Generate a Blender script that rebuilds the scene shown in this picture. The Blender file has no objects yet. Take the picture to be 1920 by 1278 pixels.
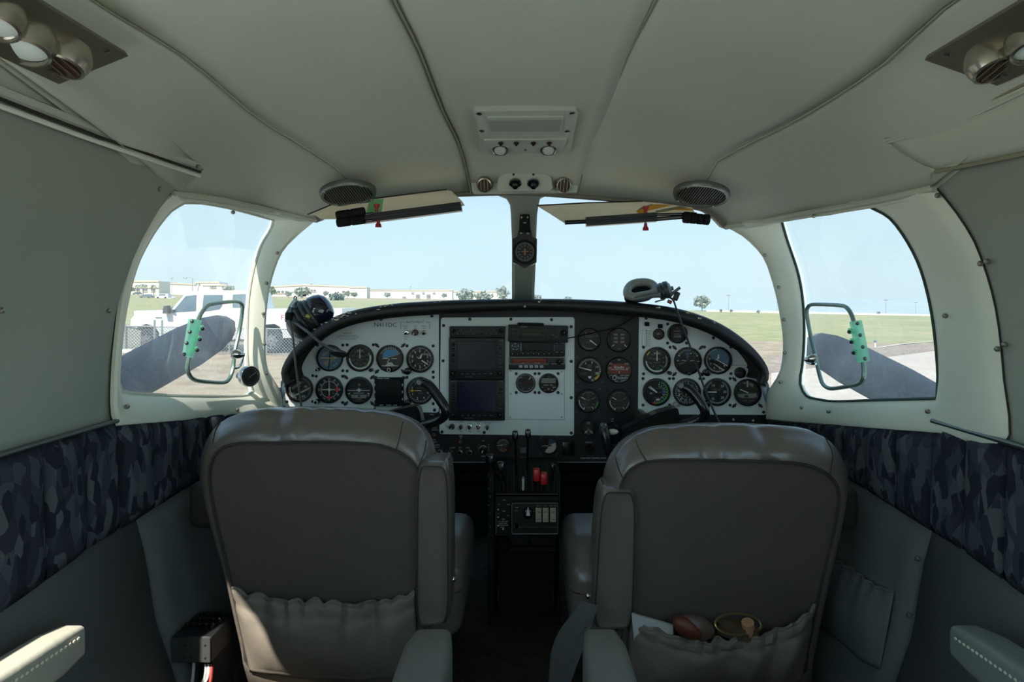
import bpy, bmesh, math, random
from mathutils import Vector, Matrix
random.seed(7)
SC = bpy.context.scene
COL = SC.collection
# ------------------------------------------------------------------ camera, sky, sun, exposure
F, CX, HY, CZ = 1200.0, 984.0, 560.0, 2.0          # focal length (px), optical axis, eye height
cam_d = bpy.data.cameras.new('camera')
cam_d.sensor_width = 36.0
cam_d.lens = 36.0 * F / 1920.0
cam_d.shift_x = (960 - CX) / 1920.0
cam_d.shift_y = -(639 - HY) / 1920.0
cam_d.clip_start = 0.05
cam_d.clip_end = 6000
cam = bpy.data.objects.new('camera', cam_d)
cam.location = (0, 0, CZ)
cam.rotation_euler = (math.radians(90), 0, 0)
COL.objects.link(cam)
SC.camera = cam
SC.view_settings.view_transform = 'Standard'
SC.view_settings.look = 'None'
SC.view_settings.exposure = 0.0
SC.view_settings.gamma = 1.0
SC.view_settings.use_curve_mapping = False
SC.cycles.max_bounces = 20
SC.cycles.diffuse_bounces = 12
SC.cycles.transparent_max_bounces = 24

def lin(r, g, b):
    return tuple(((c / 255.0 + 0.055) / 1.055) ** 2.4 if c > 10 else c / 255.0 / 12.92 for c in (r, g, b))

W = bpy.data.worlds.new('sky')
SC.world = W
W.use_nodes = True
nt = W.node_tree
nt.nodes.clear()
tc = nt.nodes.new('ShaderNodeTexCoord')
sp = nt.nodes.new('ShaderNodeSeparateXYZ')
rp = nt.nodes.new('ShaderNodeValToRGB')
bg = nt.nodes.new('ShaderNodeBackground')
wo = nt.nodes.new('ShaderNodeOutputWorld')
nz = nt.nodes.new('ShaderNodeTexNoise')
mx = nt.nodes.new('ShaderNodeMix')
mp = nt.nodes.new('ShaderNodeMapping')
mr = nt.nodes.new('ShaderNodeMapRange')
mx.data_type = 'RGBA'
nt.links.new(tc.outputs['Generated'], sp.inputs[0])
nt.links.new(sp.outputs['Z'], rp.inputs[0])
el = rp.color_ramp.elements
el[0].position = 0.0
el[0].color = lin(206, 234, 241) + (1,)
el[1].position = 1.0
el[1].color = lin(120, 180, 232) + (1,)
for p_, c_ in ((0.06, (206, 236, 245)), (0.16, (193, 230, 248)), (0.45, (160, 208, 242))):
    e_ = el.new(p_)
    e_.color = lin(*c_) + (1,)
mp.inputs['Scale'].default_value = (2.0, 2.0, 9.0)
nt.links.new(tc.outputs['Generated'], mp.inputs[0])
nt.links.new(mp.outputs[0], nz.inputs['Vector'])
nz.inputs['Scale'].default_value = 1.6
nz.inputs['Detail'].default_value = 4
mr.inputs[1].default_value = 0.5
mr.inputs[2].default_value = 0.8
mr.inputs[3].default_value = 0.0
mr.inputs[4].default_value = 0.45
nt.links.new(nz.outputs[0], mr.inputs[0])
nt.links.new(mr.outputs[0], mx.inputs['Factor'])
nt.links.new(rp.outputs[0], mx.inputs[6])
mx.inputs[7].default_value = lin(216, 238, 246) + (1,)
nt.links.new(mx.outputs[2], bg.inputs[0])
bg.inputs[1].default_value = 2.7
nt.links.new(bg.outputs[0], wo.inputs[0])

SUN = Vector((1.0, 3.2, -4.2)).normalized()          # from behind and slightly left, 51 degrees up
sd = bpy.data.lights.new('sun', 'SUN')
sd.energy = 14.5
sd.angle = math.radians(0.6)
sd.color = (1.0, 0.95, 0.86)
so = bpy.data.objects.new('sun', sd)
so.rotation_euler = SUN.to_track_quat('-Z', 'Y').to_euler()
so.location = (-4, -12, 20)
COL.objects.link(so)

# ------------------------------------------------------------------ materials
MATS = {}
def mat(name, col, rough=0.5, metal=0.0, var=0.0, vscale=8.0, bump=0.0, bscale=60.0, spec=0.5, coat=0.0, alpha=1.0, trans=0.0, emit=None):
    if name in MATS:
        return MATS[name]
    m = bpy.data.materials.new(name)
    m.use_nodes = True
    n = m.node_tree.nodes
    L = m.node_tree.links
    b = n['Principled BSDF']
    c = lin(*col)
    b.inputs['Base Color'].default_value = c + (1,)
    b.inputs['Roughness'].default_value = rough
    b.inputs['Metallic'].default_value = metal
    b.inputs['Specular IOR Level'].default_value = spec
    b.inputs['Coat Weight'].default_value = coat
    b.inputs['Coat Roughness'].default_value = .22 if coat == .7 else .03
    if emit:
        b.inputs['Emission Color'].default_value = lin(*emit[:3]) + (1,)
        b.inputs['Emission Strength'].default_value = emit[3]
    t = n.new('ShaderNodeTexCoord')
    if var > 0:
        z = n.new('ShaderNodeTexNoise')
        z.inputs['Scale'].default_value = vscale
        z.inputs['Detail'].default_value = 5
        L.new(t.outputs['Object'], z.inputs['Vector'])
        r = n.new('ShaderNodeValToRGB')
        r.color_ramp.elements[0].position = 0.3
        r.color_ramp.elements[1].position = 0.7
        r.color_ramp.elements[0].color = tuple(max(0, x * (1 - var)) for x in c) + (1,)
        r.color_ramp.elements[1].color = tuple(min(1, x * (1 + var)) for x in c) + (1,)
        L.new(z.outputs[0], r.inputs[0])
        L.new(r.outputs[0], b.inputs['Base Color'])
    if bump > 0:
        z2 = n.new('ShaderNodeTexNoise')
        z2.inputs['Scale'].default_value = bscale
        z2.inputs['Detail'].default_value = 4
        L.new(t.outputs['Object'], z2.inputs['Vector'])
        bp = n.new('ShaderNodeBump')
        bp.inputs['Strength'].default_value = bump
        bp.inputs['Distance'].default_value = 0.01
        L.new(z2.outputs[0], bp.inputs['Height'])
        L.new(bp.outputs[0], b.inputs['Normal'])
    MATS[name] = m
    return m

def glass_mat(name, tint=(1, 1, 1), gloss=0.04, haze=0.055):
    m = bpy.data.materials.new(name)
    m.use_nodes = True
    n = m.node_tree.nodes
    L = m.node_tree.links
    n.clear()
    o = n.new('ShaderNodeOutputMaterial')
    tr = n.new('ShaderNodeBsdfTransparent')
    tr.inputs[0].default_value = tint + (1,)
    gl = n.new('ShaderNodeBsdfGlossy')
    gl.inputs['Roughness'].default_value = 0.03
    df = n.new('ShaderNodeBsdfTranslucent')
    df.inputs[0].default_value = (0.9, 0.92, 0.9, 1)
    fr = n.new('ShaderNodeFresnel')
    fr.inputs[0].default_value = 1.3
    mu = n.new('ShaderNodeMath')
    mu.operation = 'MULTIPLY'
    mu.inputs[1].default_value = gloss * 2
    L.new(fr.outputs[0], mu.inputs[0])
    a = n.new('ShaderNodeMixShader')
    L.new(mu.outputs[0], a.inputs[0])
    L.new(tr.outputs[0], a.inputs[1])
    L.new(gl.outputs[0], a.inputs[2])
    tx = n.new('ShaderNodeTexCoord')
    nz_ = n.new('ShaderNodeTexNoise')
    nz_.inputs['Scale'].default_value = 5
    L.new(tx.outputs['Object'], nz_.inputs['Vector'])
    mm = n.new('ShaderNodeMath')
    mm.operation = 'MULTIPLY'
    mm.inputs[1].default_value = haze * 2
    L.new(nz_.outputs[0], mm.inputs[0])
    b2 = n.new('ShaderNodeMixShader')
    L.new(mm.outputs[0], b2.inputs[0])
    L.new(a.outputs[0], b2.inputs[1])
    L.new(df.outputs[0], b2.inputs[2])
    L.new(b2.outputs[0], o.inputs[0])
    MATS[name] = m
    return m

LINER = mat('headliner_fabric', (192, 196, 180), 0.9, var=0.06, vscale=3, bump=0.25, bscale=14, spec=0.15)
WALLM = mat('dimmed_wall_vinyl', (150, 156, 144), 0.7, var=0.05, vscale=4, bump=0.12, bscale=30, spec=0.25)  # darkened below the headliner to stand in for weaker light on the walls
FRAME = mat('frame_plastic', (222, 226, 210), 0.45, var=0.05, vscale=5, bump=0.05, bscale=40, spec=0.4)
SEAM = mat('sewn_piping', (142, 140, 116), 0.8)  # olive-grey piping sewn along the seams
DARKSEAM = mat('dark_gasket', (46, 42, 34), 0.8)
LOWW = mat('lower_wall_vinyl', (88, 92, 92), 0.75, var=0.08, vscale=5, bump=0.1, bscale=60, spec=0.3)
CARPET = mat('carpet', (58, 52, 44), 0.95, var=0.25, vscale=40, bump=0.8, bscale=300, spec=0.1)
BLACK = mat('black_paint', (18, 20, 24), 0.5, var=0.15, vscale=20, bump=0.05, bscale=120)
BLACKM = mat('black_matte', (12, 13, 15), 0.75, spec=0.3)
BLACKG = mat('black_gloss', (14, 16, 20), 0.22)
HOODM = mat('black_vinyl_hood', (22, 23, 25), 0.45, var=0.2, vscale=9, bump=0.15, bscale=90)
CHROME = mat('chrome', (215, 215, 210), 0.15, 1.0)
STEEL = mat('brushed_steel', (150, 142, 128), 0.32, 1.0, var=0.15, vscale=14)
SATIN = mat('satin_metal', (120, 124, 120), 0.4, 0.9)
WHITEP = mat('white_panel_paint', (222, 228, 226), 0.42, var=0.03, vscale=6)
INK = mat('black_ink', (30, 32, 34), 0.7)
WHITEINK = mat('white_ink', (225, 228, 225), 0.6)
GREYINK = mat('grey_ink', (150, 154, 152), 0.6)
GLASS = glass_mat('dimming_window_glass', tint=(.40, .39, .39))  # tint added to dim the brightened sky through the front panes
CLEAR = glass_mat('unseen_cabin_window_glass', gloss=.02, haze=.01)
LENS = glass_mat('lens_glass', gloss=0.05, haze=0.015)

# ------------------------------------------------------------------ geometry helpers
def P(px, py, d):
    """the point of the cabin that stands d metres ahead of the eye on the sight line of a photo pixel"""
    return Vector(((px - CX) / F * d, d, CZ - (py - HY) / F * d))

class MB:
    def __init__(s):
        s.v, s.f = [], []
    def add(s, vs, fs, T=None):
        o = len(s.v)
        s.v += [(T @ Vector(v)) if T is not None else Vector(v) for v in vs]
        s.f += [tuple(i + o for i in f) for f in fs]
        return s
    def grid(s, rows, closed=False, T=None):
        n = len(rows[0])
        fs = []
        for i in range(len(rows) - 1):
            for j in range(n if closed else n - 1):
                k = (j + 1) % n
                fs.append((i * n + j, i * n + k, (i + 1) * n + k, (i + 1) * n + j))
        return s.add([p for r in rows for p in r], fs, T)
    def box(s, x0, x1, y0, y1, z0, z1, T=None):
        v = [(x, y, z) for x in (x0, x1) for y in (y0, y1) for z in (z0, z1)]
        return s.add(v, [(0, 1, 3, 2), (4, 6, 7, 5), (0, 4, 5, 1), (2, 3, 7, 6), (0, 2, 6, 4), (1, 5, 7, 3)], T)
    def rbox(s, x0, x1, y0, y1, z0, z1, r=0.004, T=None, seg=2):
        """box with rounded edges"""
        bm = bmesh.new()
        bmesh.ops.create_cube(bm, size=1)
        for v in bm.verts:
            v.co = ((x0 + x1) / 2 + v.co.x * (x1 - x0), (y0 + y1) / 2 + v.co.y * (y1 - y0), (z0 + z1) / 2 + v.co.z * (z1 - z0))
        bmesh.ops.bevel(bm, geom=bm.edges[:], offset=r, segments=seg, affect='EDGES', profile=0.5)
        bm.verts.index_update()
        s.add([v.co.copy() for v in bm.verts], [[v.index for v in f.verts] for f in bm.faces], T)
        bm.free()
        return s
    def hull8(s, b, t, T=None):
        """six-sided solid from two quads"""
        return s.add(list(b) + list(t), [(3, 2, 1, 0), (4, 5, 6, 7), (0, 1, 5, 4), (1, 2, 6, 5), (2, 3, 7, 6), (3, 0, 4, 7)], T)
    def prism(s, out, w0, w1, T=None):
        """outline in (u, v) extruded along w; local axes x=u, z=v, y=-w"""
        n = len(out)
        v = [(u, -w0, q) for u, q in out] + [(u, -w1, q) for u, q in out]
        f = [tuple(range(n)), tuple(range(2 * n - 1, n - 1, -1))]
        f += [(i, i + n, (i + 1) % n + n, (i + 1) % n) for i in range(n)]
        return s.add(v, f, T)
    def lathe(s, prof, n=24, T=None, caps=True):
        """profile of (radius, w) turned about the w axis (towards the viewer, -y)"""
        v, f = [], []
        for r, w in prof:
            v += [(r * math.cos(2 * math.pi * k / n), -w, r * math.sin(2 * math.pi * k / n)) for k in range(n)]
        for i in range(len(prof) - 1):
            for k in range(n):
                q = (k + 1) % n
                f.append((i * n + k, i * n + q, (i + 1) * n + q, (i + 1) * n + k))
        if caps:
            f.append(tuple(range(n - 1, -1, -1)))
            f.append(tuple(range((len(prof) - 1) * n, len(prof) * n)))
        return s.add(v, f, T)
    def tube(s, pts, r, n=8, closed=False, T=None, flat=1.0):
        pts = [Vector(p) for p in pts]
        m = len(pts)
        rs = r if isinstance(r, (list, tuple)) else [r] * m
        rows = []
        up = Vector((0.13, 0.21, 0.97))
        nrm = None
        for i, p in enumerate(pts):
            a = pts[(i - 1) % m] if (closed or i > 0) else p
            b = pts[(i + 1) % m] if (closed or i < m - 1) else p
            t = (b - a)
            t = t.normalized() if t.length > 1e-9 else Vector((0, 0, 1))
            if nrm is None:
                nrm = t.cross(up)
                if nrm.length < 1e-3:
                    nrm = t.cross(Vector((1, 0, 0)))
            nrm = (nrm - t * nrm.dot(t)).normalized()
            bi = t.cross(nrm)
            rows.append([p + (nrm * math.cos(2 * math.pi * k / n) + bi * math.sin(2 * math.pi * k / n) * flat) * rs[i] for k in range(n)])
        if closed:
            rows.append(rows[0])
        o = len(s.v)
        s.grid(rows, True, T)
        if not closed:
            s.f.append(tuple(range(o + n - 1, o - 1, -1)))
            e = o + (len(rows) - 1) * n
            s.f.append(tuple(range(e, e + n)))
        return s
    def ball(s, c, r, n=12, m=8, T=None):
        rx, ry, rz = r if isinstance(r, (tuple, list)) else (r, r, r)
        rows = []
        for i in range(m + 1):
            a = math.pi * i / m
            rows.append([(c[0] + rx * math.sin(a) * math.cos(2 * math.pi * k / n), c[1] + ry * math.sin(a) * math.sin(2 * math.pi * k / n), c[2] + rz * math.cos(a)) for k in range(n)])
        return s.grid(rows, True, T)
    def arc(s, r0, r1, a0, a1, w, n=24, T=None):
        """flat ring sector facing the viewer; angles clockwise from 12 o'clock in degrees"""
        rows = [[], []]
        for k in range(n + 1):
            a = math.radians(a0 + (a1 - a0) * k / n)
            rows[0].append((r0 * math.sin(a), -w, r0 * math.cos(a)))
            rows[1].append((r1 * math.sin(a), -w, r1 * math.cos(a)))
        return s.grid(rows, False, T)
    def bar(s, a, l0, l1, wd, w, T=None, tip=1.0, base=1.0):
        """flat pointer from radius l0 to l1 at clock angle a"""
        q = math.radians(a)
        d, e = Vector((math.sin(q), 0, math.cos(q))), Vector((math.cos(q), 0, -math.sin(q)))
        o = Vector((0, -w, 0))
        return s.add([o + d * l0 - e * wd / 2 * base, o + d * l0 + e * wd / 2 * base, o + d * l1 + e * wd / 2 * tip, o + d * l1 - e * wd / 2 * tip], [(0, 1, 2, 3)], T)
    def text(s, body, u, v, size, w, T=None, rot=0.0, bold=0.0):
        vs, fs = glyphs(body, bold)
        R = Matrix.Translation((u, -w, v)) @ Matrix.Rotation(math.radians(-rot), 4, 'Y')
        R = (T @ R) if T is not None else R
        return s.add([(x * size, 0, y * size) for x, y in vs], fs, R)

_gl = {}
def glyphs(body, bold=0.0):
    k = (body, bold)
    if k not in _gl:
        cu = bpy.data.curves.new('t', 'FONT')
        cu.body = body
        cu.align_x = 'CENTER'
        cu.align_y = 'CENTER'
        cu.resolution_u = 2
        cu.offset = bold
        ob = bpy.data.objects.new('t', cu)
        me = bpy.data.meshes.new_from_object(ob)
        _gl[k] = ([(v.co.x, v.co.y) for v in me.vertices], [tuple(p.vertices) for p in me.polygons])
        bpy.data.objects.remove(ob)
        bpy.data.curves.remove(cu)
        bpy.data.meshes.remove(me)
    return _gl[k]

def mesh_of(name, mb, material, origin=Vector((0, 0, 0)), smooth=40):
    me = bpy.data.meshes.new(name)
    me.from_pydata([v - origin for v in mb.v], [], mb.f)
    me.validate()
    if material:
        me.materials.append(material)
    bm = bmesh.new()
    bm.from_mesh(me)
    bmesh.ops.remove_doubles(bm, verts=bm.verts[:], dist=1e-6)
    bmesh.ops.recalc_face_normals(bm, faces=bm.faces[:])
    bm.to_mesh(me)
    bm.free()
    if smooth:
        me.polygons.foreach_set('use_smooth', [True] * len(me.polygons))
        me.set_sharp_from_angle(angle=math.radians(smooth))
    return me

def wloc(o):
    p = Vector((0, 0, 0))
    while o is not None:
        p += o.location
        o = o.parent
    return p

def obj(name, mb, material, parent=None, local=False, smooth=40, label=None, origin=None):
    """link MB as one mesh object; world coordinates unless local"""
    if parent is not None and not local:
        org = wloc(parent)
    elif origin is not None:
        org = Vector(origin)
    else:
        org = Vector((0, 0, 0))
    me = mesh_of(name, mb, material, org, smooth)
    o = bpy.data.objects.new(name, me)
    COL.objects.link(o)
    if parent is not None:
        o.parent = parent
    else:
        o.location = org
    if label:
        o['label'] = label
    return o

def thing(name, label, cat, loc=(0, 0, 0), group=None, rot=None):
    o = bpy.data.objects.new(name, None)
    o.empty_display_size = 0.02
    COL.objects.link(o)
    o.location = loc
    if rot:
        o.rotation_euler = rot
    o['label'] = label
    o['category'] = cat
    if group:
        o['group'] = group
    return o

def tag(o, label, cat, group=None):
    o['label'] = label
    o['category'] = cat
    if group:
        o['group'] = group
    return o

def struct(name, mb, material, parent=None, **k):
    o = obj(name, mb, material, parent, **k)
    if parent is None:
        o['kind'] = 'structure'
    return o

def sroot(name, loc=(0, 0, 0), label=None):
    o = bpy.data.objects.new(name, None)
    COL.objects.link(o)
    o.location = loc
    o['kind'] = 'structure'
    if label:
        o['label'] = label
    return o

def copy_thing(o, loc):
    c = o.copy()
    COL.objects.link(c)
    c.location = loc
    for ch in o.children:
        k = ch.copy()
        COL.objects.link(k)
        k.parent = c
        for g in ch.children:
            q = g.copy()
            COL.objects.link(q)
            q.parent = k
    return c

def catmull(pts, n, closed=False):
    """n points evenly along a smooth curve through pts"""
    pts = [Vector(p) for p in pts]
    m = len(pts)
    if m == 2:
        return [pts[0].lerp(pts[1], i / (n - 1)) for i in range(n)]
    dense = []
    segs = m if closed else m - 1
    for i in range(segs):
        p0 = pts[(i - 1) % m] if (closed or i > 0) else pts[0] * 2 - pts[1]
        p1, p2 = pts[i], pts[(i + 1) % m]
        p3 = pts[(i + 2) % m] if (closed or i + 2 < m) else p2 * 2 - p1
        for k in range(12):
            t = k / 12
            # centripetal-ish damping keeps corners from overshooting
            a = (p2 - p0) * 0.5
            b = (p3 - p1) * 0.5
            L_ = (p2 - p1).length
            if a.length > L_: a = a * (L_ / a.length)
            if b.length > L_: b = b * (L_ / b.length)
            t2, t3 = t * t, t * t * t
            dense.append(p1 * (2 * t3 - 3 * t2 + 1) + a * (t3 - 2 * t2 + t) + p2 * (3 * t2 - 2 * t3) + b * (t3 - t2))
    dense.append(pts[0] if closed else pts[-1])
    acc = [0.0]
    for i in range(1, len(dense)):
        acc.append(acc[-1] + (dense[i] - dense[i - 1]).length)
    out = []
    j = 0
    cnt = n if not closed else n
    for i in range(cnt):
        s = acc[-1] * i / (cnt if closed else cnt - 1)
        while j < len(acc) - 2 and acc[j + 1] < s:
            j += 1
        L_ = acc[j + 1] - acc[j]
        out.append(dense[j].lerp(dense[j + 1], 0 if L_ < 1e-12 else min(1, (s - acc[j]) / L_)))
    return out

def solidify(o, t, off=-1):
    m = o.modifiers.new('thickness', 'SOLIDIFY')
    m.thickness = t
    m.offset = off
    return o

def face_to(o, target):
    """orient the sheet so that its normals look at target"""
    me = o.data
    s = sum(p.normal.dot(Vector(target) - (o.matrix_basis @ p.center)) * p.area for p in me.polygons)
    if s < 0:
        me.flip_normals()
    return o
# ================================================================== THE CABIN SHELL
PROF = [(-1.0, .56), (-.82, .64), (-.6, .72), (-.44, .737), (-.22, .745), (-.1, .752), (0, .748), (.1, .73), (.2, .70), (.27, .665), (.32, .62)]
def half_width(z, y):
    z -= CZ
    w = PROF[-1][1]
    for (a, wa), (b, wb) in zip(PROF, PROF[1:]):
        if a <= z <= b:
            t = (z - a) / (b - a)
            w = wa + (wb - wa) * t
            break
    if z < PROF[0][0]:
        w = PROF[0][1]
    t = min(max((y - 1.1) / 0.65, 0), 1.4)
    return w * (1 - 0.065 * t)
def on_hull(px, py, off=0.0):
    """the point of the cabin side that a photo pixel shows"""
    d = 0.4
    while d < 2.6:
        p = P(px, py, d)
        if abs(p.x) >= half_width(p.z, p.y) - off:
            return p
        d += 0.003
    return p
def hull_at(side, y, zrel, off=0.0):
    z = CZ + zrel
    return Vector((side * (half_width(z, y) - off), y, z))
CENTRE = Vector((0, 0.9, CZ))

FR = {}
FR[-1] = dict(
    side=[(213, 800), (205, 770), (206, 700), (211, 640), (221, 560), (240, 490), (270, 422), (300, 380), (320, 363)],
    top=[(320, 363), (400, 373), (500, 393), (592, 413, 1.68)],
    pillar=[(592, 413, 1.68), (560, 440, 1.69), (530, 472, 1.69), (511, 520, 1.69), (501, 570, 1.69), (497, 640, 1.69), (501, 690, 1.69), (516, 716, 1.70), (527, 735, 1.72), (530, 768, 1.74)],
    bottom=[(530, 768, 1.74), (430, 780), (330, 790), (213, 800)],
    iside=[(228, 733), (222, 722), (225, 660), (235, 580), (255, 500), (285, 440), (318, 397), (345, 380)],
    itop=[(345, 380), (380, 381), (440, 392), (513, 412)],
    ipillar=[(513, 412), (508, 430), (490, 460), (475, 510), (467, 560), (464, 620), (464, 670), (470, 715), (474, 733)],
    ibottom=[(474, 733), (460, 742), (330, 741), (240, 736), (228, 733)])
FR[1] = dict(
    side=[(1768, 814), (1885, 838), (1882, 700), (1866, 570), (1832, 462), (1795, 400), (1757, 353)],
    top=[(1757, 353), (1640, 378), (1500, 402), (1362, 426, 1.68)],
    pillar=[(1362, 426, 1.68), (1395, 445, 1.69), (1430, 482, 1.69), (1448, 530, 1.69), (1460, 580, 1.69), (1468, 640, 1.69), (1464, 690, 1.69), (1452, 715, 1.70), (1439, 735, 1.72), (1436, 786, 1.74)],
    bottom=[(1436, 786, 1.74), (1530, 795), (1640, 804), (1768, 814)],
    iside=[(1757, 747), (1759, 700), (1752, 620), (1742, 560), (1725, 500), (1700, 450), (1668, 408), (1632, 388)],
    itop=[(1632, 388), (1600, 391), (1560, 400), (1465, 412)],
    ipillar=[(1465, 412), (1476, 450), (1496, 510), (1505, 560), (1508, 620), (1505, 680), (1500, 715), (1508, 738), (1520, 746)],
    ibottom=[(1520, 746), (1560, 752), (1640, 750), (1757, 747)])
# ---- headliner: panels between sewn seams
def line(pts, n=60):
    return catmull([p if isinstance(p, Vector) else P(*p) for p in pts], n)
BACK = -2.4
centre_l = line([Vector((0, BACK, CZ + .445)), Vector((0, .5, CZ + .445)), (984, 0, .94), (984, 100, 1.1), (984, 215, 1.33), (984, 290, 1.5), (984, 361, 1.62)])
def seam_c(s):
    m = lambda x: x if s < 0 else 1968 - x
    return line([Vector((s * .2, BACK, CZ + .44)), Vector((s * .195, .5, CZ + .44)), (m(740), 0, .93), (m(785), 90, 1.09), (m(830), 205, 1.33), (m(862), 272, 1.48), (m(880), 340, 1.595), (m(884), 363, 1.62)])
seam_o = {-1: line([Vector((-.57, BACK, CZ + .385)), Vector((-.565, .45, CZ + .385)), (190, 10, .84), (350, 110, 1.0), (480, 220, 1.22), (560, 270, 1.34), (640, 322, 1.47), (655, 335, 1.5), (648, 386, 1.635)]),
          1: line([Vector((.57, BACK, CZ + .385)), Vector((.565, .45, CZ + .385)), (1778, 10, .84), (1650, 125, 1.0), (1500, 222, 1.22), (1420, 262, 1.34), (1345, 303, 1.45), (1325, 338, 1.5), (1312, 390, 1.635)])}
hd = [(592, 413, 1.68), (618, 398, 1.665), (648, 386, 1.65), (700, 377, 1.64), (760, 370, 1.635), (860, 364, 1.625), (984, 362, 1.62), (1108, 370, 1.625), (1200, 378, 1.635), (1260, 384, 1.64), (1312, 390, 1.65), (1340, 404, 1.665), (1362, 426, 1.68)]
hc = catmull([P(*q) for q in hd], 50)
def snap(row):
    """bend the last part of a headliner row onto the windshield header"""
    n = len(row)
    e = row[-1]
    k = min(range(len(hc) - 1), key=lambda i: abs((hc[i].x + hc[i + 1].x) / 2 - e.x))
    a, b = hc[k], hc[k + 1]
    t = min(1, max(0, (e.x - a.x) / (b.x - a.x)))
    d = a.lerp(b, t) - e
    if d.length > .08: return row
    out = []
    for i, p in enumerate(row):
        w = max(0, (i / (n - 1) - .72) / .28)
        out.append(p + d * (w * w * (3 - 2 * w)))
    return out
ceiling = sroot('ceiling', (0, .5, CZ + .4))
def panel_between(a, b, sag=0.0, n=12, shrink=0.0):
    rows = []
    for i in range(n + 1):
        t = shrink + (1 - 2 * shrink) * i / n
        rows.append(snap([p.lerp(q, t) + Vector((0, 0, sag * 4 * t * (1 - t))) for p, q in zip(a, b)]))
    return MB().grid(rows)
CORNER = {-1: [P(372, 312, 1.28), on_hull(320, 363)], 1: [on_hull(1757, 322), on_hull(1757, 353)]}
RAILZ = {-1: .265, 1: .275}
def side_edge(s):
    r = [hull_at(s, y, RAILZ[s]) for y in (BACK, -.8, .2, .8, 1.0)] if s < 0 else [hull_at(s, y, RAILZ[s]) for y in (BACK, -.8, .2, .74)] + [on_hull(1930, 284), on_hull(1850, 302)]
    f = FR[s]['top']
    return [p for p in catmull(r + CORNER[s][:1], 30)] + catmull(CORNER[s], 6)[1:] + catmull([on_hull(*q) for q in f[:-1]] + [P(f[-1][0], f[-1][1], 1.68)], 26)[1:]
eL, eR = side_edge(-1), side_edge(1)
sL, sR = seam_c(-1), seam_c(1)
for a, b, sag in ((sL, sR, .006), (sL, seam_o[-1], .016), (seam_o[1], sR, .016), (seam_o[-1], eL, .022), (eR, seam_o[1], .022)):
    o = struct('headliner_panel', panel_between(a, b, sag), LINER, ceiling)
    face_to(o, CENTRE - ceiling.location)
    solidify(o, .012)
for a, r in ((sL, .0024), (sR, .0024), (seam_o[-1], .0012), (seam_o[1], .0012)):
    struct('seam_piping', MB().tube([p + Vector((0, 0, -.0016)) for p in a], r, 6), SEAM, ceiling)
# roof skin that closes the cabin above the headliner
rows = []
for k in range(13):
    t = -1 + 2 * k / 12
    rows.append([Vector((t * .70, y, CZ + .55 - .18 * abs(t) ** 3 - max(0, y - 1.0) * .12)) for y in (BACK - .05, 0, 1.0, 1.3, 1.55)])
o = struct('roof_skin', MB().grid(rows), WALLM, ceiling)

# ---- side window frames: outer seam, opening, windshield pillar
def hp(q, off=0.0):
    return P(*q) if len(q) == 3 else on_hull(q[0], q[1], off)
RING = {}
windows = {-1: sroot('window_1', hull_at(-1, 1.5, -.1)), 1: sroot('window_4', hull_at(1, 1.5, -.1))}
side_curve = {}
for s in (-1, 1):
    f = FR[s]
    outer, inner = [], []
    for k, ik, n in (('side', 'iside', 22), ('top', 'itop', 14), ('pillar', 'ipillar', 24), ('bottom', 'ibottom', 18)):
        a = catmull([hp(q) for q in f[k]], n)
        b = catmull([hp(q, -.012) for q in f[ik]], n)
        if k == 'side':
            side_curve[s] = a
        outer += a[:-1]
        inner += b[:-1]
    RING[s] = (outer, inner)
    n = len(outer)
    rows = []
    cc = sum(outer, Vector()) / n
    rows.append([p + (p - cc).normalized() * .016 + Vector((s * .016, .006, 0)) for p in outer])
    for t, lift in ((0, 0), (.06, .009), (.2, .014), (.45, .013), (.7, .010), (.88, .006), (.97, .001), (1, -.004), (1.0, -.02)):
        row = []
        for i in range(n):
            p = outer[i].lerp(inner[i], t)
            d = Vector((0, .95, 0)) - Vector((p.x, p.y, 0))
            d.normalize()
            row.append(p + d * lift)
        rows.append(row)
    o = struct('window_frame', MB().grid(rows, True), FRAME, windows[s])
    face_to(o, CENTRE - windows[s].location)
    m = o.modifiers.new('thickness', 'SOLIDIFY'); m.thickness = .012; m.offset = -1
    # dark gasket along the seam of the frame
    struct('frame_gasket', MB().tube(side_curve[s], .0022, 6), DARKSEAM, windows[s])
    eb = catmull([hp(q, -.012) for q in f['itop']], 16)
    o = struct('added_shade_lip', MB().grid([eb, [p + Vector((s * .025, 0, .006)) for p in eb], [p + Vector((s * .055, 0, .016)) for p in eb]]), FRAME, windows[s]); solidify(o, .006, 0)  # added eyebrow that keeps the sun off the pillar
    # the pane, just outside the opening
    c = sum(inner, Vector()) / n
    out = [p + (p - Vector((0, p.y, p.z))).normalized() * .012 for p in inner]
    cen = sum(out, Vector()) / n + Vector((s * .012, 0, 0))
    big = [cen + (p - cen) * 1.03 for p in out]
    prow = [[cen.lerp(p, t) + Vector((s * .012 * (1 - t * t), 0, 0)) for p in big] for t in (.001, .3, .6, .85, 1)]
    struct('pane', MB().grid(prow, True), GLASS, windows[s], label='slightly scratched pane with an added dimming tint')
    struct('pane_seal', MB().tube([p + Vector((0, 0, 0)) for p in inner], .0035, 6, True), mat('pane_sealant', (206, 208, 192), .7) if s < 0 else mat('green_seal', (40, 62, 52), .6), windows[s])

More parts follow.
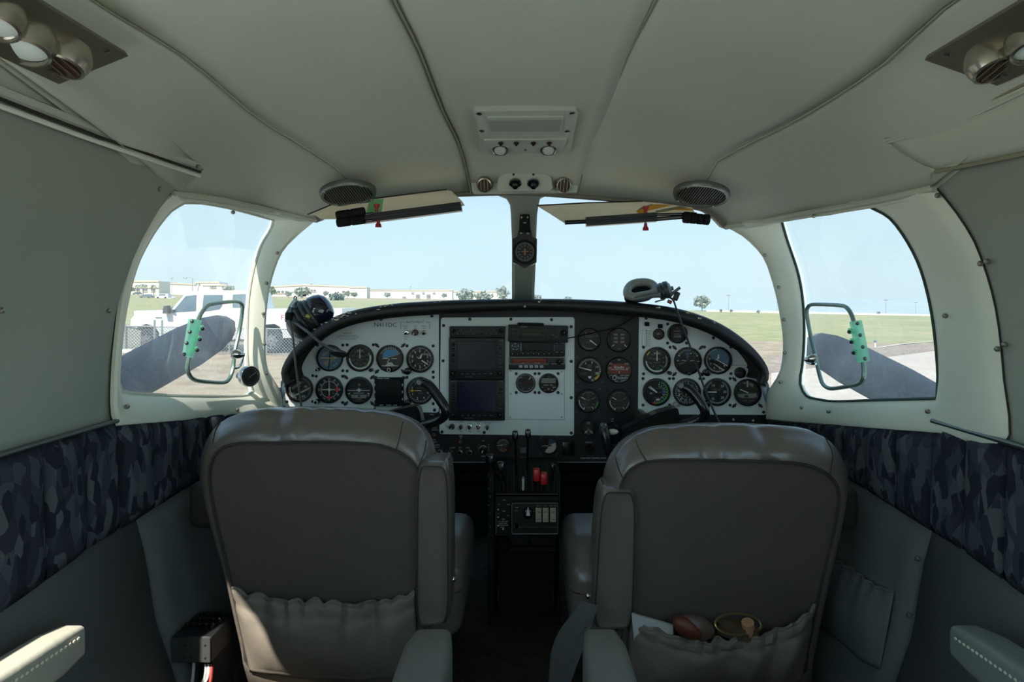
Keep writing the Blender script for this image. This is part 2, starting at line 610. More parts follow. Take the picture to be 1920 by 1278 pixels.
# screws of the frames
SCREW = mat('screw_head', (150, 146, 136), .35, .8)
def screw(px, py, parent, r=.0045, name='screw', d=None, m=None, off=.012):
    p = P(px, py, d) if d else on_hull(px, py, off)
    q = (Vector((0, .95, p.z)) - p).normalized()
    T = Matrix.Translation(p) @ q.to_track_quat('-Y', 'Z').to_matrix().to_4x4()
    mb = MB().lathe([(r, -.002), (r, .0015), (r * .75, .0032), (r * .2, .0038)], 10, T)
    return struct(name, mb, m or SCREW, parent)
for x, y in ((204, 582), (238, 762), (445, 768), (437, 398)):
    screw(x, y, windows[-1])
for x, y in ((520, 474), (500, 531), (494, 588), (496, 645), (500, 700)):
    screw(x, y, windows[-1], d=1.67)
for x, y in ((1838, 494), (1851, 490), (1772, 592), (1870, 654), (1884, 646), (1739, 771), (1503, 764), (1553, 771), (1758, 366), (1526, 405)):
    screw(x, y, windows[1])
for x, y in ((1434, 478), (1460, 538), (1469, 599), (1471, 661), (1463, 716)):
    screw(x, y, windows[1], d=1.67)

# ---- the side walls
walls = {-1: sroot('wall_left', (-.75, .6, CZ - .3)), 1: sroot('wall_right', (.75, .6, CZ - .3))}
WINY0, WINY1, WINZ0, WINZ1 = -2.25, .80, -.16, .25      # unseen cabin side window, enlarged to brighten the interior
def z_rail(s, y):
    return RAILZ[s]
def vcol(s, y, z0, z1, n=12):
    return [hull_at(s, y, z0 + (z1 - z0) * k / (n - 1)) for k in range(n)]
for s in (-1, 1):
    w = walls[s]
    # between the cabin window and the front frame
    fc = side_curve[s]
    a, b = fc[0], fc[-1]
    if s < 0:
        head = fc
    else:
        head = [p for p in fc if p.y < 1.13 or p.z > CZ - .2]
    # resample the seam from the top of the fabric up to the rail
    zb = -.222
    rail_end = P(372, 312, 1.28) if s < 0 else P(1662, 266, 1.2)
    up = [p for p in head if p.z > CZ + zb + .004]
    start = hull_at(s, up[0].y - .004, zb)
    front = catmull([start] + up, 26)
    front_top = front[-1]
    back_y = WINY1
    E = (eL, eR)[s > 0]
    i1 = min(range(len(E)), key=lambda i: (E[i] - CORNER[s][1]).length)
    i0 = next(i for i in range(len(E)) if E[i].y >= back_y)
    top = catmull([hull_at(s, back_y, RAILZ[s])] + E[i0:i1] + [front_top], 21)
    bot = [hull_at(s, back_y + (front[0].y - back_y) * k / 20, zb) for k in range(21)]
    lft = [hull_at(s, back_y, zb + (RAILZ[s] - zb) * j / 25) for j in range(26)]
    rows = []
    for k in range(21):
        t = k / 20
        row = []
        for j in range(26):
            u = j / 25
            row.append(bot[k] * (1 - u) + top[k] * u + lft[j] * (1 - t) + front[j] * t - (bot[0] * (1 - t) * (1 - u) + bot[20] * t * (1 - u) + top[0] * (1 - t) * u + top[20] * t * u))
        rows.append(row)
    o = struct('wall_panel', MB().grid(rows), WALLM, w)
    face_to(o, CENTRE - w.location)
    solidify(o, .02)
    ftop = catmull([hp(q) for q in FR[s]['top']], 16)
    # the rolled edge of the headliner over the window
    struct('headliner_hem', MB().tube([p + Vector((-s * .004, -.002, 0)) for p in ftop], .007, 8), LINER, w)
    # wall around the cabin window (a ring), then the rear part
    def ring_out(y, z):
        return hull_at(s, y, z)
    oc = [(BACK, zb), (WINY1, zb), (WINY1, RAILZ[s] - .002), (BACK, RAILZ[s] - .002)]
    def rect_loop(c, n, r=0):
        out = []
        for i in range(4):
            (y0, z0), (y1, z1) = c[i], c[(i + 1) % 4]
            out += [(y0 + (y1 - y0) * k / n, z0 + (z1 - z0) * k / n) for k in range(n)]
        return out
    # opening with rounded corners, the upper front one shaped for the seat's sun patch
    if s < 0:
        op = [(WINY0, WINZ0), (.75, WINZ0), (.765, .02), (.75, .11), (.59, .215), (.50, WINZ1), (WINY0, WINZ1)]
    else:
        op = [(WINY0, WINZ0), (.60, WINZ0), (.62, .05), (.5, .2), (.4, WINZ1), (WINY0, WINZ1)]
    opd = []
    for i in range(len(op)):
        (y0, z0), (y1, z1) = op[i], op[(i + 1) % len(op)]
        opd += [(y0 + (y1 - y0) * k / 10, z0 + (z1 - z0) * k / 10) for k in range(10)]
    cy, cz = -.75, .05
    ang = lambda q: math.atan2((q[1] - cz) / .4, (q[0] - cy) / 1.4)
    def polar(loop, a):
        # intersection of a ray from the centre with the loop
        dx, dz = math.cos(a) * 1.4, math.sin(a) * .4
        best = None
        for i in range(len(loop)):
            (x0, z0), (x1, z1) = loop[i], loop[(i + 1) % len(loop)]
            ex, ez = x1 - x0, z1 - z0
            den = dx * ez - dz * ex
            if abs(den) < 1e-12: continue
            t = ((x0 - cy) * ez - (z0 - cz) * ex) / den
            u = ((x0 - cy) * dz - (z0 - cz) * dx) / den
            if t > 0 and -1e-9 <= u <= 1 + 1e-9 and (best is None or t < best): best = t
        return (cy + dx * best, cz + dz * best)
    NA = 96
    aa = sorted([2 * math.pi * k / NA for k in range(NA)] + [ang(c) % (2 * math.pi) for c in oc])
    rows = [[hull_at(s, *polar(oc, a)) for a in aa], [hull_at(s, *polar(op, a)) for a in aa]]
    rows.insert(1, [Vector((s * half_width((p.z + q.z) / 2, (p.y + q.y) / 2), (p.y + q.y) / 2, (p.z + q.z) / 2)) for p, q in zip(*rows)])
    o = struct('cabin_window_surround', MB().grid(rows, True), WALLM, w)
    face_to(o, CENTRE - w.location)
    solidify(o, .02)
    cw = sroot('window_5' if s < 0 else 'window_6', hull_at(s, .1, 0))
    pl = [hull_at(s, *polar(op, a), off=-.015) for a in aa]
    pc = sum(pl, Vector()) / len(pl)
    struct('pane', MB().grid([[pc.lerp(p, t) for p in pl] for t in (.001, 1.02)], True), CLEAR, cw)
    struct('window_frame', MB().tube([hull_at(s, *polar(op, a)) for a in aa], .008, 6, True), FRAME, cw)

# long grip rail on the left, shade valance on the right
rl = [hull_at(-1, y, .262, .008) for y in (.4, .6, .8, 1.0)] + [P(372, 311, 1.265)]
struct('rail_channel', MB().tube(catmull(rl, 24), .007, 8), LINER, walls[-1])
struct('rail_slot', MB().tube([p + Vector((.004, 0, -.012)) for p in catmull(rl, 24)], .0026, 6), DARKSEAM, walls[-1])
struct('rail_lip', MB().tube([p + Vector((.002, 0, -.020)) for p in catmull(rl, 24)], .0036, 6), FRAME, walls[-1])
screw(372, 312, walls[-1], d=1.25)
screw(300, 354, walls[-1])
screw(3, 582, walls[-1])
vt = [hull_at(1, y, .272, .010) for y in (.4, .6, .8)] + [on_hull(1800, 226, .010), on_hull(1664, 267, .010)]
vb = [on_hull(1664, 267, .010), on_hull(1700, 290, .012), on_hull(1755, 321, .012)]
vl = [on_hull(1755, 321, .012), on_hull(1850, 302, .012), on_hull(1968, 275, .012), hull_at(1, .7, .21, .012), hull_at(1, .4, .21, .012)]
valance = catmull(vt, 24)
lowv = catmull(list(reversed(vl)), 24)
rows = [[p.lerp(q, t) + Vector((-.006 * math.sin(math.pi * t), 0, 0)) for p, q in zip(valance, lowv)] for t in [k / 6 for k in range(7)]]
o = struct('shade_valance', MB().grid(rows), LINER, walls[1]); face_to(o, CENTRE - walls[1].location); solidify(o, .01)
struct('valance_piping', MB().tube(valance + catmull(vb, 8)[1:], .0035, 6), LINER, walls[1])
struct('valance_piping', MB().tube([p + Vector((-.004, 0, .008)) for p in valance], .0022, 6), SEAM, walls[1])
struct('valance_lip', MB().tube(catmull(vl, 20), .0045, 6), SEAM, walls[1])
screw(1752, 324, walls[1], r=.003, d=1.12)

# ---- fabric side panels in upholstered pleats, vinyl below
def fabric_mat():
    m = bpy.data.materials.new('camouflage_fabric')
    m.use_nodes = True
    n, L = m.node_tree.nodes, m.node_tree.links
    b = n['Principled BSDF']
    b.inputs['Roughness'].default_value = .9
    b.inputs['Specular IOR Level'].default_value = .15
    t = n.new('ShaderNodeTexCoord')
    mp_ = n.new('ShaderNodeMapping')
    mp_.inputs['Scale'].default_value = (52, 60, 24)
    mp_.inputs['Rotation'].default_value = (.5, .2, .3)
    L.new(t.outputs['Object'], mp_.inputs[0])
    cols = []
    for dist, sc, rnd in (('EUCLIDEAN', 1.0, 1.0), ('EUCLIDEAN', 1.35, .9)):
        v = n.new('ShaderNodeTexVoronoi')
        v.distance = dist
        v.inputs['Scale'].default_value = sc
        v.inputs['Randomness'].default_value = rnd
        L.new(mp_.outputs[0], v.inputs['Vector'])
        s_ = n.new('ShaderNodeSeparateColor')
        L.new(v.outputs['Color'], s_.inputs[0])
        cols.append(s_.outputs[0])
    r1, r2 = n.new('ShaderNodeValToRGB'), n.new('ShaderNodeValToRGB')
    for r in (r1, r2):
        r.color_ramp.interpolation = 'CONSTANT'
    for p_, c_ in ((.25, (46, 50, 60)), (.55, (68, 73, 82)), (.8, (82, 86, 90))):
        r1.color_ramp.elements.new(p_).color = lin(*c_) + (1,)
    r1.color_ramp.elements[0].color = lin(56, 60, 72) + (1,)
    r1.color_ramp.elements[-1].color = lin(72, 77, 86) + (1,)
    r2.color_ramp.elements[0].color = lin(36, 40, 50) + (1,)
    r2.color_ramp.elements[-1].position = .28
    r2.color_ramp.elements[-1].color = (1, 1, 1, 1)
    L.new(cols[0], r1.inputs[0])
    L.new(cols[1], r2.inputs[0])
    mi = n.new('ShaderNodeMix')
    mi.data_type = 'RGBA'
    mi.blend_type = 'DARKEN'
    mi.inputs['Factor'].default_value = 1
    L.new(r1.outputs[0], mi.inputs[6])
    L.new(r2.outputs[0], mi.inputs[7])
    L.new(mi.outputs[2], b.inputs['Base Color'])
    z = n.new('ShaderNodeTexNoise')
    z.inputs['Scale'].default_value = 500
    L.new(t.outputs['Object'], z.inputs['Vector'])
    bp = n.new('ShaderNodeBump')
    bp.inputs['Strength'].default_value = .25
    bp.inputs['Distance'].default_value = .003
    L.new(z.outputs[0], bp.inputs['Height'])
    L.new(bp.outputs[0], b.inputs['Normal'])
    return m
FABRIC = fabric_mat()
def fab_top(s, y):
    if s > 0: return -.222 - (0 if y < 1.13 else .014 + (y - 1.13) * .15)
    return -.222 - (0 if y < 1.165 else .006 + (y - 1.165) * .115)
def fab_bot(s, y):
    return -.44 + max(0, y - .9) * .085
for s in (-1, 1):
    w = walls[s]
    ys = [.42, .51, .60, .69, .78, .885, .985, 1.075, 1.155, 1.255, 1.345, 1.43, 1.51, 1.59, 1.67, 1.76]
    for y0, y1 in zip(ys, ys[1:]):
        rows = []
        for i in range(9):
            u = i / 8
            y = y0 + (y1 - y0) * u
            puff = .010 * (1 - (2 * u - 1) ** 4)
            row = []
            for j in range(10):
                v = j / 9
                e = min(1, min(v, 1 - v) * 8)
                z = fab_bot(s, y) + (fab_top(s, y) - fab_bot(s, y)) * v
                row.append(hull_at(s, y, z, .002 + puff * 1.3 * e ** .5))
            rows.append(row)
        o = struct('fabric_pleat', MB().grid(rows), FABRIC, w)
        face_to(o, CENTRE - w.location)
        solidify(o, .012)
    # bright rail over the fabric
    struct('fabric_rail', MB().tube([hull_at(s, y, -.220, .006) for y in (.4, .7, .95, 1.155)], .0042, 8), SATIN, w)
    # lower vinyl: aft piece and a forward piece that stands proud
    for y0, y1, off, nm in ((BACK, (1.21, 1.16)[s > 0], .006, 'lower_panel'), ((1.20, 1.15)[s > 0], 1.78, .018, 'lower_panel')):
        rows = []
        for k in range(15):
            y = y0 + (y1 - y0) * k / 14
            row = []
            for j in range(14):
                z = fab_bot(s, y) + .006 + (-.84 - fab_bot(s, y)) * j / 13
                e = min(1, j / 1.5)
                row.append(hull_at(s, y, z, off * e + (.012 * math.sin(math.pi * j / 13))))
            rows.append(row)
        o = struct(nm, MB().grid(rows), LOWW, w)
        face_to(o, CENTRE - w.location)
        solidify(o, .02)
for x, y in ((1720, 1047), (1704, 1153)):
    screw(x, y, walls[1], off=.03)

# ---- floor, firewall, rear bulkhead
struct('floor', MB().box(-.70, .70, .75, 2.3, CZ - .86, CZ - .82), CARPET)
struct('unseen_floor_aft', MB().box(-.70, .70, BACK, .75, CZ - .86, CZ - .82), mat('aft_bounce_carpet', (176, 166, 146), .95, var=.1, vscale=40))  # unseen pale floor, coloured to bounce light into the cabin
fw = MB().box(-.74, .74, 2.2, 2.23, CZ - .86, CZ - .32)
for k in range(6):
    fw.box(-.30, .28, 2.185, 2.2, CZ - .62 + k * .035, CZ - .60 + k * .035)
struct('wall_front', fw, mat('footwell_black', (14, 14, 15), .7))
struct('wall_back', MB().box(-.76, .76, BACK - .04, BACK, CZ - .86, CZ + .5), WALLM)
# side skins from the pillar forward to the firewall (inside of the nose)
for s in (-1, 1):
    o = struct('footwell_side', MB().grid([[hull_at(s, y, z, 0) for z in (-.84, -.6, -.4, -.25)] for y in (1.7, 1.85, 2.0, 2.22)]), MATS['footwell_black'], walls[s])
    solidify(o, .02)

# ---- windshield: header, centre post, two panes
trim = sroot('trim_1', P(984, 362, 1.62))
struct('windshield_header', MB().tube(hc, .007, 8), mat('header_trim', (120, 116, 102), .7), trim)
rows = [[p + Vector((0, a, b)) for p in hc] for a, b in ((0, .004), (.02, .003), (.05, .010), (.08, .03))]
o = struct('header_return', MB().grid(rows), WALLM, trim); solidify(o, .01, 0)
post = []
for py, xl, xr, d in ((360, 930, 1028, 1.625), (368, 950, 1012, 1.635), (380, 957, 1009, 1.65), (400, 959, 1006, 1.675), (450, 961, 1004, 1.75), (500, 961, 1003, 1.83), (545, 961, 1001, 1.9), (575, 961, 1001, 1.95)):
    a, b = P(xl, py, d), P(xr, py, d)
    m = (a + b) / 2
    post.append([a + Vector((0, .035, 0)), a + Vector((0, .008, 0)), a.lerp(b, .12) + Vector((0, -.004, 0)), m + Vector((0, -.008, 0)), a.lerp(b, .88) + Vector((0, -.004, 0)), b + Vector((0, .008, 0)), b + Vector((0, .035, 0))])
o = struct('centre_post', MB().grid(post), WALLM, trim); solidify(o, .004, 0)
for s, nm in ((-1, 'window_2'), (1, 'window_3')):
    wr = sroot(nm, P(984 + s * 200, 470, 1.8))
    pil = [P(*q) for q in FR[s]['pillar']]
    side = catmull([p + Vector((s * .012, .012, 0)) for p in pil], 24)
    ctr = catmull([P(984 + s * 8, q, d) for q, d in ((362, 1.65), (420, 1.73), (500, 1.85), (575, 1.98), (640, 2.06), (700, 2.12), (760, 2.18))], 24)
    rows = []
    for k in range(13):
        t = k / 12
        x0 = ctr[0].lerp(side[0], t).x
        i = min(range(len(hc)), key=lambda i: abs(hc[i].x - x0))
        dt = hc[i] + Vector((hc[i].x * .02, .014, .016)) - ctr[0].lerp(side[0], t)
        rows.append([b.lerp(a, t) + dt * (1 - j / 23) ** 2 + Vector((0, .05 * math.sin(math.pi * t) * j / 23, 0)) for j, (a, b) in enumerate(zip(side, ctr))])
    struct('pane', MB().grid(rows), GLASS, wr, label='curved windshield half with an added dimming tint')
# ================================================================== OUTSIDE
SLOPE = .020
def gz(x, y):
    """height of the gently side-sloping airfield"""
    return -SLOPE * max(-400, min(400, x)) * 1.0
def G(px, py):
    """ground point seen at a pixel"""
    k = (px - CX) / F
    # z = 2 - (py-560)/F*d = -SLOPE*k*d
    d = CZ / max(1e-4, (py - HY) / F - SLOPE * k)
    return Vector((k * d, d, -SLOPE * k * d))
def ground_mat(name, c1, c2, c3, sc, bump=.3):
    m = bpy.data.materials.new(name)
    m.use_nodes = True
    n, L = m.node_tree.nodes, m.node_tree.links
    b = n['Principled BSDF']
    b.inputs['Roughness'].default_value = .95
    b.inputs['Specular IOR Level'].default_value = .1
    t = n.new('ShaderNodeTexCoord')
    out = None
    rs = []
    for s_ in (sc, sc * 14):
        z = n.new('ShaderNodeTexNoise')
        z.inputs['Scale'].default_value = s_
        z.inputs['Detail'].default_value = 8
        z.inputs['Roughness'].default_value = .65
        L.new(t.outputs['Object'], z.inputs['Vector'])
        rs.append(z)
    r = n.new('ShaderNodeValToRGB')
    r.color_ramp.elements[0].position = .35
    r.color_ramp.elements[1].position = .65
    r.color_ramp.elements[0].color = lin(*c1) + (1,)
    r.color_ramp.elements[1].color = lin(*c2) + (1,)
    L.new(rs[0].outputs[0], r.inputs[0])
    r2 = n.new('ShaderNodeValToRGB')
    r2.color_ramp.elements[0].position = .45
    r2.color_ramp.elements[1].position = .7
    r2.color_ramp.elements[0].color = (0, 0, 0, 1)
    r2.color_ramp.elements[1].color = (1, 1, 1, 1)
    L.new(rs[1].outputs[0], r2.inputs[0])
    mi = n.new('ShaderNodeMix')
    mi.data_type = 'RGBA'
    L.new(r2.outputs[0], mi.inputs['Factor'])
    L.new(r.outputs[0], mi.inputs[6])
    mi.inputs[7].default_value = lin(*c3) + (1,)
    L.new(mi.outputs[2], b.inputs['Base Color'])
    bp = n.new('ShaderNodeBump')
    bp.inputs['Strength'].default_value = bump
    bp.inputs['Distance'].default_value = .05
    L.new(rs[1].outputs[0], bp.inputs['Height'])
    L.new(bp.outputs[0], b.inputs['Normal'])
    return m
DIRT = ground_mat('dry_dirt', (158, 144, 122), (176, 164, 142), (136, 120, 98), .12)
GRASS = ground_mat('short_grass', (132, 144, 100), (158, 160, 120), (178, 166, 132), .05)
DRYG = ground_mat('dry_grass', (158, 158, 126), (176, 166, 138), (140, 140, 104), .06)
APRON = ground_mat('pale_concrete', (188, 180, 168), (200, 192, 180), (178, 168, 156), .15, .1)
TARMAC = ground_mat('cracked_tarmac', (150, 138, 126), (172, 158, 144), (120, 108, 98), .25, .4)
def terrain(name, xs, ys, m, lift):
    rows = [[(x, y, gz(x, y) + lift) for y in ys] for x in xs]
    return struct(name, MB().grid(rows), m, smooth=0)
terrain('ground', [-4000, -400, -60, -20, 0, 20, 60, 400, 4000], [-60, 0, 20, 60, 200, 800, 5200], DIRT, 0)
def patch(name, pts, m, lift):
    """a piece of ground given by its outline, with thickness"""
    v = [(p[0], p[1], gz(p[0], p[1]) + lift) for p in pts] + [(p[0], p[1], gz(p[0], p[1]) - .05) for p in pts]
    n = len(pts)
    f = [tuple(range(n))] + [(i, i + n, (i + 1) % n + n, (i + 1) % n) for i in range(n)]
    return struct(name, MB().add(v, f), m, smooth=0)
def outline(px):
    return [tuple(G(a, b))[:2] for a, b in px]
patch('lawn', [(-400, 36), (-20, 38), (2, 60), (2, 240), (-400, 240)], GRASS, .02)
patch('lawn', [(2, 34), (60, 36), (120, 44), (300, 80), (300, 175), (2, 150)], GRASS, .02)
patch('dry_field', [(-398, 240), (2, 240), (2, 420), (-398, 420)], DRYG, .03)
patch('far_field', [(2, 150), (300, 175), (3900, 1200), (3900, 5000), (2, 5000)], mat('painted_haze_field', (162, 178, 186), .95, var=.1, vscale=.02), .03)  # sky haze painted into the field colour
patch('apron', outline([(1446, 760), (1446, 700), (1520, 690), (1640, 672), (1800, 650), (1900, 660), (1960, 800)]), APRON, .015)
patch('taxiway', outline([(1440, 668), (1560, 655), (1800, 640), (1950, 642), (1950, 652), (1800, 652), (1640, 673), (1520, 691), (1440, 701)]), TARMAC, .02)
patch('apron', [(-12, -10), (-3.2, -10), (-2.0, 7.6), (-7.0, 8.2), (-12, 9.0)], APRON, .015)
patch('apron', [(-3.2, -10), (8, -10), (6, 10), (-2, 7.6)], APRON, .012)
# painted line curving over the taxiway
ln = catmull([G(1575, 652) + Vector((0, 0, .04)), G(1640, 653) + Vector((0, 0, .04)), G(1690, 646) + Vector((0, 0, .04)), G(1780, 638) + Vector((0, 0, .04))], 16)
struct('painted_line', MB().grid([[p + Vector((0, -.12, 0)) for p in ln], [p + Vector((0, .12, 0)) for p in ln]]), mat('line_paint', (205, 200, 190), .8))

# ---- white pickup truck, side on
truck = thing('pickup_truck', 'white crew-cab pickup truck parked side-on behind the chain-link fence', 'truck', tuple(G(420, 661)))
TB = truck.location.copy()
TW = mat('truck_white', (226, 228, 228), .3, coat=.5)
TGL = mat('truck_window_glass', (92, 118, 132), .08, spec=.8)  # blue-grey lifted to paint in the haze over the truck
TBLK = mat('truck_black_trim', (70, 76, 80), .6)
TIRE = mat('tyre_rubber', (58, 60, 62), .85)
def TX(px): return (px - 268) * .0177 - 2.06         # metres along the truck, front axle at -2.06
def TZ(py): return (659 - py) * .0177
def tw(pts, y0, y1):
    return [(TX(a), TZ(b)) for a, b in pts]
MT = Matrix.Translation((TB.x - .63, TB.y + .15, TB.z))
def side_profile(pts, w0, w1):
    return MB().prism([(TX(a), TZ(b)) for a, b in pts], -w1, -w0, MT)
low = [(238, 606), (239, 596), (246, 588), (262, 583), (312, 578), (322, 590), (468, 590), (469, 577), (640, 576), (642, 612), (640, 626), (528, 632), (527, 622), (522, 610), (512, 605), (496, 606), (487, 613), (483, 634), (294, 634), (292, 620), (284, 609), (268, 605), (252, 610), (245, 620), (242, 630), (238, 628)]
obj('body', side_profile(low, 0, 1.98), TW, truck)
cabp = [(312, 580), (340, 548), (352, 543), (382, 541), (444, 541), (462, 545), (469, 577), (468, 592), (316, 592)]
mbc = MB()
o = side_profile(cabp, .06, 1.92)
obj('cab', o, TW, truck)
hood = MB().rbox(TX(240), TX(320), .10, 1.88, TZ(590), TZ(580), .05, MT)
obj('hood', hood, TW, truck)
for nm, pts in (('front_door_window', [(316, 583), (342, 552), (362, 550), (361, 580), (350, 581)]), ('rear_door_window', [(373, 582), (376, 550), (412, 550), (411, 570), (405, 577)]), ('rear_window', [(431, 556), (432, 549), (456, 548), (464, 574), (431, 574)])):
    obj(nm, side_profile(pts, .045, .06), TGL, truck)
for a in (367, 424):
    obj('door_seam', side_profile([(a, 592), (a + .7, 592), (a + .7, 630), (a, 630)], -.012, .0), mat('seam_grey', (140, 144, 146), .7), truck)
for a in (362, 416):
    obj('door_handle', side_profile([(a - 8, 596), (a, 596), (a, 599), (a - 8, 599)], -.05, .0), TBLK, truck)
mr_ = obj('side_mirror', side_profile([(306, 585), (308, 571), (315, 570), (316, 585)], -.22, -.03), TBLK, truck)
obj('mirror_arm', side_profile([(314, 578), (322, 578), (322, 582), (314, 582)], -.08, .08), TBLK, truck)
obj('fender_badge', side_profile([(286, 592), (298, 592), (298, 594), (286, 594)], -.012, .0), mat('badge_grey', (120, 128, 134), .4), truck)
obj('wiper_cowl', side_profile([(292, 577), (312, 573), (314, 578), (294, 580)], .2, 1.6), TBLK, truck)
t = MB()
t.text('FX4', TX(535), TZ(593), .24, .012, MT)
obj('bedside_lettering', t, mat('decal_red', (206, 110, 110), .6), truck, smooth=0)
obj('bumper', side_profile([(234, 612), (234, 624), (243, 628), (243, 610)], .1, 1.88), mat('bumper_grey', (150, 152, 154), .4, .3), truck)
obj('undercarriage', side_profile([(246, 632), (630, 632), (630, 640), (246, 640)], .35, 1.6), TBLK, truck)
for wx in (268, 505):
    for yy in (.02, 1.70):
        Tm = MT @ Matrix.Translation((TX(wx), yy + .13, TZ(637)))
        wh = obj('wheel', MB().lathe([(.12, .10), (.27, .12), (.37, .13), (.40, .10), (.40, -.10), (.37, -.13), (.12, -.12)], 28, Tm), TIRE, truck)
        rm = MB().lathe([(.03, .15), (.09, .145), (.10, .115), (.235, .105), (.265, .135), (.265, .05)], 24, Tm, False)
        for k in range(8):
            rm.bar(k * 45, .07, .24, .055, .14, Tm, tip=.8)
        ri = obj('rim', rm, mat('rim_alloy', (178, 182, 186), .35, .8), truck)
        ri.parent = wh
        ri.location = (0, 0, 0)

# ---- chain-link fence along the grass verge: posts, rails, wire fabric
fence = thing('chain_link_fence', 'low galvanised chain-link fence standing in front of the white truck', 'fence', tuple(G(420, 664)))
FB = fence.location.copy()
GALV = mat('galvanised_steel', (168, 176, 180), .45, .7)
fz = lambda x: gz(x, FB.y)
fx0, fx1 = G(150, 662).x, G(640, 662).x
def FXp(px): return (px - CX) / F * FB.y
FH = .86
for px in (175, 235, 290, 304, 365, 430, 500, 560, 620):
    x = FXp(px)
    tall = .18 if px in (290, 304) else 0
    obj('fence_post', MB().tube([(x, FB.y, fz(x)), (x, FB.y, fz(x) + FH + .03 + tall)], .028 if not tall else .034, 8), GALV, fence)
for h in (FH, .04):
    obj('fence_rail', MB().tube([(fx0, FB.y, fz(fx0) + h), (fx1, FB.y, fz(fx1) + h)], .02 if h > .1 else .008, 6), GALV, fence)
wire = MB()
stp = .105
k = 0
x = fx0 - FH
while x < fx1:
    for sgn in (1, -1):
        a, b = (x, x + FH)
        za, zb_ = (0, FH) if sgn > 0 else (FH, 0)
        # clip to the run of the fence
        if a < fx0: za += (zb_ - za) * (fx0 - a) / (b - a); a = fx0
        if b > fx1: zb_ = za + (zb_ - za) * (fx1 - a) / (b - a); b = fx1
        wire.tube([(a, FB.y + .012 * sgn, fz(a) + za), (b, FB.y + .012 * sgn, fz(b) + zb_)], .0075, 4)
    x += stp
wo_ = obj('chain_link_mesh', wire, GALV, fence, smooth=0)
wo_['kind'] = 'stuff'
# pale sheet tied behind the fence, and a red sign plate
sh = [(FXp(222), FB.y + .08, 0), (FXp(262), FB.y + .08, 0)]
rows = [[(FXp(215) + (FXp(262) - FXp(215)) * u, FB.y + .06 + .015 * math.sin(9 * u), fz(FXp(240)) + .05 + (FH - .08) * v + (-.12 if (u > .9 and v > .6) else 0)) for u in [i / 12 for i in range(13)]] for v in [j / 8 for j in range(9)]]
o = obj('fence_sheet', MB().grid(rows), mat('pale_sheet', (196, 198, 186), .8, var=.05), origin=(FXp(238), FB.y + .06, fz(FXp(238))))
solidify(o, .008)
tag(o, 'pale fabric sheet tied to the fence at its left end', 'sheet')
o = obj('ground_board', MB().rbox(FXp(222), FXp(258), FB.y - .3, FB.y - .15, fz(FXp(238)), fz(FXp(238)) + .13, .01), mat('white_board', (214, 212, 204), .7), origin=(FXp(238), FB.y - .2, fz(FXp(238))))
tag(o, 'white board lying at the foot of the fence below the pale sheet', 'board')
sg = thing('warning_sign', 'red diamond warning plate hung on the fence, half behind the propeller blade', 'sign', (FXp(326), FB.y - .08, fz(FXp(326)) + .4))
obj('plate', MB().prism([(-.36, 0), (0, .36), (.36, 0), (0, -.36)], .0, .012), mat('sign_red', (212, 120, 116), .6), sg, local=True)
obj('border', MB().prism([(-.40, 0), (0, .40), (.40, 0), (0, -.40)], -.01, -.004), mat('sign_white', (224, 220, 214), .6), sg, local=True)

# ---- warehouses far left
WH = mat('warehouse_white', (220, 216, 208), .8, var=.03, vscale=.05)
WHB = mat('warehouse_buff', (206, 190, 160), .8)
WIN = mat('far_window', (104, 120, 130), .3)
def at(px, d): return (px - CX) / F * d
def zat(py, d): return CZ - (py - HY) / F * d
def warehouse(label, d, x0, x1, y_top, y_base, depth, wins, trims=(), roofpts=None):
    """flat-roofed block by the far road: x0..x1 and heights read at distance d"""
    b = thing('warehouse', label, 'building', (at((x0 + x1) / 2, d), d, zat(y_base, d)))
    mbw = MB()
    pts = roofpts or [(x0, y_top), (x1, y_top)]
    outl = [(at(x0, d), zat(y_base + 6, d))] + [(at(a, d), zat(q, d)) for a, q in pts] + [(at(x1, d), zat(y_base + 6, d))]
    mbw.prism(outl, -d - depth, -d)
    obj('walls', mbw, WH, b)
    obj('parapet', MB().grid([[Vector((at(a, d), d - .4, zat(q, d) + e)) for a, q in pts] for e in (-.5, .5)]).grid([[Vector((at(a, d), d - .4 + e, zat(q, d) + .5)) for a, q in pts] for e in (0, 1.5)]), mat('parapet_cream', (206, 196, 176), .8), b)
    for (a, c, q0, q1) in wins:
        wn = obj('window', MB().box(at(a, d), at(c, d), d - .5, d + .2, zat(q1, d), zat(q0, d)), WIN, b)
        k = obj('window_frame', MB().box(at(a, d) - .3, at(c, d) + .3, d - .55, d - .3, zat(q1, d) - .4, zat(q1, d)), WHB, b)
    for (a, c, q0, q1) in trims:
        obj('wall_band', MB().box(at(a, d), at(c, d), d - .45, d + .1, zat(q1, d), zat(q0, d)), WHB, b)
    return b
warehouse('white two-storey warehouse at far left above the truck hood', 380, 150, 298, 527, 549, 12, [(255, 262, 534, 537), (268, 276, 534, 537), (255, 262, 541, 545), (268, 276, 541, 545), (284, 291, 534, 537), (284, 291, 541, 545)], [(240, 298, 538, 540)])
warehouse('long low pale warehouse behind the truck cab, left of the pillar', 440, 298, 425, 529, 551, 12, [(400, 405, 536, 539), (394, 399, 536, 539)], [(380, 425, 534, 535.5)], [(298, 530), (366, 533), (368, 529), (412, 529), (413, 534), (425, 535)])
warehouse('white warehouse with a shallow gabled roof right of the left pillar', 500, 470, 688, 537, 558, 10, [(521, 525, 545, 549), (528, 532, 545, 549), (535, 539, 545, 549), (583, 586, 543, 546), (588, 592, 543, 546), (642, 646, 545, 549), (513, 517, 545, 549)], [(512, 545, 549, 550.5)], [(470, 540), (515, 537), (570, 534), (655, 537), (656, 538.5), (688, 538.5)])
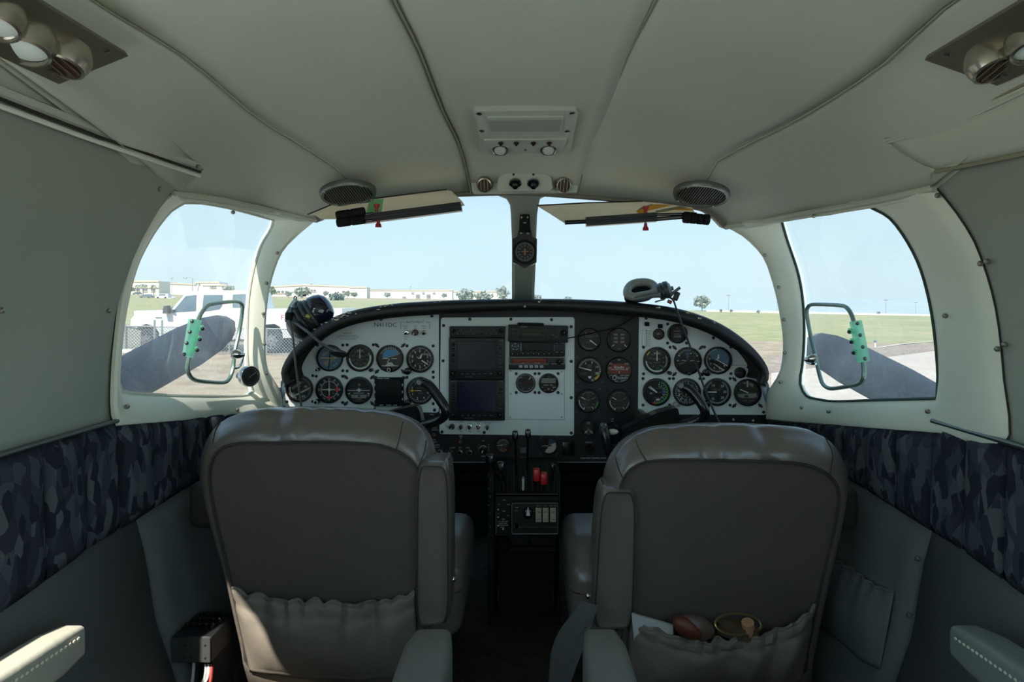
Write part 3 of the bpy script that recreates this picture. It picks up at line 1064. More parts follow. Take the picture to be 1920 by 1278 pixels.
warehouse('long low white warehouse in the middle left of the windshield', 570, 688, 848, 544, 560, 10, [(772, 776, 548, 550), (780, 787, 552, 554), (780, 787, 556, 558), (800, 807, 552, 554), (800, 807, 556, 558), (792, 796, 548, 550), (812, 816, 548, 550), (755, 761, 556, 558)], [(688, 848, 544, 545)])
warehouse('far white warehouse partly behind trees left of the centre post', 650, 848, 950, 546, 562, 12, [(870, 876, 551, 553), (905, 910, 551, 553)], [(848, 950, 546, 547)])

# ---- trees and shrubs far off
LEAF = {k: mat('foliage_' + k, c, .9, var=.25, vscale=1.5) for k, c in (('grey', (156, 166, 154)), ('green', (124, 142, 118)), ('dark', (104, 122, 114)), ('palm', (140, 156, 132)))}  # leaf colours lightened to paint in the distance haze
BARK = mat('bark', (120, 110, 98), .9)
def foliage(c, rx, rz, n, leaf, seed):
    rnd = random.Random(seed)
    mb = MB()
    # clusters of leaf blades around a few limbs
    for i in range(n):
        while True:
            u = Vector((rnd.uniform(-1, 1), rnd.uniform(-1, 1), rnd.uniform(-1, 1)))
            if .25 < u.length < 1: break
        lob = 1 + .18 * math.sin(5 * math.atan2(u.z, u.x) + seed)
        p = Vector((c[0] + u.x * rx * lob, c[1] + u.y * rx * lob, c[2] + u.z * rz * lob))
        a = Vector((rnd.gauss(0, 1), rnd.gauss(0, 1), rnd.gauss(0, 1))).normalized() * leaf
        b = Vector((rnd.gauss(0, 1), rnd.gauss(0, 1), rnd.gauss(0, 1))).normalized() * leaf * .8
        mb.add([p - a, p + b, p + a, p - b], [(0, 1, 2, 3)])
    return mb
def tree(px, base, top, wpx, d, kind, label, seed, trunk=.3, n=340, group=None, nm='tree'):
    x, zb_, zt = at(px, d), zat(base, d), zat(top, d)
    h = zt - zb_
    r = wpx / F * d / 2 * 1.12
    t = thing(nm, label, 'tree' if nm != 'shrub' else 'shrub', (x, d, zb_ - .3), group)
    fo = obj('foliage', foliage((x, d, zb_ + h * (1 + trunk) / 2), r, h * (1 - trunk) / 2, n, r * .19, seed), LEAF[kind], t, smooth=0)
    tr_ = MB().tube([(x, d, zb_ - .4), (x + r * .04, d, zb_ + h * .5), (x, d, zb_ + h * .8)], [h * .03, h * .022, h * .01], 6)
    for k in range(4):
        q = random.Random(seed + k)
        tr_.tube([(x, d, zb_ + h * (.3 + .1 * k)), (x + q.uniform(-.7, .7) * r, d + q.uniform(-.5, .5) * r, zb_ + h * (.6 + .08 * k))], [h * .012, h * .005], 5)
    obj('trunk', tr_, BARK, t)
    return t
def palm(px, base, top, d, label, seed):
    x, zb_, zt = at(px, d), zat(base, d), zat(top, d)
    h = zt - zb_
    t = thing('palm_tree', label, 'tree', (x, d, zb_ - .3))
    obj('trunk', MB().tube([(x, d, zb_ - .4), (x + h * .03, d, zb_ + h * .4), (x + h * .02, d, zt - h * .12)], [h * .035, h * .028, h * .022], 7), BARK, t)
    mb = MB()
    rnd = random.Random(seed)
    for k in range(16):
        a = 2 * math.pi * k / 16 + rnd.uniform(-.2, .2)
        L_ = h * rnd.uniform(.34, .46)
        e = rnd.uniform(-.1, .9)
        o = Vector((x + h * .02, d, zt - h * .12))
        dv = Vector((math.cos(a), math.sin(a), 0))
        sd_ = Vector((-math.sin(a), math.cos(a), 0))
        l, r_ = [], []
        for i in range(6):
            u = i / 5
            p = o + dv * L_ * u + Vector((0, 0, L_ * (e * u - 1.1 * u * u)))
            wd = L_ * .13 * math.sin(math.pi * (.12 + .86 * u))
            l.append(p - sd_ * wd - Vector((0, 0, wd * .5)))
            r_.append(p + sd_ * wd - Vector((0, 0, wd * .5)))
        mb.grid([l, [(p + q) / 2 + Vector((0, 0, L_ * .03)) for p, q in zip(l, r_)], r_])
    obj('fronds', mb, LEAF['palm'], t)
palm(258, 552, 533, 345, 'palm in front of the far left warehouse, nearest the window frame', 3)
palm(268, 552, 531, 340, 'bushy middle palm in front of the far left warehouse', 4)
palm(288, 553, 532, 346, 'palm at the right end of the far left warehouse', 5)
tree(244, 550, 538, 16, 350, 'green', 'low tree at the far left edge of the side window', 6)
palm(371, 545, 529, 300, 'palm above the truck cab roof beside the lamp post', 7)
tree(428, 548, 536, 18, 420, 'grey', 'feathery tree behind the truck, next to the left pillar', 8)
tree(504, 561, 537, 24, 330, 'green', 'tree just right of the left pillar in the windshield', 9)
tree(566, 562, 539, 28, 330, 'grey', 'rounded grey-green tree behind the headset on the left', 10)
tree(541, 560, 546, 12, 340, 'grey', 'small pale tree between the pillar and the headset', 11)
tree(611, 558, 545, 10, 380, 'grey', 'slim pale tree in front of the gabled warehouse', 12)
tree(632, 567, 549, 26, 240, 'dark', 'dark low tree standing on the grass right of the headset', 13, .2)
tree(651, 559, 545, 11, 360, 'palm', 'pair-like thin tree left of the warehouse corner', 14)
tree(664, 559, 548, 12, 360, 'palm', 'bushy small tree at the warehouse corner', 15)
tree(726, 560, 548, 12, 420, 'grey', 'lone pale tree before the long low warehouse', 16)
tree(833, 561, 549, 10, 430, 'grey', 'small tree near the right end of the long warehouse', 17)
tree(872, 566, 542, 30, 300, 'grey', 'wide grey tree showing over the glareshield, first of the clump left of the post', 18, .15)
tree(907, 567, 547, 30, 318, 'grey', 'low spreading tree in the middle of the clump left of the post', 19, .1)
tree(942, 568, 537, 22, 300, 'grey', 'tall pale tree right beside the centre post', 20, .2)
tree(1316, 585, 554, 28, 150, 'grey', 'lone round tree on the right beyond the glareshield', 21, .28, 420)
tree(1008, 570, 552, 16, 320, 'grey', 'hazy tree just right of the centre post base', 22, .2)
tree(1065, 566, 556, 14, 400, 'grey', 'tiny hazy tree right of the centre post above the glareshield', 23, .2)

# ---- vehicles parked by the far road
def parked(px, base, wpx, hpx, d, c, label, kind):
    x, z = at(px, d), zat(base, d)
    Lc, H = wpx / F * d, hpx / F * d
    t = thing(kind, label, 'van' if kind == 'van' else 'car', (x, d, z - .05))
    mc = mat('far_paint_%d' % px, c, .35)
    prof = [(-.5, .2), (-.5, .55), (-.3, .62), (-.2, .95), (.28, 1), (.42, .62), (.5, .55), (.5, .2)] if kind == 'car' else [(-.5, .2), (-.5, .6), (-.36, .68), (-.26, .98), (.48, 1), (.5, .9), (.5, .2)]
    obj('body', MB().prism([(u * Lc, v * H) for u, v in prof], -1.7, 0), mc, t, local=True)
    obj('side_window', MB().prism([(u * Lc, v * H) for u, v in ((-.26, .64), (-.17, .9), (.24, .92), (.34, .64))], .0, .03), WIN, t, local=True)
    for u in (-.3, .3):
        obj('wheel', MB().lathe([(H * .22, -.2), (H * .22, .04), (H * .1, .05)], 14, Matrix.Translation((u * Lc, 0, H * .22))), TIRE, t, local=True)
parked(272, 559, 22, 8, 190, (110, 126, 134), 'grey-blue car parked by the far road at left', 'car')
parked(303, 560, 24, 10, 190, (224, 226, 226), 'white van parked on the far road left of the truck cab', 'van')
parked(318, 561, 12, 6, 186, (220, 220, 218), 'small white car half behind the truck windshield', 'car')
parked(255, 552, 14, 5, 260, (90, 100, 110), 'dark car far left before the warehouse', 'car')

# ---- poles
def pole(px, base, top, d, r, label, arm=None):
    t = thing('light_pole' if arm else 'utility_pole', label, 'pole', (at(px, d), d, zat(base, d)))
    obj('mast', MB().tube([(at(px, d), d, zat(base, d)), (at(px, d), d, zat(top, d))], [r, r * .6], 6), GALV, t)
    if arm:
        obj('arm', MB().tube(catmull([(at(px, d), d, zat(top, d)), (at(px + arm * .5, d), d, zat(top - 1.5, d)), (at(px + arm, d), d, zat(top - 1, d))], 8), r * .6, 5), GALV, t)
        obj('lamp_head', MB().ball((at(px + arm, d), d, zat(top - .6, d)), (r * 6, r * 3, r * 1.6)), GALV, t)
    else:
        obj('crossarm', MB().box(at(px, d) - r * 7, at(px, d) + r * 7, d - r, d + r, zat(top + 1.5, d) - r, zat(top + 1.5, d) + r), BARK, t)
pole(361, 560, 521, 160, .10, 'street light with a curved arm standing behind the truck', -14)
pole(322, 560, 520, 200, .06, 'thin bare pole left of the truck cab')
pole(1366, 584, 552, 150, .06, 'thin pole in the distance right of the lone round tree')
pole(1457, 586, 553, 160, .05, 'thin pole in the distance close to the right pillar')
pole(1661, 587, 561, 150, .06, 'thin pole in the distance in the right side window, middle')
pole(1717, 588, 566, 170, .06, 'thin pole in the distance in the right side window, nearest its rear edge')
pole(584, 556, 531, 420, .12, 'thin pole in front of the gabled warehouse')
pole(770, 560, 536, 420, .10, 'thin pole in front of the long low warehouse')

# white boundary wall along the far side of the right-hand field
bwall = thing('boundary_wall', 'long low white wall along the far edge of the right-hand grass', 'wall', (G(1600, 586).x, 140, gz(60, 140)))
pts = [G(1325, 583.5), G(1450, 584), G(1600, 585.5), G(1760, 587.5), G(1960, 590)]
yy = 138.0
seg = [Vector(((p.x / p.y) * yy, yy, 0)) for p in pts]
for a, b in zip(seg, seg[1:]):
    obj('wall_section', MB().hull8([(a.x, yy, gz(a.x, 0) - .2), (b.x, yy, gz(b.x, 0) - .2), (b.x, yy + .3, gz(b.x, 0) - .2), (a.x, yy + .3, gz(a.x, 0) - .2)], [(a.x, yy, gz(a.x, 0) + .42), (b.x, yy, gz(b.x, 0) + .42), (b.x, yy + .3, gz(b.x, 0) + .42), (a.x, yy + .3, gz(a.x, 0) + .42)]), mat('wall_white', (226, 226, 220), .8), bwall, smooth=0)
for k, (px, py, w) in enumerate(((1352, 582, 5), (1422, 584, 7), (1647, 586, 6), (1371, 583, 6))):
    d = 130 + k
    t = thing('shrub', ('low shrub before the white wall right of the lone tree', 'low shrub before the white wall near the right pillar', 'low shrub before the white wall seen in the right side window', 'second low shrub before the white wall right of the lone tree')[k], 'shrub', (at(px, d), d, gz(at(px, d), d)))
    obj('foliage', foliage((at(px, d), d, zat(py, d)), w / F * d / 2, .35, 60, .12, 40 + k), LEAF['dark'], t, smooth=0)
# marker post on the taxiway edge
g = G(1641, 653)
mk = thing('taxiway_marker', 'small white marker post standing at the taxiway edge on the right', 'post', tuple(g))
obj('post', MB().tube([g, g + Vector((0, 0, .30))], .035, 8), mat('marker_white', (226, 224, 216), .6), mk)
obj('cap', MB().lathe([(.05, -.05), (.05, .05)], 10, Matrix.Translation(g + Vector((0, 0, .33)))), mat('marker_blue', (90, 110, 150), .5), mk)

# ---- propellers on both wings, each with its nacelle
PROPM = mat('propeller_paint', (34, 50, 70), .45, var=.12, vscale=6)
def propeller(s, tip, ang, label, nlabel):
    R = .99
    a = math.radians(ang)
    hub = Vector((tip[0] + s * R * math.cos(a), 2.4, tip[1] - R * math.sin(a)))
    pr = thing('propeller', label, 'propeller', tuple(hub))
    prof = [(-.25, .0), (.12, .045), (.22, .06), (.36, .083), (.6, .088), (.8, .082), (.9, .070), (.955, .052), (.982, .032), (.995, .006)]
    for k in range(3):
        rot = Matrix.Rotation(math.pi * 2 / 3 * k, 4, 'Y')
        base = Matrix.Rotation(-a if s < 0 else -(math.pi - a), 4, 'Y')
        mb = MB()
        rows = []
        for r, c in prof[1:]:
            tw_ = math.radians(34 - 24 * r) * s
            row = []
            th = .022 * (1 - r * .75)
            for q in range(12):
                f = 2 * math.pi * q / 12
                u, w = math.cos(f) * c, math.sin(f) * th
                row.append(Vector((r * R / .995, u * math.sin(tw_) + w * math.cos(tw_), u * math.cos(tw_) - w * math.sin(tw_))))
            rows.append(row)
        mb.grid(rows, True)
        mb.f.append(tuple(range(12)))
        T = Matrix.Translation(hub) @ rot @ base
        mb.v = [T @ v for v in mb.v]
        obj('blade', mb, PROPM, pr)
    obj('spinner', MB().lathe([(.17, .08), (.17, -.02), (.15, -.14), (.10, -.25), (.03, -.32)], 24, Matrix.Translation(hub)), CHROME, pr)
    nc = thing('engine_nacelle', nlabel, 'engine', (hub.x, 1.6, hub.z))
    obj('cowling', MB().lathe([(.20, -2.28), (.34, -2.15), (.40, -1.9), (.42, -1.4), (.40, -.6), (.36, .3), (.25, 1.2)], 28, Matrix.Translation((hub.x, 0, hub.z)) @ Matrix.Scale(1, 4)), TW, nc)
    wg = MB()
    sec = [(-.05, 0), (.15, .09), (.5, .13), (1.0, .09), (1.9, .0), (1.0, -.05), (.3, -.07)]
    wg.grid([[Vector((x, .95 - q, hub.z + .1 + h)) for q, h in sec] for x in (s * .80, s * 7.2)], True)
    obj('wing', wg, TW, nc)
propeller(-1, (-1.05 - .04, CZ - (603 - HY) / F * 2.4), 28.5, 'dark three-blade propeller seen through the left side window', 'white engine nacelle and wing on the left, outside the cabin')
propeller(1, (1.05, CZ - (637 - HY) / F * 2.4), 27.5, 'dark three-blade propeller seen through the right side window', 'white engine nacelle and wing on the right, outside the cabin')
# ================================================================== INSTRUMENT PANEL
PD = 1.75                                   # distance of the panel face
S = PD / F                                  # metres per photo pixel on the panel
def L2(px, py, o):
    """panel position relative to a part's origin pixel"""
    return ((px - o[0]) * S, -(py - o[1]) * S)
def rounded(pts, r, n=4):
    out = []
    m = len(pts)
    for i in range(m):
        p, a, b = Vector(pts[i]), Vector(pts[i - 1]), Vector(pts[(i + 1) % m])
        da, db = (a - p), (b - p)
        k = min(r, da.length * .45, db.length * .45)
        q0, q1 = p + da.normalized() * k, p + db.normalized() * k
        for j in range(n + 1):
            t = j / n
            out.append(tuple(q0 * (1 - t) ** 2 + p * 2 * t * (1 - t) + q1 * t * t))
    return out
PO = (984, 680)
panel = thing('instrument_panel', 'wide black instrument panel with three white plates under the glareshield', 'instrument panel', tuple(P(984, 680, PD)))
TP = Matrix.Translation(panel.location)
def pl(px, py): return L2(px, py, PO)
back = [(528, 774), (526, 716), (545, 690), (600, 636), (660, 600), (720, 582), (820, 572), (984, 569), (1150, 573), (1240, 582), (1300, 596), (1360, 624), (1400, 652), (1428, 690), (1442, 722), (1441, 800), (1425, 866), (545, 866)]
obj('panel_backing', MB().prism([pl(*q) for q in back], -.012, 0, TP), BLACK, panel)
plates = dict(
    left=[(531, 767), (529, 722), (546, 696), (590, 648), (640, 611), (700, 592), (760, 584), (823, 582), (823, 773), (700, 770)],
    centre=[(827, 595), (1077, 594), (1076, 816), (824, 813)],
    right=[(1198, 588), (1225, 587), (1260, 592), (1300, 602), (1350, 622), (1385, 645), (1420, 680), (1437, 722), (1437, 777), (1196, 776)])
for k, q in plates.items():
    obj('panel_plate', MB().prism(rounded([pl(*a) for a in q], .008), 0, .0028, TP), WHITEP, panel)
PW = .0028
# glove-size cover plate in the centre panel
cvr = [(953, 692), (1058, 692), (1058, 786), (953, 785)]
obj('access_cover', MB().prism([pl(*a) for a in cvr], PW, PW + .0012, TP), WHITEP, panel)
fr = MB()
for a, b in zip(cvr, cvr[1:] + cvr[:1]):
    (x0, y0), (x1, y1) = pl(*a), pl(*b)
    fr.tube([TP @ Vector((x0, -PW - .0012, y0)), TP @ Vector((x1, -PW - .0012, y1))], .0006, 4)
obj('cover_edge', fr, GREYINK, panel)
PSC = mat('panel_screw_black', (30, 32, 34), .45)
def pscrew(px, py, r=.0044, w=PW, m=None):
    u, v = pl(px, py)
    mb = MB().lathe([(r, 0), (r, .0012), (r * .7, .0026), (r * .25, .0022)], 10, TP @ Matrix.Translation((u, -w, v)))
    mb.bar(30, -r * .55, r * .55, r * .22, .0028, TP @ Matrix.Translation((u, -w, v)))
    return obj('panel_screw', mb, m or PSC, panel)
for q in ((715, 598), (810, 592), (564, 681), (534, 763), (703, 766), (815, 768), (832, 610), (881, 598), (958, 598), (1034, 599), (1071, 612), (831, 676), (1071, 677), (829, 743), (1071, 745), (829, 809), (908, 810), (1071, 811), (1211, 596), (1337, 633), (1402, 688), (1431, 772), (1247, 764)):
    pscrew(*q)
for q in ((958, 695), (1053, 696), (958, 738), (1053, 738), (957, 781), (1053, 781)):
    pscrew(*q, r=.0022, w=PW + .0012, m=mat('plate_rivet', (150, 158, 158), .5))
for q in ((1375, 786), (1412, 788)):
    pscrew(*q, r=.0030, w=0, m=mat('bright_screw', (215, 218, 214), .4))
# printed lettering
def print_on(name, items, m, w):
    mb = MB()
    for it in items:
        t, px, py, sz = it[:4]
        u, v = pl(px, py)
        mb.text(t, u, v, sz * S * (1 if sz > 5 else .82), w, TP, bold=it[4] if len(it) > 4 else 0)
    return obj(name, mb, m, panel, smooth=0)
tx = [('N411DC', 723, 609, 11.4), ('AUTO PILOT', 778.5, 603.5, 5.8), ('WARNING', 652, 624.5, 4.2)]
for t, a, b in (('FRONT', 761, 611), ('CRS', 761, 615), ('NAV', 779, 611), ('SEL', 779, 615), ('MAN', 795, 611), ('ADJ', 795, 615), ('BACK', 761.5, 631), ('CRS', 761.5, 635), ('O/S', 865, 790), ('ALT', 881, 788), ('ON', 881, 793), ('PHONES', 897, 789), ('ON', 897, 793), ('COM SEL', 914, 793), ('MIC', 865, 808.5), ('OFF', 881, 808.5), ('OFF', 897, 808.5), ('1  2', 915, 805)):
    tx.append((t, a, b, 4.0))
for k, t in enumerate(('INTENTIONAL SPINS PROHIBITED', 'REFER TO FLIGHT MANUAL FOR LIMITS', 'DO NOT EXCEED AIRSPEED')):
    tx.append((t, 653, 629 + k * 3, 3.0))
tx.append(('MIN SPEED SINGLE ENGINE', 1386, 684, 3.2))
for k in range(8):
    tx.append((('FT', '0', '3', '6', '9', '12', '15', '18')[k], 1203.5, 620 + 4 * k, 3.6))
    tx.append((('MP RPM', '29 24', '28 24', '28 23', '27 23', '26 23', '25 23', '24 22')[k], 1216, 620 + 4 * k, 3.6))
print_on('plate_lettering', tx, INK, PW + .0004)
br = MB()
for a, b in (((752, 603.5), (760, 603.5)), ((752, 603.5), (752, 616)), ((798, 603.5), (806, 603.5)), ((806, 603.5), (806, 616)), ((1211, 618), (1211, 651))):
    (x0, y0), (x1, y1) = pl(*a), pl(*b)
    br.box(min(x0, x1) - .0004, max(x0, x1) + .0004, -PW - .0006, -PW, min(y0, y1) - .0004, max(y0, y1) + .0004, TP)
obj('bracket_line', br, INK, panel)
lt = []
for t, a, b, s in (('PROP', 810, 777, 3.6), ('PITOT', 815, 802, 3.6), ('DEFROST', 816, 806, 3.6), ('FUEL', 814, 824, 3.4), ('BOOST', 815, 828, 3.4), ('IN-FLIGHT', 818, 834, 3.4), ('DOOR  B', 818, 838, 3.4), ('ON', 817, 854, 3.2), ('GEAR', 864, 817, 3.4), ('UP', 864, 820.5, 3.4), ('DOWN', 848.5, 839, 3.6), ('BAT', 862.5, 839, 3.6), ('L FIRE', 877, 839, 3.6), ('OFF', 906, 826, 3.4), ('OPEN', 906, 855, 3.4), ('FUEL', 965, 858, 4.0), ('PRESSURE', 981, 858, 4.0), ('TEMPERATURE', 1007, 858.5, 4.0), ('LBS', 967, 862.5, 3.4), ('QUANTITY', 982, 862.5, 3.4), ('NORMAL', 1005, 863, 3.4), ('DEFROST', 1104.5, 829, 3.8), ('TAB', 1148, 785, 3.6), ('SET', 1148, 789, 3.6), ('CARB AIR', 1147, 825.5, 3.6), ('TAIL', 1161, 829, 3.6), ('CABIN HEAT CONTROL VALVE', 1112, 858.5, 4.2)):
    lt.append((t, a, b, s))
for k, (l, r_) in enumerate((('0', '25'), ('5', '20'), ('7', '15'), ('9', '10'))):
    lt.append((l, 897, 833 + 3.8 * k, 3.2))
    lt.append((r_, 916, 833 + 3.8 * k, 3.2))
print_on('panel_lettering', lt, WHITEINK, .0006)
# toggle switches, buttons and knobs belonging to the panel
def toggle(px, py, w=PW, tilt=0, m=None, base=None):
    u, v = pl(px, py)
    T = TP @ Matrix.Translation((u, -w, v))
    o = obj('toggle_switch', MB().lathe([(.0062, 0), (.0062, .0022), (.0042, .003), (.0042, .006)], 8, T), base or CHROME, panel)
    h = MB().tube([T @ Vector((0, -.005, 0)), T @ Vector((tilt * .002, -.016, -.003))], [.0022, .0030], 8)
    k = mesh_of('lever', h, m or BLACKG, wloc(o))
    l = bpy.data.objects.new('lever', k); COL.objects.link(l); l.parent = o
def pknob(px, py, r, h, w, m, name='knob', pointer=True, cap=None):
    u, v = pl(px, py)
    T = TP @ Matrix.Translation((u, -w, v))
    R = r * S
    o = obj(name, MB().lathe([(R * 1.15, 0), (R * 1.15, h * .25), (R, h * .3), (R * .92, h), (R * .5, h * 1.05)], 16, T), m, panel)
    if pointer:
        l = bpy.data.objects.new('pointer', mesh_of('pointer', MB().bar(200, 0, R * .85, R * .3, h * 1.07, T), WHITEINK, wloc(o), 0))
        COL.objects.link(l); l.parent = o
    return o
toggle(763.5, 623, tilt=-1)
pknob(779, 623, 5.2, .022, PW, mat('brown_knob', (72, 60, 54), .4))
toggle(795.5, 623, base=STEEL)
pknob(848, 799, 4.6, .014, PW, BLACKG)
toggle(865, 799, base=STEEL); toggle(881, 799); toggle(897, 799, m=mat('red_lever', (150, 50, 44), .4)); toggle(914, 799.5, base=STEEL)
AMB = mat('amber_lamp', (92, 58, 34), .3)
def lamp(px, py, r, m, w=0):
    u, v = pl(px, py)
    obj('indicator_lamp', MB().lathe([(r * S * 1.2, 0), (r * S * 1.2, .003), (r * S, .004), (r * S * .8, .007), (r * S * .3, .0085)], 14, TP @ Matrix.Translation((u, -w, v))), m, panel)
lamp(813, 815, 3.6, AMB); lamp(862.5, 828, 3.8, AMB)
def ring_button(px, py, r, m):
    u, v = pl(px, py)
    T = TP @ Matrix.Translation((u, 0, v))
    o = obj('push_button', MB().lathe([(r * S, 0), (r * S, .004), (r * S * .7, .0045), (r * S * .68, .002)], 18, T), m, panel)
    l = bpy.data.objects.new('button_cap', mesh_of('button_cap', MB().lathe([(r * S * .62, .001), (r * S * .62, .004), (r * S * .3, .005)], 14, T), BLACKG, wloc(o)))
    COL.objects.link(l); l.parent = o
ring_button(824.5, 848, 6, SATIN); ring_button(844.5, 847, 5, mat('dark_red_ring', (58, 34, 36), .5)); ring_button(862.5, 847.5, 5.2, SATIN); ring_button(880.5, 847.5, 5.2, SATIN)
pknob(906, 842, 6, .012, 0, BLACKG)
ar = MB().arc(6.6 * S, 7.6 * S, -80, 60, .002, 14, TP @ Matrix.Translation((pl(906, 842)[0], 0, pl(906, 842)[1])))
obj('dial_arc', ar, WHITEINK, panel)
pknob(1104.5, 840, 7, .016, 0, BLACKM, pointer=False)
u0, v0 = pl(1054, 826); u1, v1 = pl(1076, 852)
obj('rocker_housing', MB().rbox(u0, u1, -.012, 0, v1, v0, .002, TP), BLACKG, panel)
obj('placard', MB().box(*[pl(985, 0)[0], pl(1009, 0)[0], -.0012, 0, pl(0, 849)[1], pl(0, 832)[1]], TP), mat('placard_navy', (24, 26, 40), .4), panel)
pm = []
for k in range(4):
    pm.append(('0 %d 24 20 15' % k, 982, 839.5 + 2.6 * k, 2.9))
print_on('placard_print', pm, WHITEINK, .0016)
obj('lower_edge_strip', MB().box(pl(790, 0)[0], pl(1150, 0)[0], -.002, .004, pl(0, 866.6)[1], pl(0, 865.4)[1], TP), GREYINK, panel)

# ---- round instruments
FACE = mat('dial_black', (24, 25, 26), .6)
FACEG = mat('dial_grey', (42, 42, 39), .6)
BEZ = mat('bezel_black', (18, 19, 21), .38)
NEED = mat('needle_white', (232, 234, 228), .5)
INKS = {'w': WHITEINK, 'g': mat('green_band', (60, 150, 70), .6), 'y': mat('yellow_band', (214, 178, 70), .6), 'r': mat('red_band', (214, 50, 48), .5), 'b': mat('blue_band', (66, 92, 170), .6),
        'n': NEED, 'k': INK, 's': mat('dial_sky', (70, 144, 190), .5), 'e': mat('dial_earth', (66, 60, 54), .6), 'd': mat('dim_marking', (132, 132, 124), .6), 'a': mat('aircraft_white', (206, 208, 200), .5),
        'o': mat('orange_face', (118, 52, 34), .5), 'c': mat('cream_sector', (196, 198, 178), .6), 'i': mat('indigo_sector', (74, 92, 118), .5), 'm': mat('lcd_grey', (120, 124, 108), .35), 'x': mat('dark_red_window', (70, 26, 30), .25), 'p': mat('painted_sky_reflection', (92, 120, 140), .18)}  # p is a sky reflection painted flat on the dial
ROLE = {'w': 'dial_markings', 'd': 'dial_markings', 'n': 'needle', 'g': 'green_arc', 'y': 'yellow_mark', 'r': 'red_flag', 'b': 'blue_arc', 's': 'sky_half', 'e': 'ground_half', 'a': 'miniature_aircraft', 'o': 'display_face', 'c': 'cream_sector', 'i': 'blue_sector', 'm': 'display_window', 'x': 'display_window', 'k': 'dark_markings', 'p': 'sky_reflection_paint'}
def gauge(name, px, py, rpx, label, draw, knob=None, screws='dot', face=FACE, base=PW, lens=True, bez=1.0, bmat=None, cat='gauge'):
    R = rpx * S
    g = thing(name, label, cat, tuple(P(px, py, PD) + Vector((0, -base, 0))))
    obj('bezel', MB().lathe([(R, .0), (R, .006), (R * .97, .0095), (R * (.99 - .09 * bez), .010), (R * (.96 - .09 * bez), .005), (R * (.96 - .09 * bez), .002)], 36, caps=False), bmat or BEZ, g, local=True)
    obj('dial', MB().lathe([(R * .92, .0002), (R * .92, .0018)], 36), face, g, local=True)
    parts = {}
    level = .0021
    for op in draw:
        key = op[1]
        mb = parts.setdefault((key, op[0] in ('bar',) and key == 'n'), MB())
        level += .00012
        k = op[0]
        if k == 'ticks':
            _, _, n, a0, a1, r0, r1, wd = op
            for i in range(n + 1):
                if a1 - a0 >= 360 and i == n: break
                mb.bar(a0 + (a1 - a0) * i / n, r0 * R, r1 * R, wd * R, level)
        elif k == 'nums':
            _, _, txt, a0, a1, r, sz = op
            for i, t in enumerate(txt):
                a = math.radians(a0 + (a1 - a0) * i / max(1, len(txt) - 1))
                mb.text(t, r * R * math.sin(a), r * R * math.cos(a), sz * R, level)
        elif k == 'numr':
            _, _, txt, a0, step, r, sz = op
            for i, t in enumerate(txt):
                a = a0 + step * i
                q = math.radians(a)
                mb.text(t, r * R * math.sin(q), r * R * math.cos(q), sz * R, level, rot=a)
        elif k == 'text':
            _, _, t, u, v, sz = op
            mb.text(t, u * R, v * R, sz * R, level)
        elif k == 'arc':
            _, _, r0, r1, a0, a1 = op
            mb.arc(r0 * R, r1 * R, a0, a1, level)
        elif k == 'bar':
            _, _, a, l0, l1, wd, tip = op
            mb.bar(a, l0 * R, l1 * R, wd * R, level + .0012, tip=tip)
        elif k == 'poly':
            _, _, pts = op
            mb.add([(u * R, -level, v * R) for u, v in pts], [tuple(range(len(pts)))])
    for (key, nd), mb in parts.items():
        obj(ROLE[key], mb, INKS[key], g, local=True, smooth=0)
    if lens:
        obj('lens', MB().lathe([(R * .89, .0062), (R * .6, .0070), (R * .1, .0073)], 28), LENS, g, local=True)
    if screws:
        for su in (-1, 1):
            for sv in (-1, 1):
                e = .955 * R
                if knob and (su, sv) == knob[:2]: continue
                T = Matrix.Translation((su * e, 0, sv * e))
                if screws == 'dot':
                    sm = MB().lathe([(.0042, 0), (.0042, .0012), (.0028, .0024), (.001, .002)], 10, T)
                else:
                    ang = 45 if su * sv > 0 else -45
                    sm = MB().rbox(-.0075, .0075, -.0022, 0, -.0026, .0026, .001, T @ Matrix.Rotation(math.radians(-ang if screws == 'oval' else ang), 4, 'Y'), 1)
                    sm.lathe([(.0042, 0), (.0042, .003), (.002, .0036)], 10, T)
                obj('mounting_screw', sm, PSC if screws != 'ring' else mat('dark_ring', (48, 50, 52), .4), g, local=True)
    if knob:
        su, sv, kr, kind = knob
        if kind == 'centre':
            T = Matrix.Translation((0, 0, -.78 * R))
        else:
            T = Matrix.Translation((su * .86 * R, 0, sv * .86 * R))
        kk = obj('setting_knob', MB().lathe([(kr * R, 0), (kr * R, .012), (kr * R * .94, .017), (kr * R * .6, .0185)], 14, T), BLACKG if kind != 'cream' else mat('cream_knob', (170, 170, 156), .4), g, local=True)
        if kind in ('ring', 'centre'):
            l = bpy.data.objects.new('knob_ring', mesh_of('knob_ring', MB().arc(kr * R * .62, kr * R * .86, 0, 360, .0186, 18, T), WHITEINK, Vector((0, 0, 0)), 0))
            COL.objects.link(l); l.parent = kk
    return g
NUM36 = ['N', '3', '6', 'E', '12', '15', 'S', '21', '24', 'W', '30', '33']
def asi(extra=()):
    return [('ticks', 'd', 40, 20, 340, .74, .84, .02), ('arc', 'w', .72, .82, 150, 268), ('arc', 'g', .66, .72, 60, 190), ('arc', 'w', .70, .73, 60, 130), ('nums', 'd', ['40', '60', '80', '100', '120', '140', '160', '180', '200'], 30, 325, .52, .17), ('text', 'd', 'AIRSPEED', 0, .12, .14), ('text', 'd', 'KNOTS', 0, -.14, .14), ('text', 'd', '- - - - - -', 0, -.3, .16), ('poly', 'd', [(-.26, .60), (.26, .60), (.2, .46), (-.2, .46)]), ('bar', 'n', 0, -.02, .72, .075, .5), *extra]
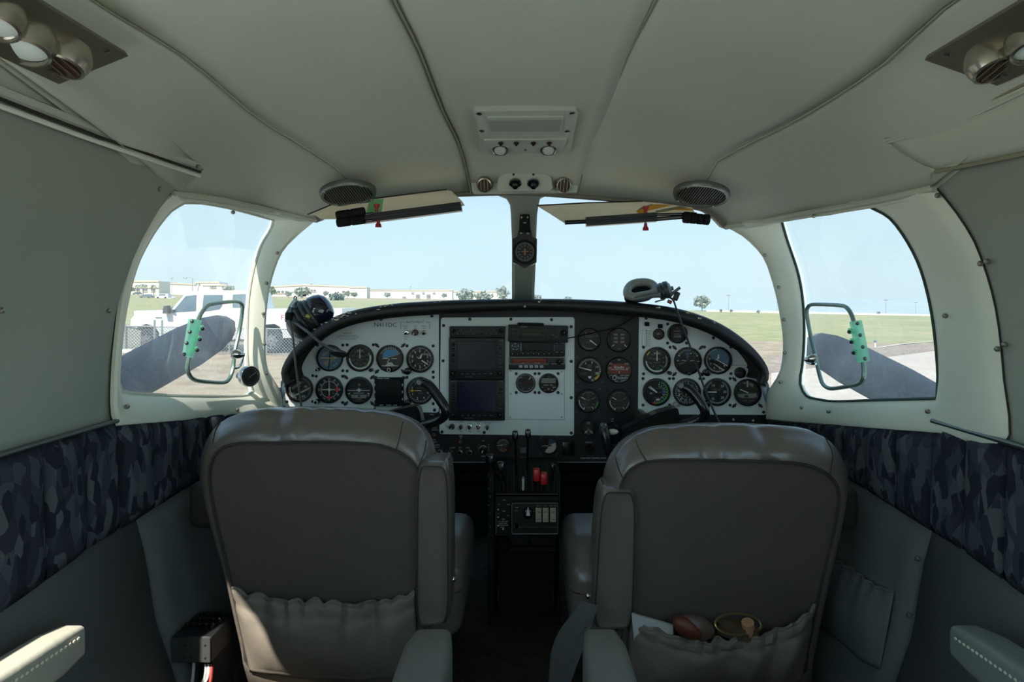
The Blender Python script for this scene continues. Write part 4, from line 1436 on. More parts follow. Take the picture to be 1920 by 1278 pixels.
# pilot's side, upper row
gauge('glideslope_indicator', 619.5, 670.5, 25, 'round course indicator with a painted blue reflection, leftmost of the upper left row', [('poly', 'p', [(.88 * math.cos(a * .26), .88 * math.sin(a * .26)) for a in range(24)]), ('ticks', 'd', 24, 0, 360, .74, .84, .02), ('poly', 'd', [(-.6, .28), (.05, .66), (.25, .60), (-.5, .12)]), ('poly', 'd', [(-.5, -.35), (.5, .25), (.62, .08), (-.3, -.62)]), ('bar', 'k', 5, -.85, .85, .06, 1), ('bar', 'y', 90, -.68, .56, .05, 1), ('nums', 'w', ['U', 'P'], 130, 150, .66, .18)], knob=(-1, -1, .15, 'ring'))  # blue disc paints the reflected sky over the face
gauge('airspeed_indicator', 676, 670.5, 25.6, 'airspeed indicator with a vertical white needle, second in the upper left row', asi([('arc', 'w', .74, .83, 75, 150)]), knob=(1, -1, .13, 'plain'), face=FACEG)
gauge('attitude_indicator', 732, 671.5, 25.6, 'attitude indicator with a blue sky half, third in the upper left row', [('poly', 'e', [(.88 * math.cos(a * .26), .88 * math.sin(a * .26)) for a in range(24)]), ('poly', 's', [(-.56, .02), (.60, .30), (.55, .48), (.28, .60), (0, .65), (-.28, .60), (-.5, .42)]), ('ticks', 'w', 12, -60, 60, .68, .82, .035), ('poly', 'c', [(-.14, -.28), (.14, -.28), (.34, -.52), (-.34, -.52)]), ('poly', 'c', [(-.62, -.5), (.62, -.5), (.6, -.56), (-.6, -.56)]), ('bar', 'a', 90, .12, .52, .05, 1), ('bar', 'a', -90, .12, .52, .05, 1), ('bar', 'a', 215, .0, .34, .045, 1), ('poly', 'a', [(-.56, .0), (.60, .28), (.60, .26), (-.56, -.03)])], knob=(0, -1, .16, 'centre'), screws='oval')
gauge('altimeter', 788, 672.5, 25.6, 'numbered altimeter with two white hands, rightmost in the upper left row', [('ticks', 'w', 50, 0, 360, .76, .84, .022), ('ticks', 'w', 10, 0, 360, .72, .84, .04), ('nums', 'w', ['0', '1', '2', '3', '4', '5', '6', '7', '8', '9'], 0, 324, .58, .28), ('text', 'd', 'ALT', .0, .2, .16), ('text', 'd', '1000 FEET', 0, -.34, .12), ('poly', 'd', [(.1, .28), (.82, .28), (.82, .42), (.1, .42)]), ('bar', 'n', 124, .16, .72, .10, .6), ('bar', 'n', 22, .05, .36, .14, .6), ('bar', 'n', 305, .05, .3, .06, .5)], knob=(-1, -1, .26, 'plain'))
# pilot's side, lower row
gauge('turn_indicator', 563, 728, 25.4, 'dial marked 60 and 40 with a painted grey reflection, leftmost of the lower left row', [('ticks', 'w', 40, 0, 360, .74, .84, .028), ('poly', 'd', [(-.64, .1), (.1, .55), (.3, .52), (-.5, -.08)]), ('text', 'w', '40', .45, .15, .26), ('text', 'w', '60', .28, -.56, .26), ('text', 'w', '80', -.46, -.36, .22), ('arc', 'w', .66, .74, 200, 282), ('poly', 'c', [(-.5, -.62), (.2, -.28), (.75, .0), (.74, .12), (-.2, -.36), (-.6, -.5)]), ('bar', 'n', 0, .1, .56, .10, .5)], face=FACEG)  # slanting grey patch paints a reflection over the dial
gauge('course_deviation_indicator', 618.5, 729.5, 25.8, 'navigation dial with red flags and a white cross, second in the lower left row', [('ticks', 'w', 72, 0, 360, .56, .62, .022), ('numr', 'w', ['21', '24', '27', '30', '33', 'N', '3', '6', '9', '12', '15', '18'], 0, 30, .74, .20), ('bar', 'a', 0, -.46, .52, .06, 1), ('bar', 'a', 90, -.52, .42, .06, 1), ('arc', 'a', .0, .11, 0, 360), ('poly', 'r', [(.46, -.14), (.66, -.14), (.66, .16), (.46, .16)]), ('poly', 'r', [(-.16, -.66), (.14, -.66), (.16, -.5), (-.18, -.5)]), ('poly', 'y', [(-.06, .54), (.06, .54), (0, .66)]), ('poly', 'g', [(-.04, -.8), (.04, -.8), (.04, -.68), (-.04, -.68)]), ('text', 'd', 'NAV', .36, -.28, .13)], knob=(-1, -1, .19, 'ring'))
def turn(extra=()):
    return [('poly', 'd', [(-.62, -.32), (.60, -.32), (.5, -.56), (-.5, -.56)]), ('poly', 'k', [(-.07, -.36), (.09, -.36), (.09, -.5), (-.07, -.5)]), ('bar', 'a', 90, -.82, .82, .045, 1), ('arc', 'a', 0, .11, 0, 360), ('bar', 'a', 0, .0, .2, .05, 1), ('poly', 'a', [(-.18, .1), (.18, .1), (.18, .07), (-.18, .07)]), ('bar', 'w', -108, .66, .82, .06, 1), ('bar', 'w', 108, .66, .82, .06, 1), ('text', 'w', 'L', -.7, -.38, .16), ('text', 'w', 'R', .7, -.38, .16), ('text', 'd', '2 MIN', 0, -.66, .15), ('text', 'd', 'TURN COORDINATOR', 0, -.78, .10), *extra]
gauge('turn_coordinator', 674, 731, 25.8, 'dark turn coordinator with a level aeroplane symbol, third in the lower left row', turn([('poly', 'd', [(-.04, .34), (.1, .34), (.1, .5), (-.04, .5)]), ('poly', 'd', [(-.42, -.16), (.42, -.16), (.36, -.24), (-.36, -.24)])]), screws='oval')
gauge('vertical_speed_indicator', 788, 731.5, 25.8, 'vertical speed dial with a yellow mark, behind the left yoke horn', [('ticks', 'w', 40, 0, 360, .74, .84, .03), ('nums', 'w', ['1', '2', '4', '6', '4', '2', '1', '0'], 325, 650, .6, .26), ('text', 'd', 'VERTICAL', .05, .2, .13), ('text', 'd', 'SPEED', .05, -.2, .13), ('bar', 'y', 270, .15, .84, .07, .5), ('arc', 'y', .50, .64, 262, 278), ('bar', 'n', 275, -.1, .2, .05, 1)], knob=(-1, -1, .24, 'plain'))
# square dark display of the lower row
sq = thing('weather_display', 'square black display with chamfered corners, fourth in the lower left row', 'display', tuple(P(731, 733, PD) + Vector((0, -PW, 0))))
h = 26.6 * S
c = .2 * h
oct_ = [(-h + c, -h), (h - c, -h), (h, -h + c), (h, h - c), (h - c, h), (-h + c, h), (-h, h - c), (-h, -h + c)]
obj('bezel', MB().prism(rounded(oct_, .002, 2), 0, .012), BLACKM, sq, local=True)
obj('screen', MB().prism([(u * .86, v * .86) for u, v in oct_], .012, .0128), mat('dead_screen', (20, 21, 22), .25), sq, local=True)
mk_ = MB()
for k in (-.5, 0, .5):
    mk_.box(-h * .985, -h * .94, -.0126, -.012, k * h - .003, k * h + .003)
    mk_.box(h * .94, h * .985, -.0126, -.012, k * h - .003, k * h + .003)
for k, t in ((-.5, 'BRT'), (0, 'SYNC'), (.45, 'CLR')):
    mk_.text(t, k * h, -.93 * h, .0055, .0127)
mk_.text('TRAFFIC SYSTEM', -.4 * h, .94 * h, .0045, .0127)
obj('button_marks', mk_, WHITEINK, sq, local=True, smooth=0)
for u, v in ((-1, 1), (1, 1), (1, -1), (-1, -1)):
    obj('mounting_screw', MB().lathe([(.005, 0), (.005, .006), (.002, .0075)], 10, Matrix.Translation((u * h * .97, 0, v * h * .95))), PSC, sq, local=True)

# centre: clock and timer
gauge('engine_clock', 985.5, 717.5, 18.4, 'round digital clock with a dark red window, left of the two in the centre plate', [('arc', 'w', .84, .88, 0, 360), ('poly', 'x', [(-.42, -.2), (.42, -.2), (.42, .25), (-.42, .25)]), ('text', 'w', 'UTC', -.45, .55, .18), ('text', 'w', 'ET', .5, .55, .18), ('text', 'd', 'DIM', -.6, 0, .18), ('text', 'd', 'R', .62, .06, .18), ('poly', 'w', [(-.36, -.6), (-.28, -.6), (-.28, -.52), (-.36, -.52)]), ('poly', 'w', [(.3, -.6), (.38, -.6), (.38, -.52), (.3, -.52)]), ('text', 'd', 'CLOCK', 0, -.76, .15), ('bar', 'n', 42, .5, .74, .1, .5)], base=PW + .0012)
gauge('flight_timer', 1028.5, 717.5, 18.6, 'round digital timer with a grey display, right of the two in the centre plate', [('poly', 'd', [(-.74, .02), (.70, .02), (.74, .5), (-.72, .5)]), ('poly', 'm', [(-.66, .09), (.62, .09), (.64, .43), (-.64, .43)]), ('text', 'd', 'TIMER', 0, .66, .14), ('text', 'w', 'HOUR', -.28, -.2, .16), ('text', 'w', 'FUEL', .28, -.2, .16), ('text', 'w', 'ET', -.6, -.42, .15), ('text', 'w', 'SET', 0, -.58, .16), ('text', 'w', 'ZERO', .58, -.42, .15), ('poly', 'r', [(-.08, -.72), (.08, -.72), (.08, -.62), (-.08, -.62)]), ('text', 'w', 'STOP', -.42, -.72, .13), ('text', 'w', 'MODE', .42, -.72, .13)], base=PW + .0012)

# black centre-right engine column
def fuelq(t):
    return [('text', 'd', t, 0, .78, .18)] + [('poly', 'd', [(sx * .1, .5 - k * .3), (sx * .42, .52 - k * .3), (sx * .46, .40 - k * .3), (sx * .14, .34 - k * .3)]) for k in range(3) for sx in (-1, 1)] + [('bar', 'n', -132, .56, .82, .07, .5), ('bar', 'n', 132, .56, .82, .07, .5), ('text', 'd', 'GAL', 0, -.72, .15)]
gauge('manifold_pressure_gauge', 1105, 636.5, 22, 'dark gauge with one slanting needle, top left of the engine column', [('ticks', 'd', 24, 200, 430, .76, .84, .02), ('nums', 'd', ['10', '50', '40', '30'], 290, 420, .66, .2), ('text', 'd', 'MANIFOLD', 0, .32, .16), ('text', 'd', 'PRESSURE', 0, .2, .14), ('text', 'd', 'INCHES', -.1, -.22, .14), ('text', 'd', '20', -.6, -.38, .18), ('bar', 'n', 128, .05, .78, .12, .5), ('arc', 'd', .72, .8, 160, 230)], face=FACEG, base=0, screws=None, bez=.6)
gauge('fuel_quantity_gauge', 1160.5, 637, 23, 'dark gauge with stepped grey bars, top right of the black engine column', fuelq('FUEL'), face=FACEG, base=0, screws=None, bez=.6)
gauge('tachometer', 1105.5, 693, 24.5, 'engine speed dial with a yellow arc, middle left of the black engine column', [('ticks', 'w', 30, -75, 150, .72, .86, .03), ('nums', 'w', ['5', '8', '10', '20'], -32, 118, .58, .24), ('text', 'd', 'RPM', 0, .36, .16), ('text', 'd', 'X100', 0, .22, .14), ('text', 'd', 'SYNCHRO', -.5, -.24, .11), ('text', 'd', 'ENGINES', -.5, -.36, .11), ('text', 'w', '35', .22, -.8, .22), ('text', 'w', '25', .6, -.26, .24), ('arc', 'y', .72, .88, 120, 152), ('arc', 'g', .76, .86, 98, 118), ('poly', 'w', [(-.14, -.48), (.14, -.48), (.06, -.66), (-.06, -.66)]), ('bar', 'n', -76, -.12, .84, .10, .4)], base=0, screws='ring', bez=.6)
gauge('fuel_computer', 1160.5, 693.5, 24.6, 'round fuel computer with a dark orange face lettered Shadin', [('arc', 'd', .90, .94, 0, 360), ('poly', 'o', [(-.84, -.28), (.84, -.28), (.86, 0), (.82, .28), (.7, .5), (-.7, .5), (-.82, .28), (-.86, 0)]), ('text', 'w', 'Shadin', 0, .22, .30), ('text', 'w', 'L FUEL USED / R FUEL USED', 0, .04, .115), ('text', 'w', 'LEFT', -.66, .5, .13), ('text', 'w', 'RIGHT', .62, .5, .13), ('text', 'w', 'GPH', -.7, .16, .12), ('text', 'w', 'FULL', .66, .16, .12), ('text', 'w', 'REM', 0, .78, .13), ('bar', 'w', 180, .06, .26, .03, 1), ('text', 'w', 'GAL USED       FUEL FLOW', 0, -.4, .125), ('arc', 'w', .0, .0, 0, 1), ('text', 'w', 'USED GAL REM', .18, -.54, .14), ('text', 'w', 'ENDURANCE', .28, -.64, .13), ('text', 'w', 'TEST', -.2, -.82, .12), ('text', 'w', 'ENTER', .3, -.8, .12)], base=0, screws='dot', bez=.4, lens=False)
kr = obj('selector_knob', MB().lathe([(.0054, .002), (.0054, .010), (.003, .011)], 14, Matrix.Translation((-.38 * 24.6 * S, 0, -.54 * 24.6 * S))), BLACKG, bpy.data.objects['fuel_computer'], local=True)
obj('knob_ring', MB().arc(.0044, .0058, 0, 360, .0106, 18, Matrix.Translation((-.38 * 24.6 * S, 0, -.54 * 24.6 * S))), WHITEINK, bpy.data.objects['fuel_computer'], local=True, smooth=0)
def triple(gc):
    return [('bar', 'd', -40, .6, .8, .03, 1), ('arc', 'd', .70, .74, -42, 42), ('text', 'd', 'OIL', 0, .7, .15), ('text', 'd', 'PSI', 0, .5, .14), ('bar', 'n', -62, .28, .70, .07, 1), ('bar', 'd', 62, .30, .66, .05, 1), ('text', 'd', 'FUEL', 0, .08, .14), ('text', 'd', 'OIL', -.42, -.3, .14), ('text', 'd', 'CYL', .4, -.3, .14), ('text', 'd', 'TEMP', 0, -.56, .18), ('text', 'd', 'F', 0, -.7, .14), ('arc', 'w', .74, .80, 205, 275), ('arc', gc, .74, .84, 95, 140), ('bar', 'n', 210, .6, .82, .05, 1), ('bar', 'n', 148, .56, .76, .05, 1)]
gauge('engine_gauge', 1103, 751, 22.4, 'grey engine gauge with a green arc, lower left of the engine column', triple('g'), face=FACEG, base=0, screws='ring', bez=.5)
gauge('engine_gauge', 1161, 751.5, 22.6, 'grey engine gauge with a dim arc, lower right of the engine column', triple('d'), face=FACEG, base=0, screws='dot', bez=.5)
gauge('fuel_flow_gauge', 1103.5, 801, 15.5, 'small dark gauge with white line fans at the engine column foot', [('text', 'w', 'FUEL', 0, .62, .2), ('text', 'w', 'FLOW', 0, .46, .16)] + [('bar', 'd', 180 + sx * (14 + 6 * k), .0 + .1 * k, .74, .05, 1) for k in range(5) for sx in (-1, 1)] + [('bar', 'n', 180 - 36, .5, .84, .12, .4), ('bar', 'n', 180 + 36, .5, .84, .12, .4), ('text', 'd', 'GPH', 0, -.8, .15)], base=0, screws=None, bez=.6)
# lower centre gauges
gauge('hydraulic_gauge', 943.5, 834, 15, 'small gauge with two orange dots in its lower half, left of the pedestal levers', [('ticks', 'w', 12, -70, 70, .6, .76, .04), ('nums', 'd', ['0', '5', '10', '15'], -50, 50, .5, .22), ('text', 'w', 'FLAP POSITION', 0, .06, .13), ('bar', 'n', 268, .05, .8, .09, .7), ('poly', 'o', [(-.55, -.42), (.5, -.42), (.5, -.72), (-.55, -.72)]), ('poly', 'y', [(-.3, -.5), (-.18, -.5), (-.18, -.62), (-.3, -.62)]), ('poly', 'y', [(.26, -.5), (.38, -.5), (.38, -.62), (.26, -.62)]), ('text', 'd', 'DEGREES', 0, -.8, .13)], face=FACEG, base=0, screws=None, bez=.5)
gauge('suction_gauge', 1029.5, 835, 16, 'small dial with a cream and blue sector, right of the pedestal levers', [('arc', 'c', .0, .84, 62, 216), ('arc', 'i', .0, .84, -6, 62), ('bar', 'n', 270, .1, .84, .09, .5), ('bar', 'k', 90, -.05, .3, .12, 1)], face=FACEG, base=0, screws='ring', bez=.7)
# copilot's side
gauge('suction_gauge', 1234, 626, 10.4, 'tiny round gauge beside the printed speed table at the top of the right plate', [('ticks', 'd', 10, -120, 120, .5, .76, .06), ('poly', 'd', [(-.4, .2), (.3, .3), (.4, -.1), (-.3, -.2)]), ('bar', 'r', 100, .1, .5, .12, 1)], face=FACEG, screws=None)
gauge('hour_meter', 1269, 625, 18.6, 'round hour meter with a row of white digits at the top of the right plate', [('text', 'd', 'Q', 0, .56, .24), ('poly', 'd', [(-.34, .22), (.34, .22), (.34, .3), (-.34, .3)]), ('text', 'd', 'HOURS', 0, -.08, .2), ('text', 'w', '11110', 0, -.3, .30), ('bar', 'd', 90, -.5, .5, .02, 1)], screws='dot')
gauge('airspeed_indicator', 1231, 675.5, 26, 'airspeed indicator with an orange mark, upper left in the right plate', asi([('arc', 'y', .76, .86, -62, -40)]), knob=(1, -1, .14, 'plain'))
gauge('attitude_indicator', 1289, 676, 26, 'all-dark attitude indicator, second in the upper right row', [('ticks', 'w', 12, -60, 60, .70, .82, .03), ('arc', 'i', .05, .62, -22, 12), ('poly', 'w', [(.16, .56), (.26, .66), (.3, .6), (.2, .46)]), ('bar', 'a', -86, .12, .46, .05, 1), ('bar', 'a', 86, .12, .46, .05, 1), ('bar', 'd', -110, .2, .7, .045, 1), ('bar', 'w', -88, .66, .8, .05, 1), ('bar', 'w', 92, .66, .8, .05, 1), ('bar', 'w', -60, .7, .8, .07, 1), ('bar', 'w', 60, .7, .8, .07, 1)], knob=(0, -1, .15, 'plainc'), screws='oval')
gauge('altimeter', 1345, 675, 26, 'altimeter with a painted pale sky reflection, third in the upper right row', [('poly', 'p', [(-.2, .86), (.3, .8), (.7, .48), (.84, .1), (.7, -.45), (.1, -.1), (-.45, .1), (-.6, .5)]), ('ticks', 'w', 50, 150, 350, .76, .84, .025), ('nums', 'w', ['4', '5', '6', '7', '8'], 130, 280, .6, .24), ('bar', 'n', 120, -.2, .8, .05, 1), ('bar', 'n', 5, .1, .44, .14, .5), ('poly', 'c', [(-.4, -.2), (-.2, -.26), (.52, -.72), (.44, -.78)])], knob=(-1, -1, .26, 'plain'))  # pale blue patch paints the sky mirrored in the lens
gauge('trim_indicator', 1386, 698, 10.4, 'tiny round indicator under a small placard near the right plate edge', [('bar', 'd', 270, .0, .8, .08, 1), ('bar', 'd', 90, .1, .4, .05, 1)], screws=None)
gauge('dual_tachometer', 1230, 734, 26, 'gauge with a green arc and paired white needles, lower left in the right plate', [('arc', 'g', .76, .86, 25, 185), ('arc', 'r', .76, .86, 185, 200), ('ticks', 'w', 12, 20, 190, .66, .76, .03), ('nums', 'w', ['8', '12', '16', '20', '24', '28', '32', '36'], 20, 180, .56, .17), ('arc', 'b', .46, .58, 70, 105), ('arc', 'g', .40, .5, 20, 45), ('text', 'd', 'TACHOMETER', .0, .25, .12), ('text', 'd', 'RPM', .3, -.04, .13), ('text', 'd', 'INCHES', 0, -.4, .12), ('poly', 'w', [(.0, -.48), (.2, -.48), (.2, -.6), (.0, -.6)]), ('bar', 'n', -58, -.05, .70, .10, .5), ('bar', 'n', -48, .1, .64, .09, .5), ('text', 'w', '38', -.4, -.1, .18)], screws='dot')
gauge('horizontal_situation_indicator', 1287, 734, 26, 'compass dial half hidden behind the right yoke horn', [('ticks', 'w', 36, 0, 360, .74, .84, .04), ('numr', 'w', ['3', '6', 'E', '12', '15', 'S', '21', '24', 'W', '30', '33', 'N'], 10, 30, .60, .26), ('arc', 'd', .36, .40, 0, 360), ('bar', 'y', 20, -.3, .3, .05, 1)], knob=(-1, -1, .16, 'cream'))
gauge('rate_of_climb_indicator', 1343.5, 734, 26, 'vertical speed dial marked 10 20 30, third in the lower right row', [('ticks', 'w', 60, 30, 330, .74, .84, .025), ('nums', 'w', ['20', '30', '20'], 42, 138, .56, .26), ('text', 'w', '10', -.28, .46, .24), ('text', 'w', '10', -.32, -.5, .24), ('text', 'd', 'CLIMB 100 FT', 0, .2, .14), ('text', 'd', 'PER MIN', 0, .1, .12), ('bar', 'n', 270, .05, .66, .09, .9), ('text', 'd', 'DOWN', -.4, -.24, .12)], knob=(-1, -1, .27, 'plain'))
gauge('turn_and_slip_indicator', 1400.5, 735, 25.6, 'turn and slip dial lettered 2 MIN TURN, rightmost in the lower right row', [('poly', 'c', [(-.06, .4), (.06, .4), (.06, .84), (-.06, .84)]), ('poly', 'd', [(-.34, .72), (-.1, .78), (-.1, .6), (-.26, .62)]), ('poly', 'd', [(.12, .78), (.44, .6), (.42, .38), (.12, .5)]), ('poly', 'd', [(-.72, -.12), (.66, -.06), (.7, -.34), (.4, -.4), (-.4, -.4), (-.7, -.34)]), ('poly', 'k', [(-.22, -.2), (.06, -.2), (.06, -.36), (-.22, -.36)]), ('bar', 'n', 292, -.06, .62, .06, 1), ('text', 'd', '2 MIN TURN', 0, -.62, .17), ('text', 'd', 'DC ELEC', 0, -.78, .12)], screws='oval', face=FACEG)
# small square buttons at the top of the right plate
for q in ((1212, 607), (1236.5, 611)):
    u, v = pl(*q)
    obj('push_button', MB().rbox(u - .0055, u + .0055, -.016, -PW, v - .0055, v + .0055, .0012, TP), BLACKM, panel)

# ---- avionics in the centre plate
DSP = mat('screen_indigo', (34, 36, 58), .18)
DSPG = mat('screen_slate', (33, 36, 46), .2)
def unit(name, label, x0, x1, y0, y1, depth, screen, smat, cat='avionics unit'):
    o = ((x0 + x1) / 2, (y0 + y1) / 2)
    t = thing(name, label, cat, tuple(P(o[0], o[1], PD) + Vector((0, -PW, 0))))
    a, b = L2(x0, y1, o), L2(x1, y0, o)
    obj('housing', MB().rbox(a[0], b[0], -depth, 0, a[1], b[1], .002), BLACK, t, local=True)
    if screen:
        a, b = L2(screen[0], screen[3], o), L2(screen[1], screen[2], o)
        obj('screen', MB().box(a[0], b[0], -depth - .0006, -depth + .001, a[1], b[1]), smat, t, local=True)
        e = .0012
        fr = MB().box(a[0] - e, b[0] + e, -depth - .0016, -depth, b[1], b[1] + e).box(a[0] - e, b[0] + e, -depth - .0016, -depth, a[1] - e, a[1]).box(a[0] - e, a[0], -depth - .0016, -depth, a[1], b[1]).box(b[0], b[0] + e, -depth - .0016, -depth, a[1], b[1])
        obj('screen_frame', fr, BLACKM, t, local=True)
    return t, o, depth
def btn(t, o, d, px, py, w, h, m=None, txt=None, tm=None, sz=3.0):
    u, v = L2(px, py, o)
    b = obj('button', MB().rbox(u - w * S / 2, u + w * S / 2, -d - .0022, -d, v - h * S / 2, v + h * S / 2, .0006, seg=1), m or BLACKG, t, local=True)
    if txt:
        l = bpy.data.objects.new('button_legend', mesh_of('button_legend', MB().text(txt, u, v, sz * S, d + .0025), tm or WHITEINK, Vector((0, 0, 0)), 0))
        COL.objects.link(l); l.parent = b
def aknob(t, o, d, px, py, r, h=.013, m=None):
    u, v = L2(px, py, o)
    R = r * S
    k = obj('knob', MB().lathe([(R, 0), (R * .96, h * .5), (R * .7, h * .52), (R * .66, h), (R * .3, h * 1.05)], 18, Matrix.Translation((u, -d, v))), m or BLACKM, t, local=True)
    l = bpy.data.objects.new('knob_mark', mesh_of('knob_mark', MB().bar(15, .1 * R, .55 * R, .18 * R, h * 1.08, Matrix.Translation((u, -d, v))), GREYINK, Vector((0, 0, 0)), 0))
    COL.objects.link(l); l.parent = k
DIMINK = mat('dim_legend', (120, 126, 130), .6)
ap, ao, ad = unit('audio_selector', 'slim black audio panel with rows of tiny buttons at the top of the avionics stack', 844, 947, 611, 632, .014, None, None)
for k in range(8):
    btn(ap, ao, ad, 862 + 10 * k - (2 if k < 4 else 0), 616, 5, 2.6, BLACKM, ('COM1', 'COM2', 'COM3', 'MKR', 'NAV1', 'NAV2', 'DME', 'ADF')[k], DIMINK, 2.4)
    btn(ap, ao, ad, 862 + 10 * k - (2 if k < 4 else 0), 625, 5, 3.2, BLACKG, ('v', 'v', 'v', 'TEL', 'v', 'PA', 'ICS', 'SPR')[k], DIMINK, 2.6)
aknob(ap, ao, ad, 850, 619, 4); aknob(ap, ao, ad, 941, 619, 4.4)
def gps(name, label, y0, y1, s0, s1, m):
    t, o, d = unit(name, label, 843, 947, y0, y1, .016, (859, 931, s0, s1), m)
    for k in range(7):
        btn(t, o, d, 939, s0 + 6 + k * (s1 - s0 - 4) / 7, 7, 3.4, BLACKG, ('RNG', '-', 'D', 'MENU', 'CLR', 'ENT', 'PROC')[k], DIMINK, 2.6)
    for k in range(6):
        btn(t, o, d, 868 + 10.6 * k, s1 + 8, 8, 4, BLACKG, ('CDI', 'OBS', 'MSG', 'FPL', 'VNAV', 'PROC')[k], DIMINK, 2.6)
    for k in range(4):
        btn(t, o, d, 851, s0 + 6 + 9.5 * k, 5, 6, BLACKM, ('C', 'COM', 'V', 'VLOC')[k], DIMINK, 2.4)
    aknob(t, o, d, 851, s1 + 7, 5.4); aknob(t, o, d, 938, s1 + 7, 5.4)
    mb = MB()
    u, v = L2(851, s0 - 2, o); mb.box(u - .006, u + .006, -d - .0008, -d, v - .0006, v + .0006)
    u, v = L2(940, s0 - 2, o); mb.box(u - .005, u + .005, -d - .0008, -d, v - .0006, v + .0006)
    u, v = L2(880, y1 - 5, o); mb.box(u - .012, u + .012, -d - .0008, -d, v - .0004, v + .0004)
    obj('face_marks', mb, DIMINK, t, local=True)
gps('navigation_display', 'upper navigator with a slate-grey blank screen in the centre plate', 632.5, 709.5, 639, 691, DSPG)
gps('navigation_display', 'lower navigator with an indigo blank screen in the centre plate', 710.5, 786, 714.5, 768, DSP)
tr_, to, td = unit('transponder', 'black transponder unit with a direction pad and number keys, between two radios', 955, 1059, 640, 667, .012, (979, 1037, 641.5, 656.5), mat('screen_black', (22, 23, 28), .2))
for k in range(8):
    btn(tr_, to, td, 961 + 9.8 * k, 662, 5, 4, BLACKG, '01234567'[k], WHITEINK, 3.2)
for k, t in enumerate(('IDT', 'CRSR', 'STBY', 'CLR', 'ON', 'ALT')):
    btn(tr_, to, td, 1043.5 + 10 * (k % 2), 643 + 8 * (k // 2), 7, 4, BLACKG, t, DIMINK, 2.8)
dp = MB()
for k in range(5):
    dp.arc(5.2 * S, 6.6 * S, 72 * k - 20, 72 * k + 20, td + .0012, 6, Matrix.Translation((L2(966, 649, to)[0], 0, L2(966, 649, to)[1])))
dp.text('VFR', *L2(966, 649, to), 3.2 * S, td + .0012)
obj('direction_pad', dp, GREYINK, tr_, local=True, smooth=0)
for e in (977, 1038):
    u, v = L2(e, 649, to)
    obj('light_strip', MB().box(u - .001, u + .001, -td - .001, -td, v - .011, v + .011), mat('strip_grey_blue', (120, 136, 150), .4), tr_, local=True)
cs, co, cd = unit('car_stereo', 'black detachable-face stereo lettered SONY, tilted over the transponder', 953, 1064, 609, 640, .026, (977, 1040, 615, 623.5), mat('stereo_lcd', (46, 44, 30), .2), 'radio')
cs.rotation_euler = (0, math.radians(1.2), 0)
a, b = L2(970, 612, co), L2(1019, 605, co)
obj('faceplate_lip', MB().rbox(a[0], b[0], -.026, .0, a[1], b[1], .002), BLACKM, cs, local=True)
for k in range(10):
    btn(cs, co, cd, 975.5 + 7.3 * k, 630, 4.6, 2.6, BLACKG, 'x' if False else '-%d-' % ((k + 1) % 10), DIMINK, 2.6)
for r_ in range(3):
    for c_ in range(2):
        btn(cs, co, cd, 957 + 9 * c_, 613 + 7.6 * r_, 6, 3.4, BLACKM, ('SRC', 'OFF', 'MODE', 'PTY', 'DSP', 'LIST')[r_ * 2 + c_], DIMINK, 2.2)
aknob(cs, co, cd, 1056, 622, 6)
st = MB().text('SONY', *L2(982.5, 612.3, co), 4.6 * S, cd + .0008)
st.text('HIGH POWER DETACHABLE FACE', *L2(997, 624.8, co), 2.2 * S, cd + .0008).text('CD', *L2(1036, 626, co), 3.4 * S, cd + .0008)
obj('faceplate_print', st, GREYINK, cs, local=True, smooth=0)
rd, ro, rdd = unit('navigation_radio', 'black radio with an orange display and five pale buttons under the transponder', 954, 1059, 668, 691.5, .012, (962, 1024, 671, 679.5), mat('orange_display', (126, 50, 30), .25), 'radio')
a, b = L2(955.5, 681, ro), L2(1057.5, 669, ro)
e = .0007
obj('face_border', MB().box(a[0], b[0], -rdd - .001, -rdd, b[1] - e, b[1] + e).box(a[0], b[0], -rdd - .001, -rdd, a[1] - e, a[1] + e).box(a[0] - e, a[0] + e, -rdd - .001, -rdd, a[1], b[1]).box(b[0] - e, b[0] + e, -rdd - .001, -rdd, a[1], b[1]), GREYINK, rd, local=True)
PALEB = mat('pale_button', (176, 184, 188), .5)
for k in range(5):
    btn(rd, ro, rdd, 976.5 + 9.7 * k, 685.7, 6.6, 4.6, PALEB, ('ADF', 'BFO', 'FRQ', 'FLT', 'SET')[k], INK, 2.6)
aknob(rd, ro, rdd, 1048, 677, 5.4); aknob(rd, ro, rdd, 1031, 682, 2.2, .008)
rl_ = MB().text('ANT', *L2(981, 679.6, ro), 2.6 * S, rdd + .0012).text('FLT   ET', *L2(1007, 679.6, ro), 2.6 * S, rdd + .0012)
obj('display_legend', rl_, WHITEINK, rd, local=True, smooth=0)
# lead running from the stereo to the right
o = obj('audio_lead', MB().tube(catmull([P(1063, 634, PD - .02), P(1080, 631, PD - .025), P(1110, 624, PD - .03), P(1150, 615, PD - .03), P(1180, 600, PD - .02), P(1192, 590, PD - .006)], 30), .0016, 6), BLACKM, origin=P(1063, 634, PD))
tag(o, 'thin black lead running from the stereo across the dark gauges', 'cable')

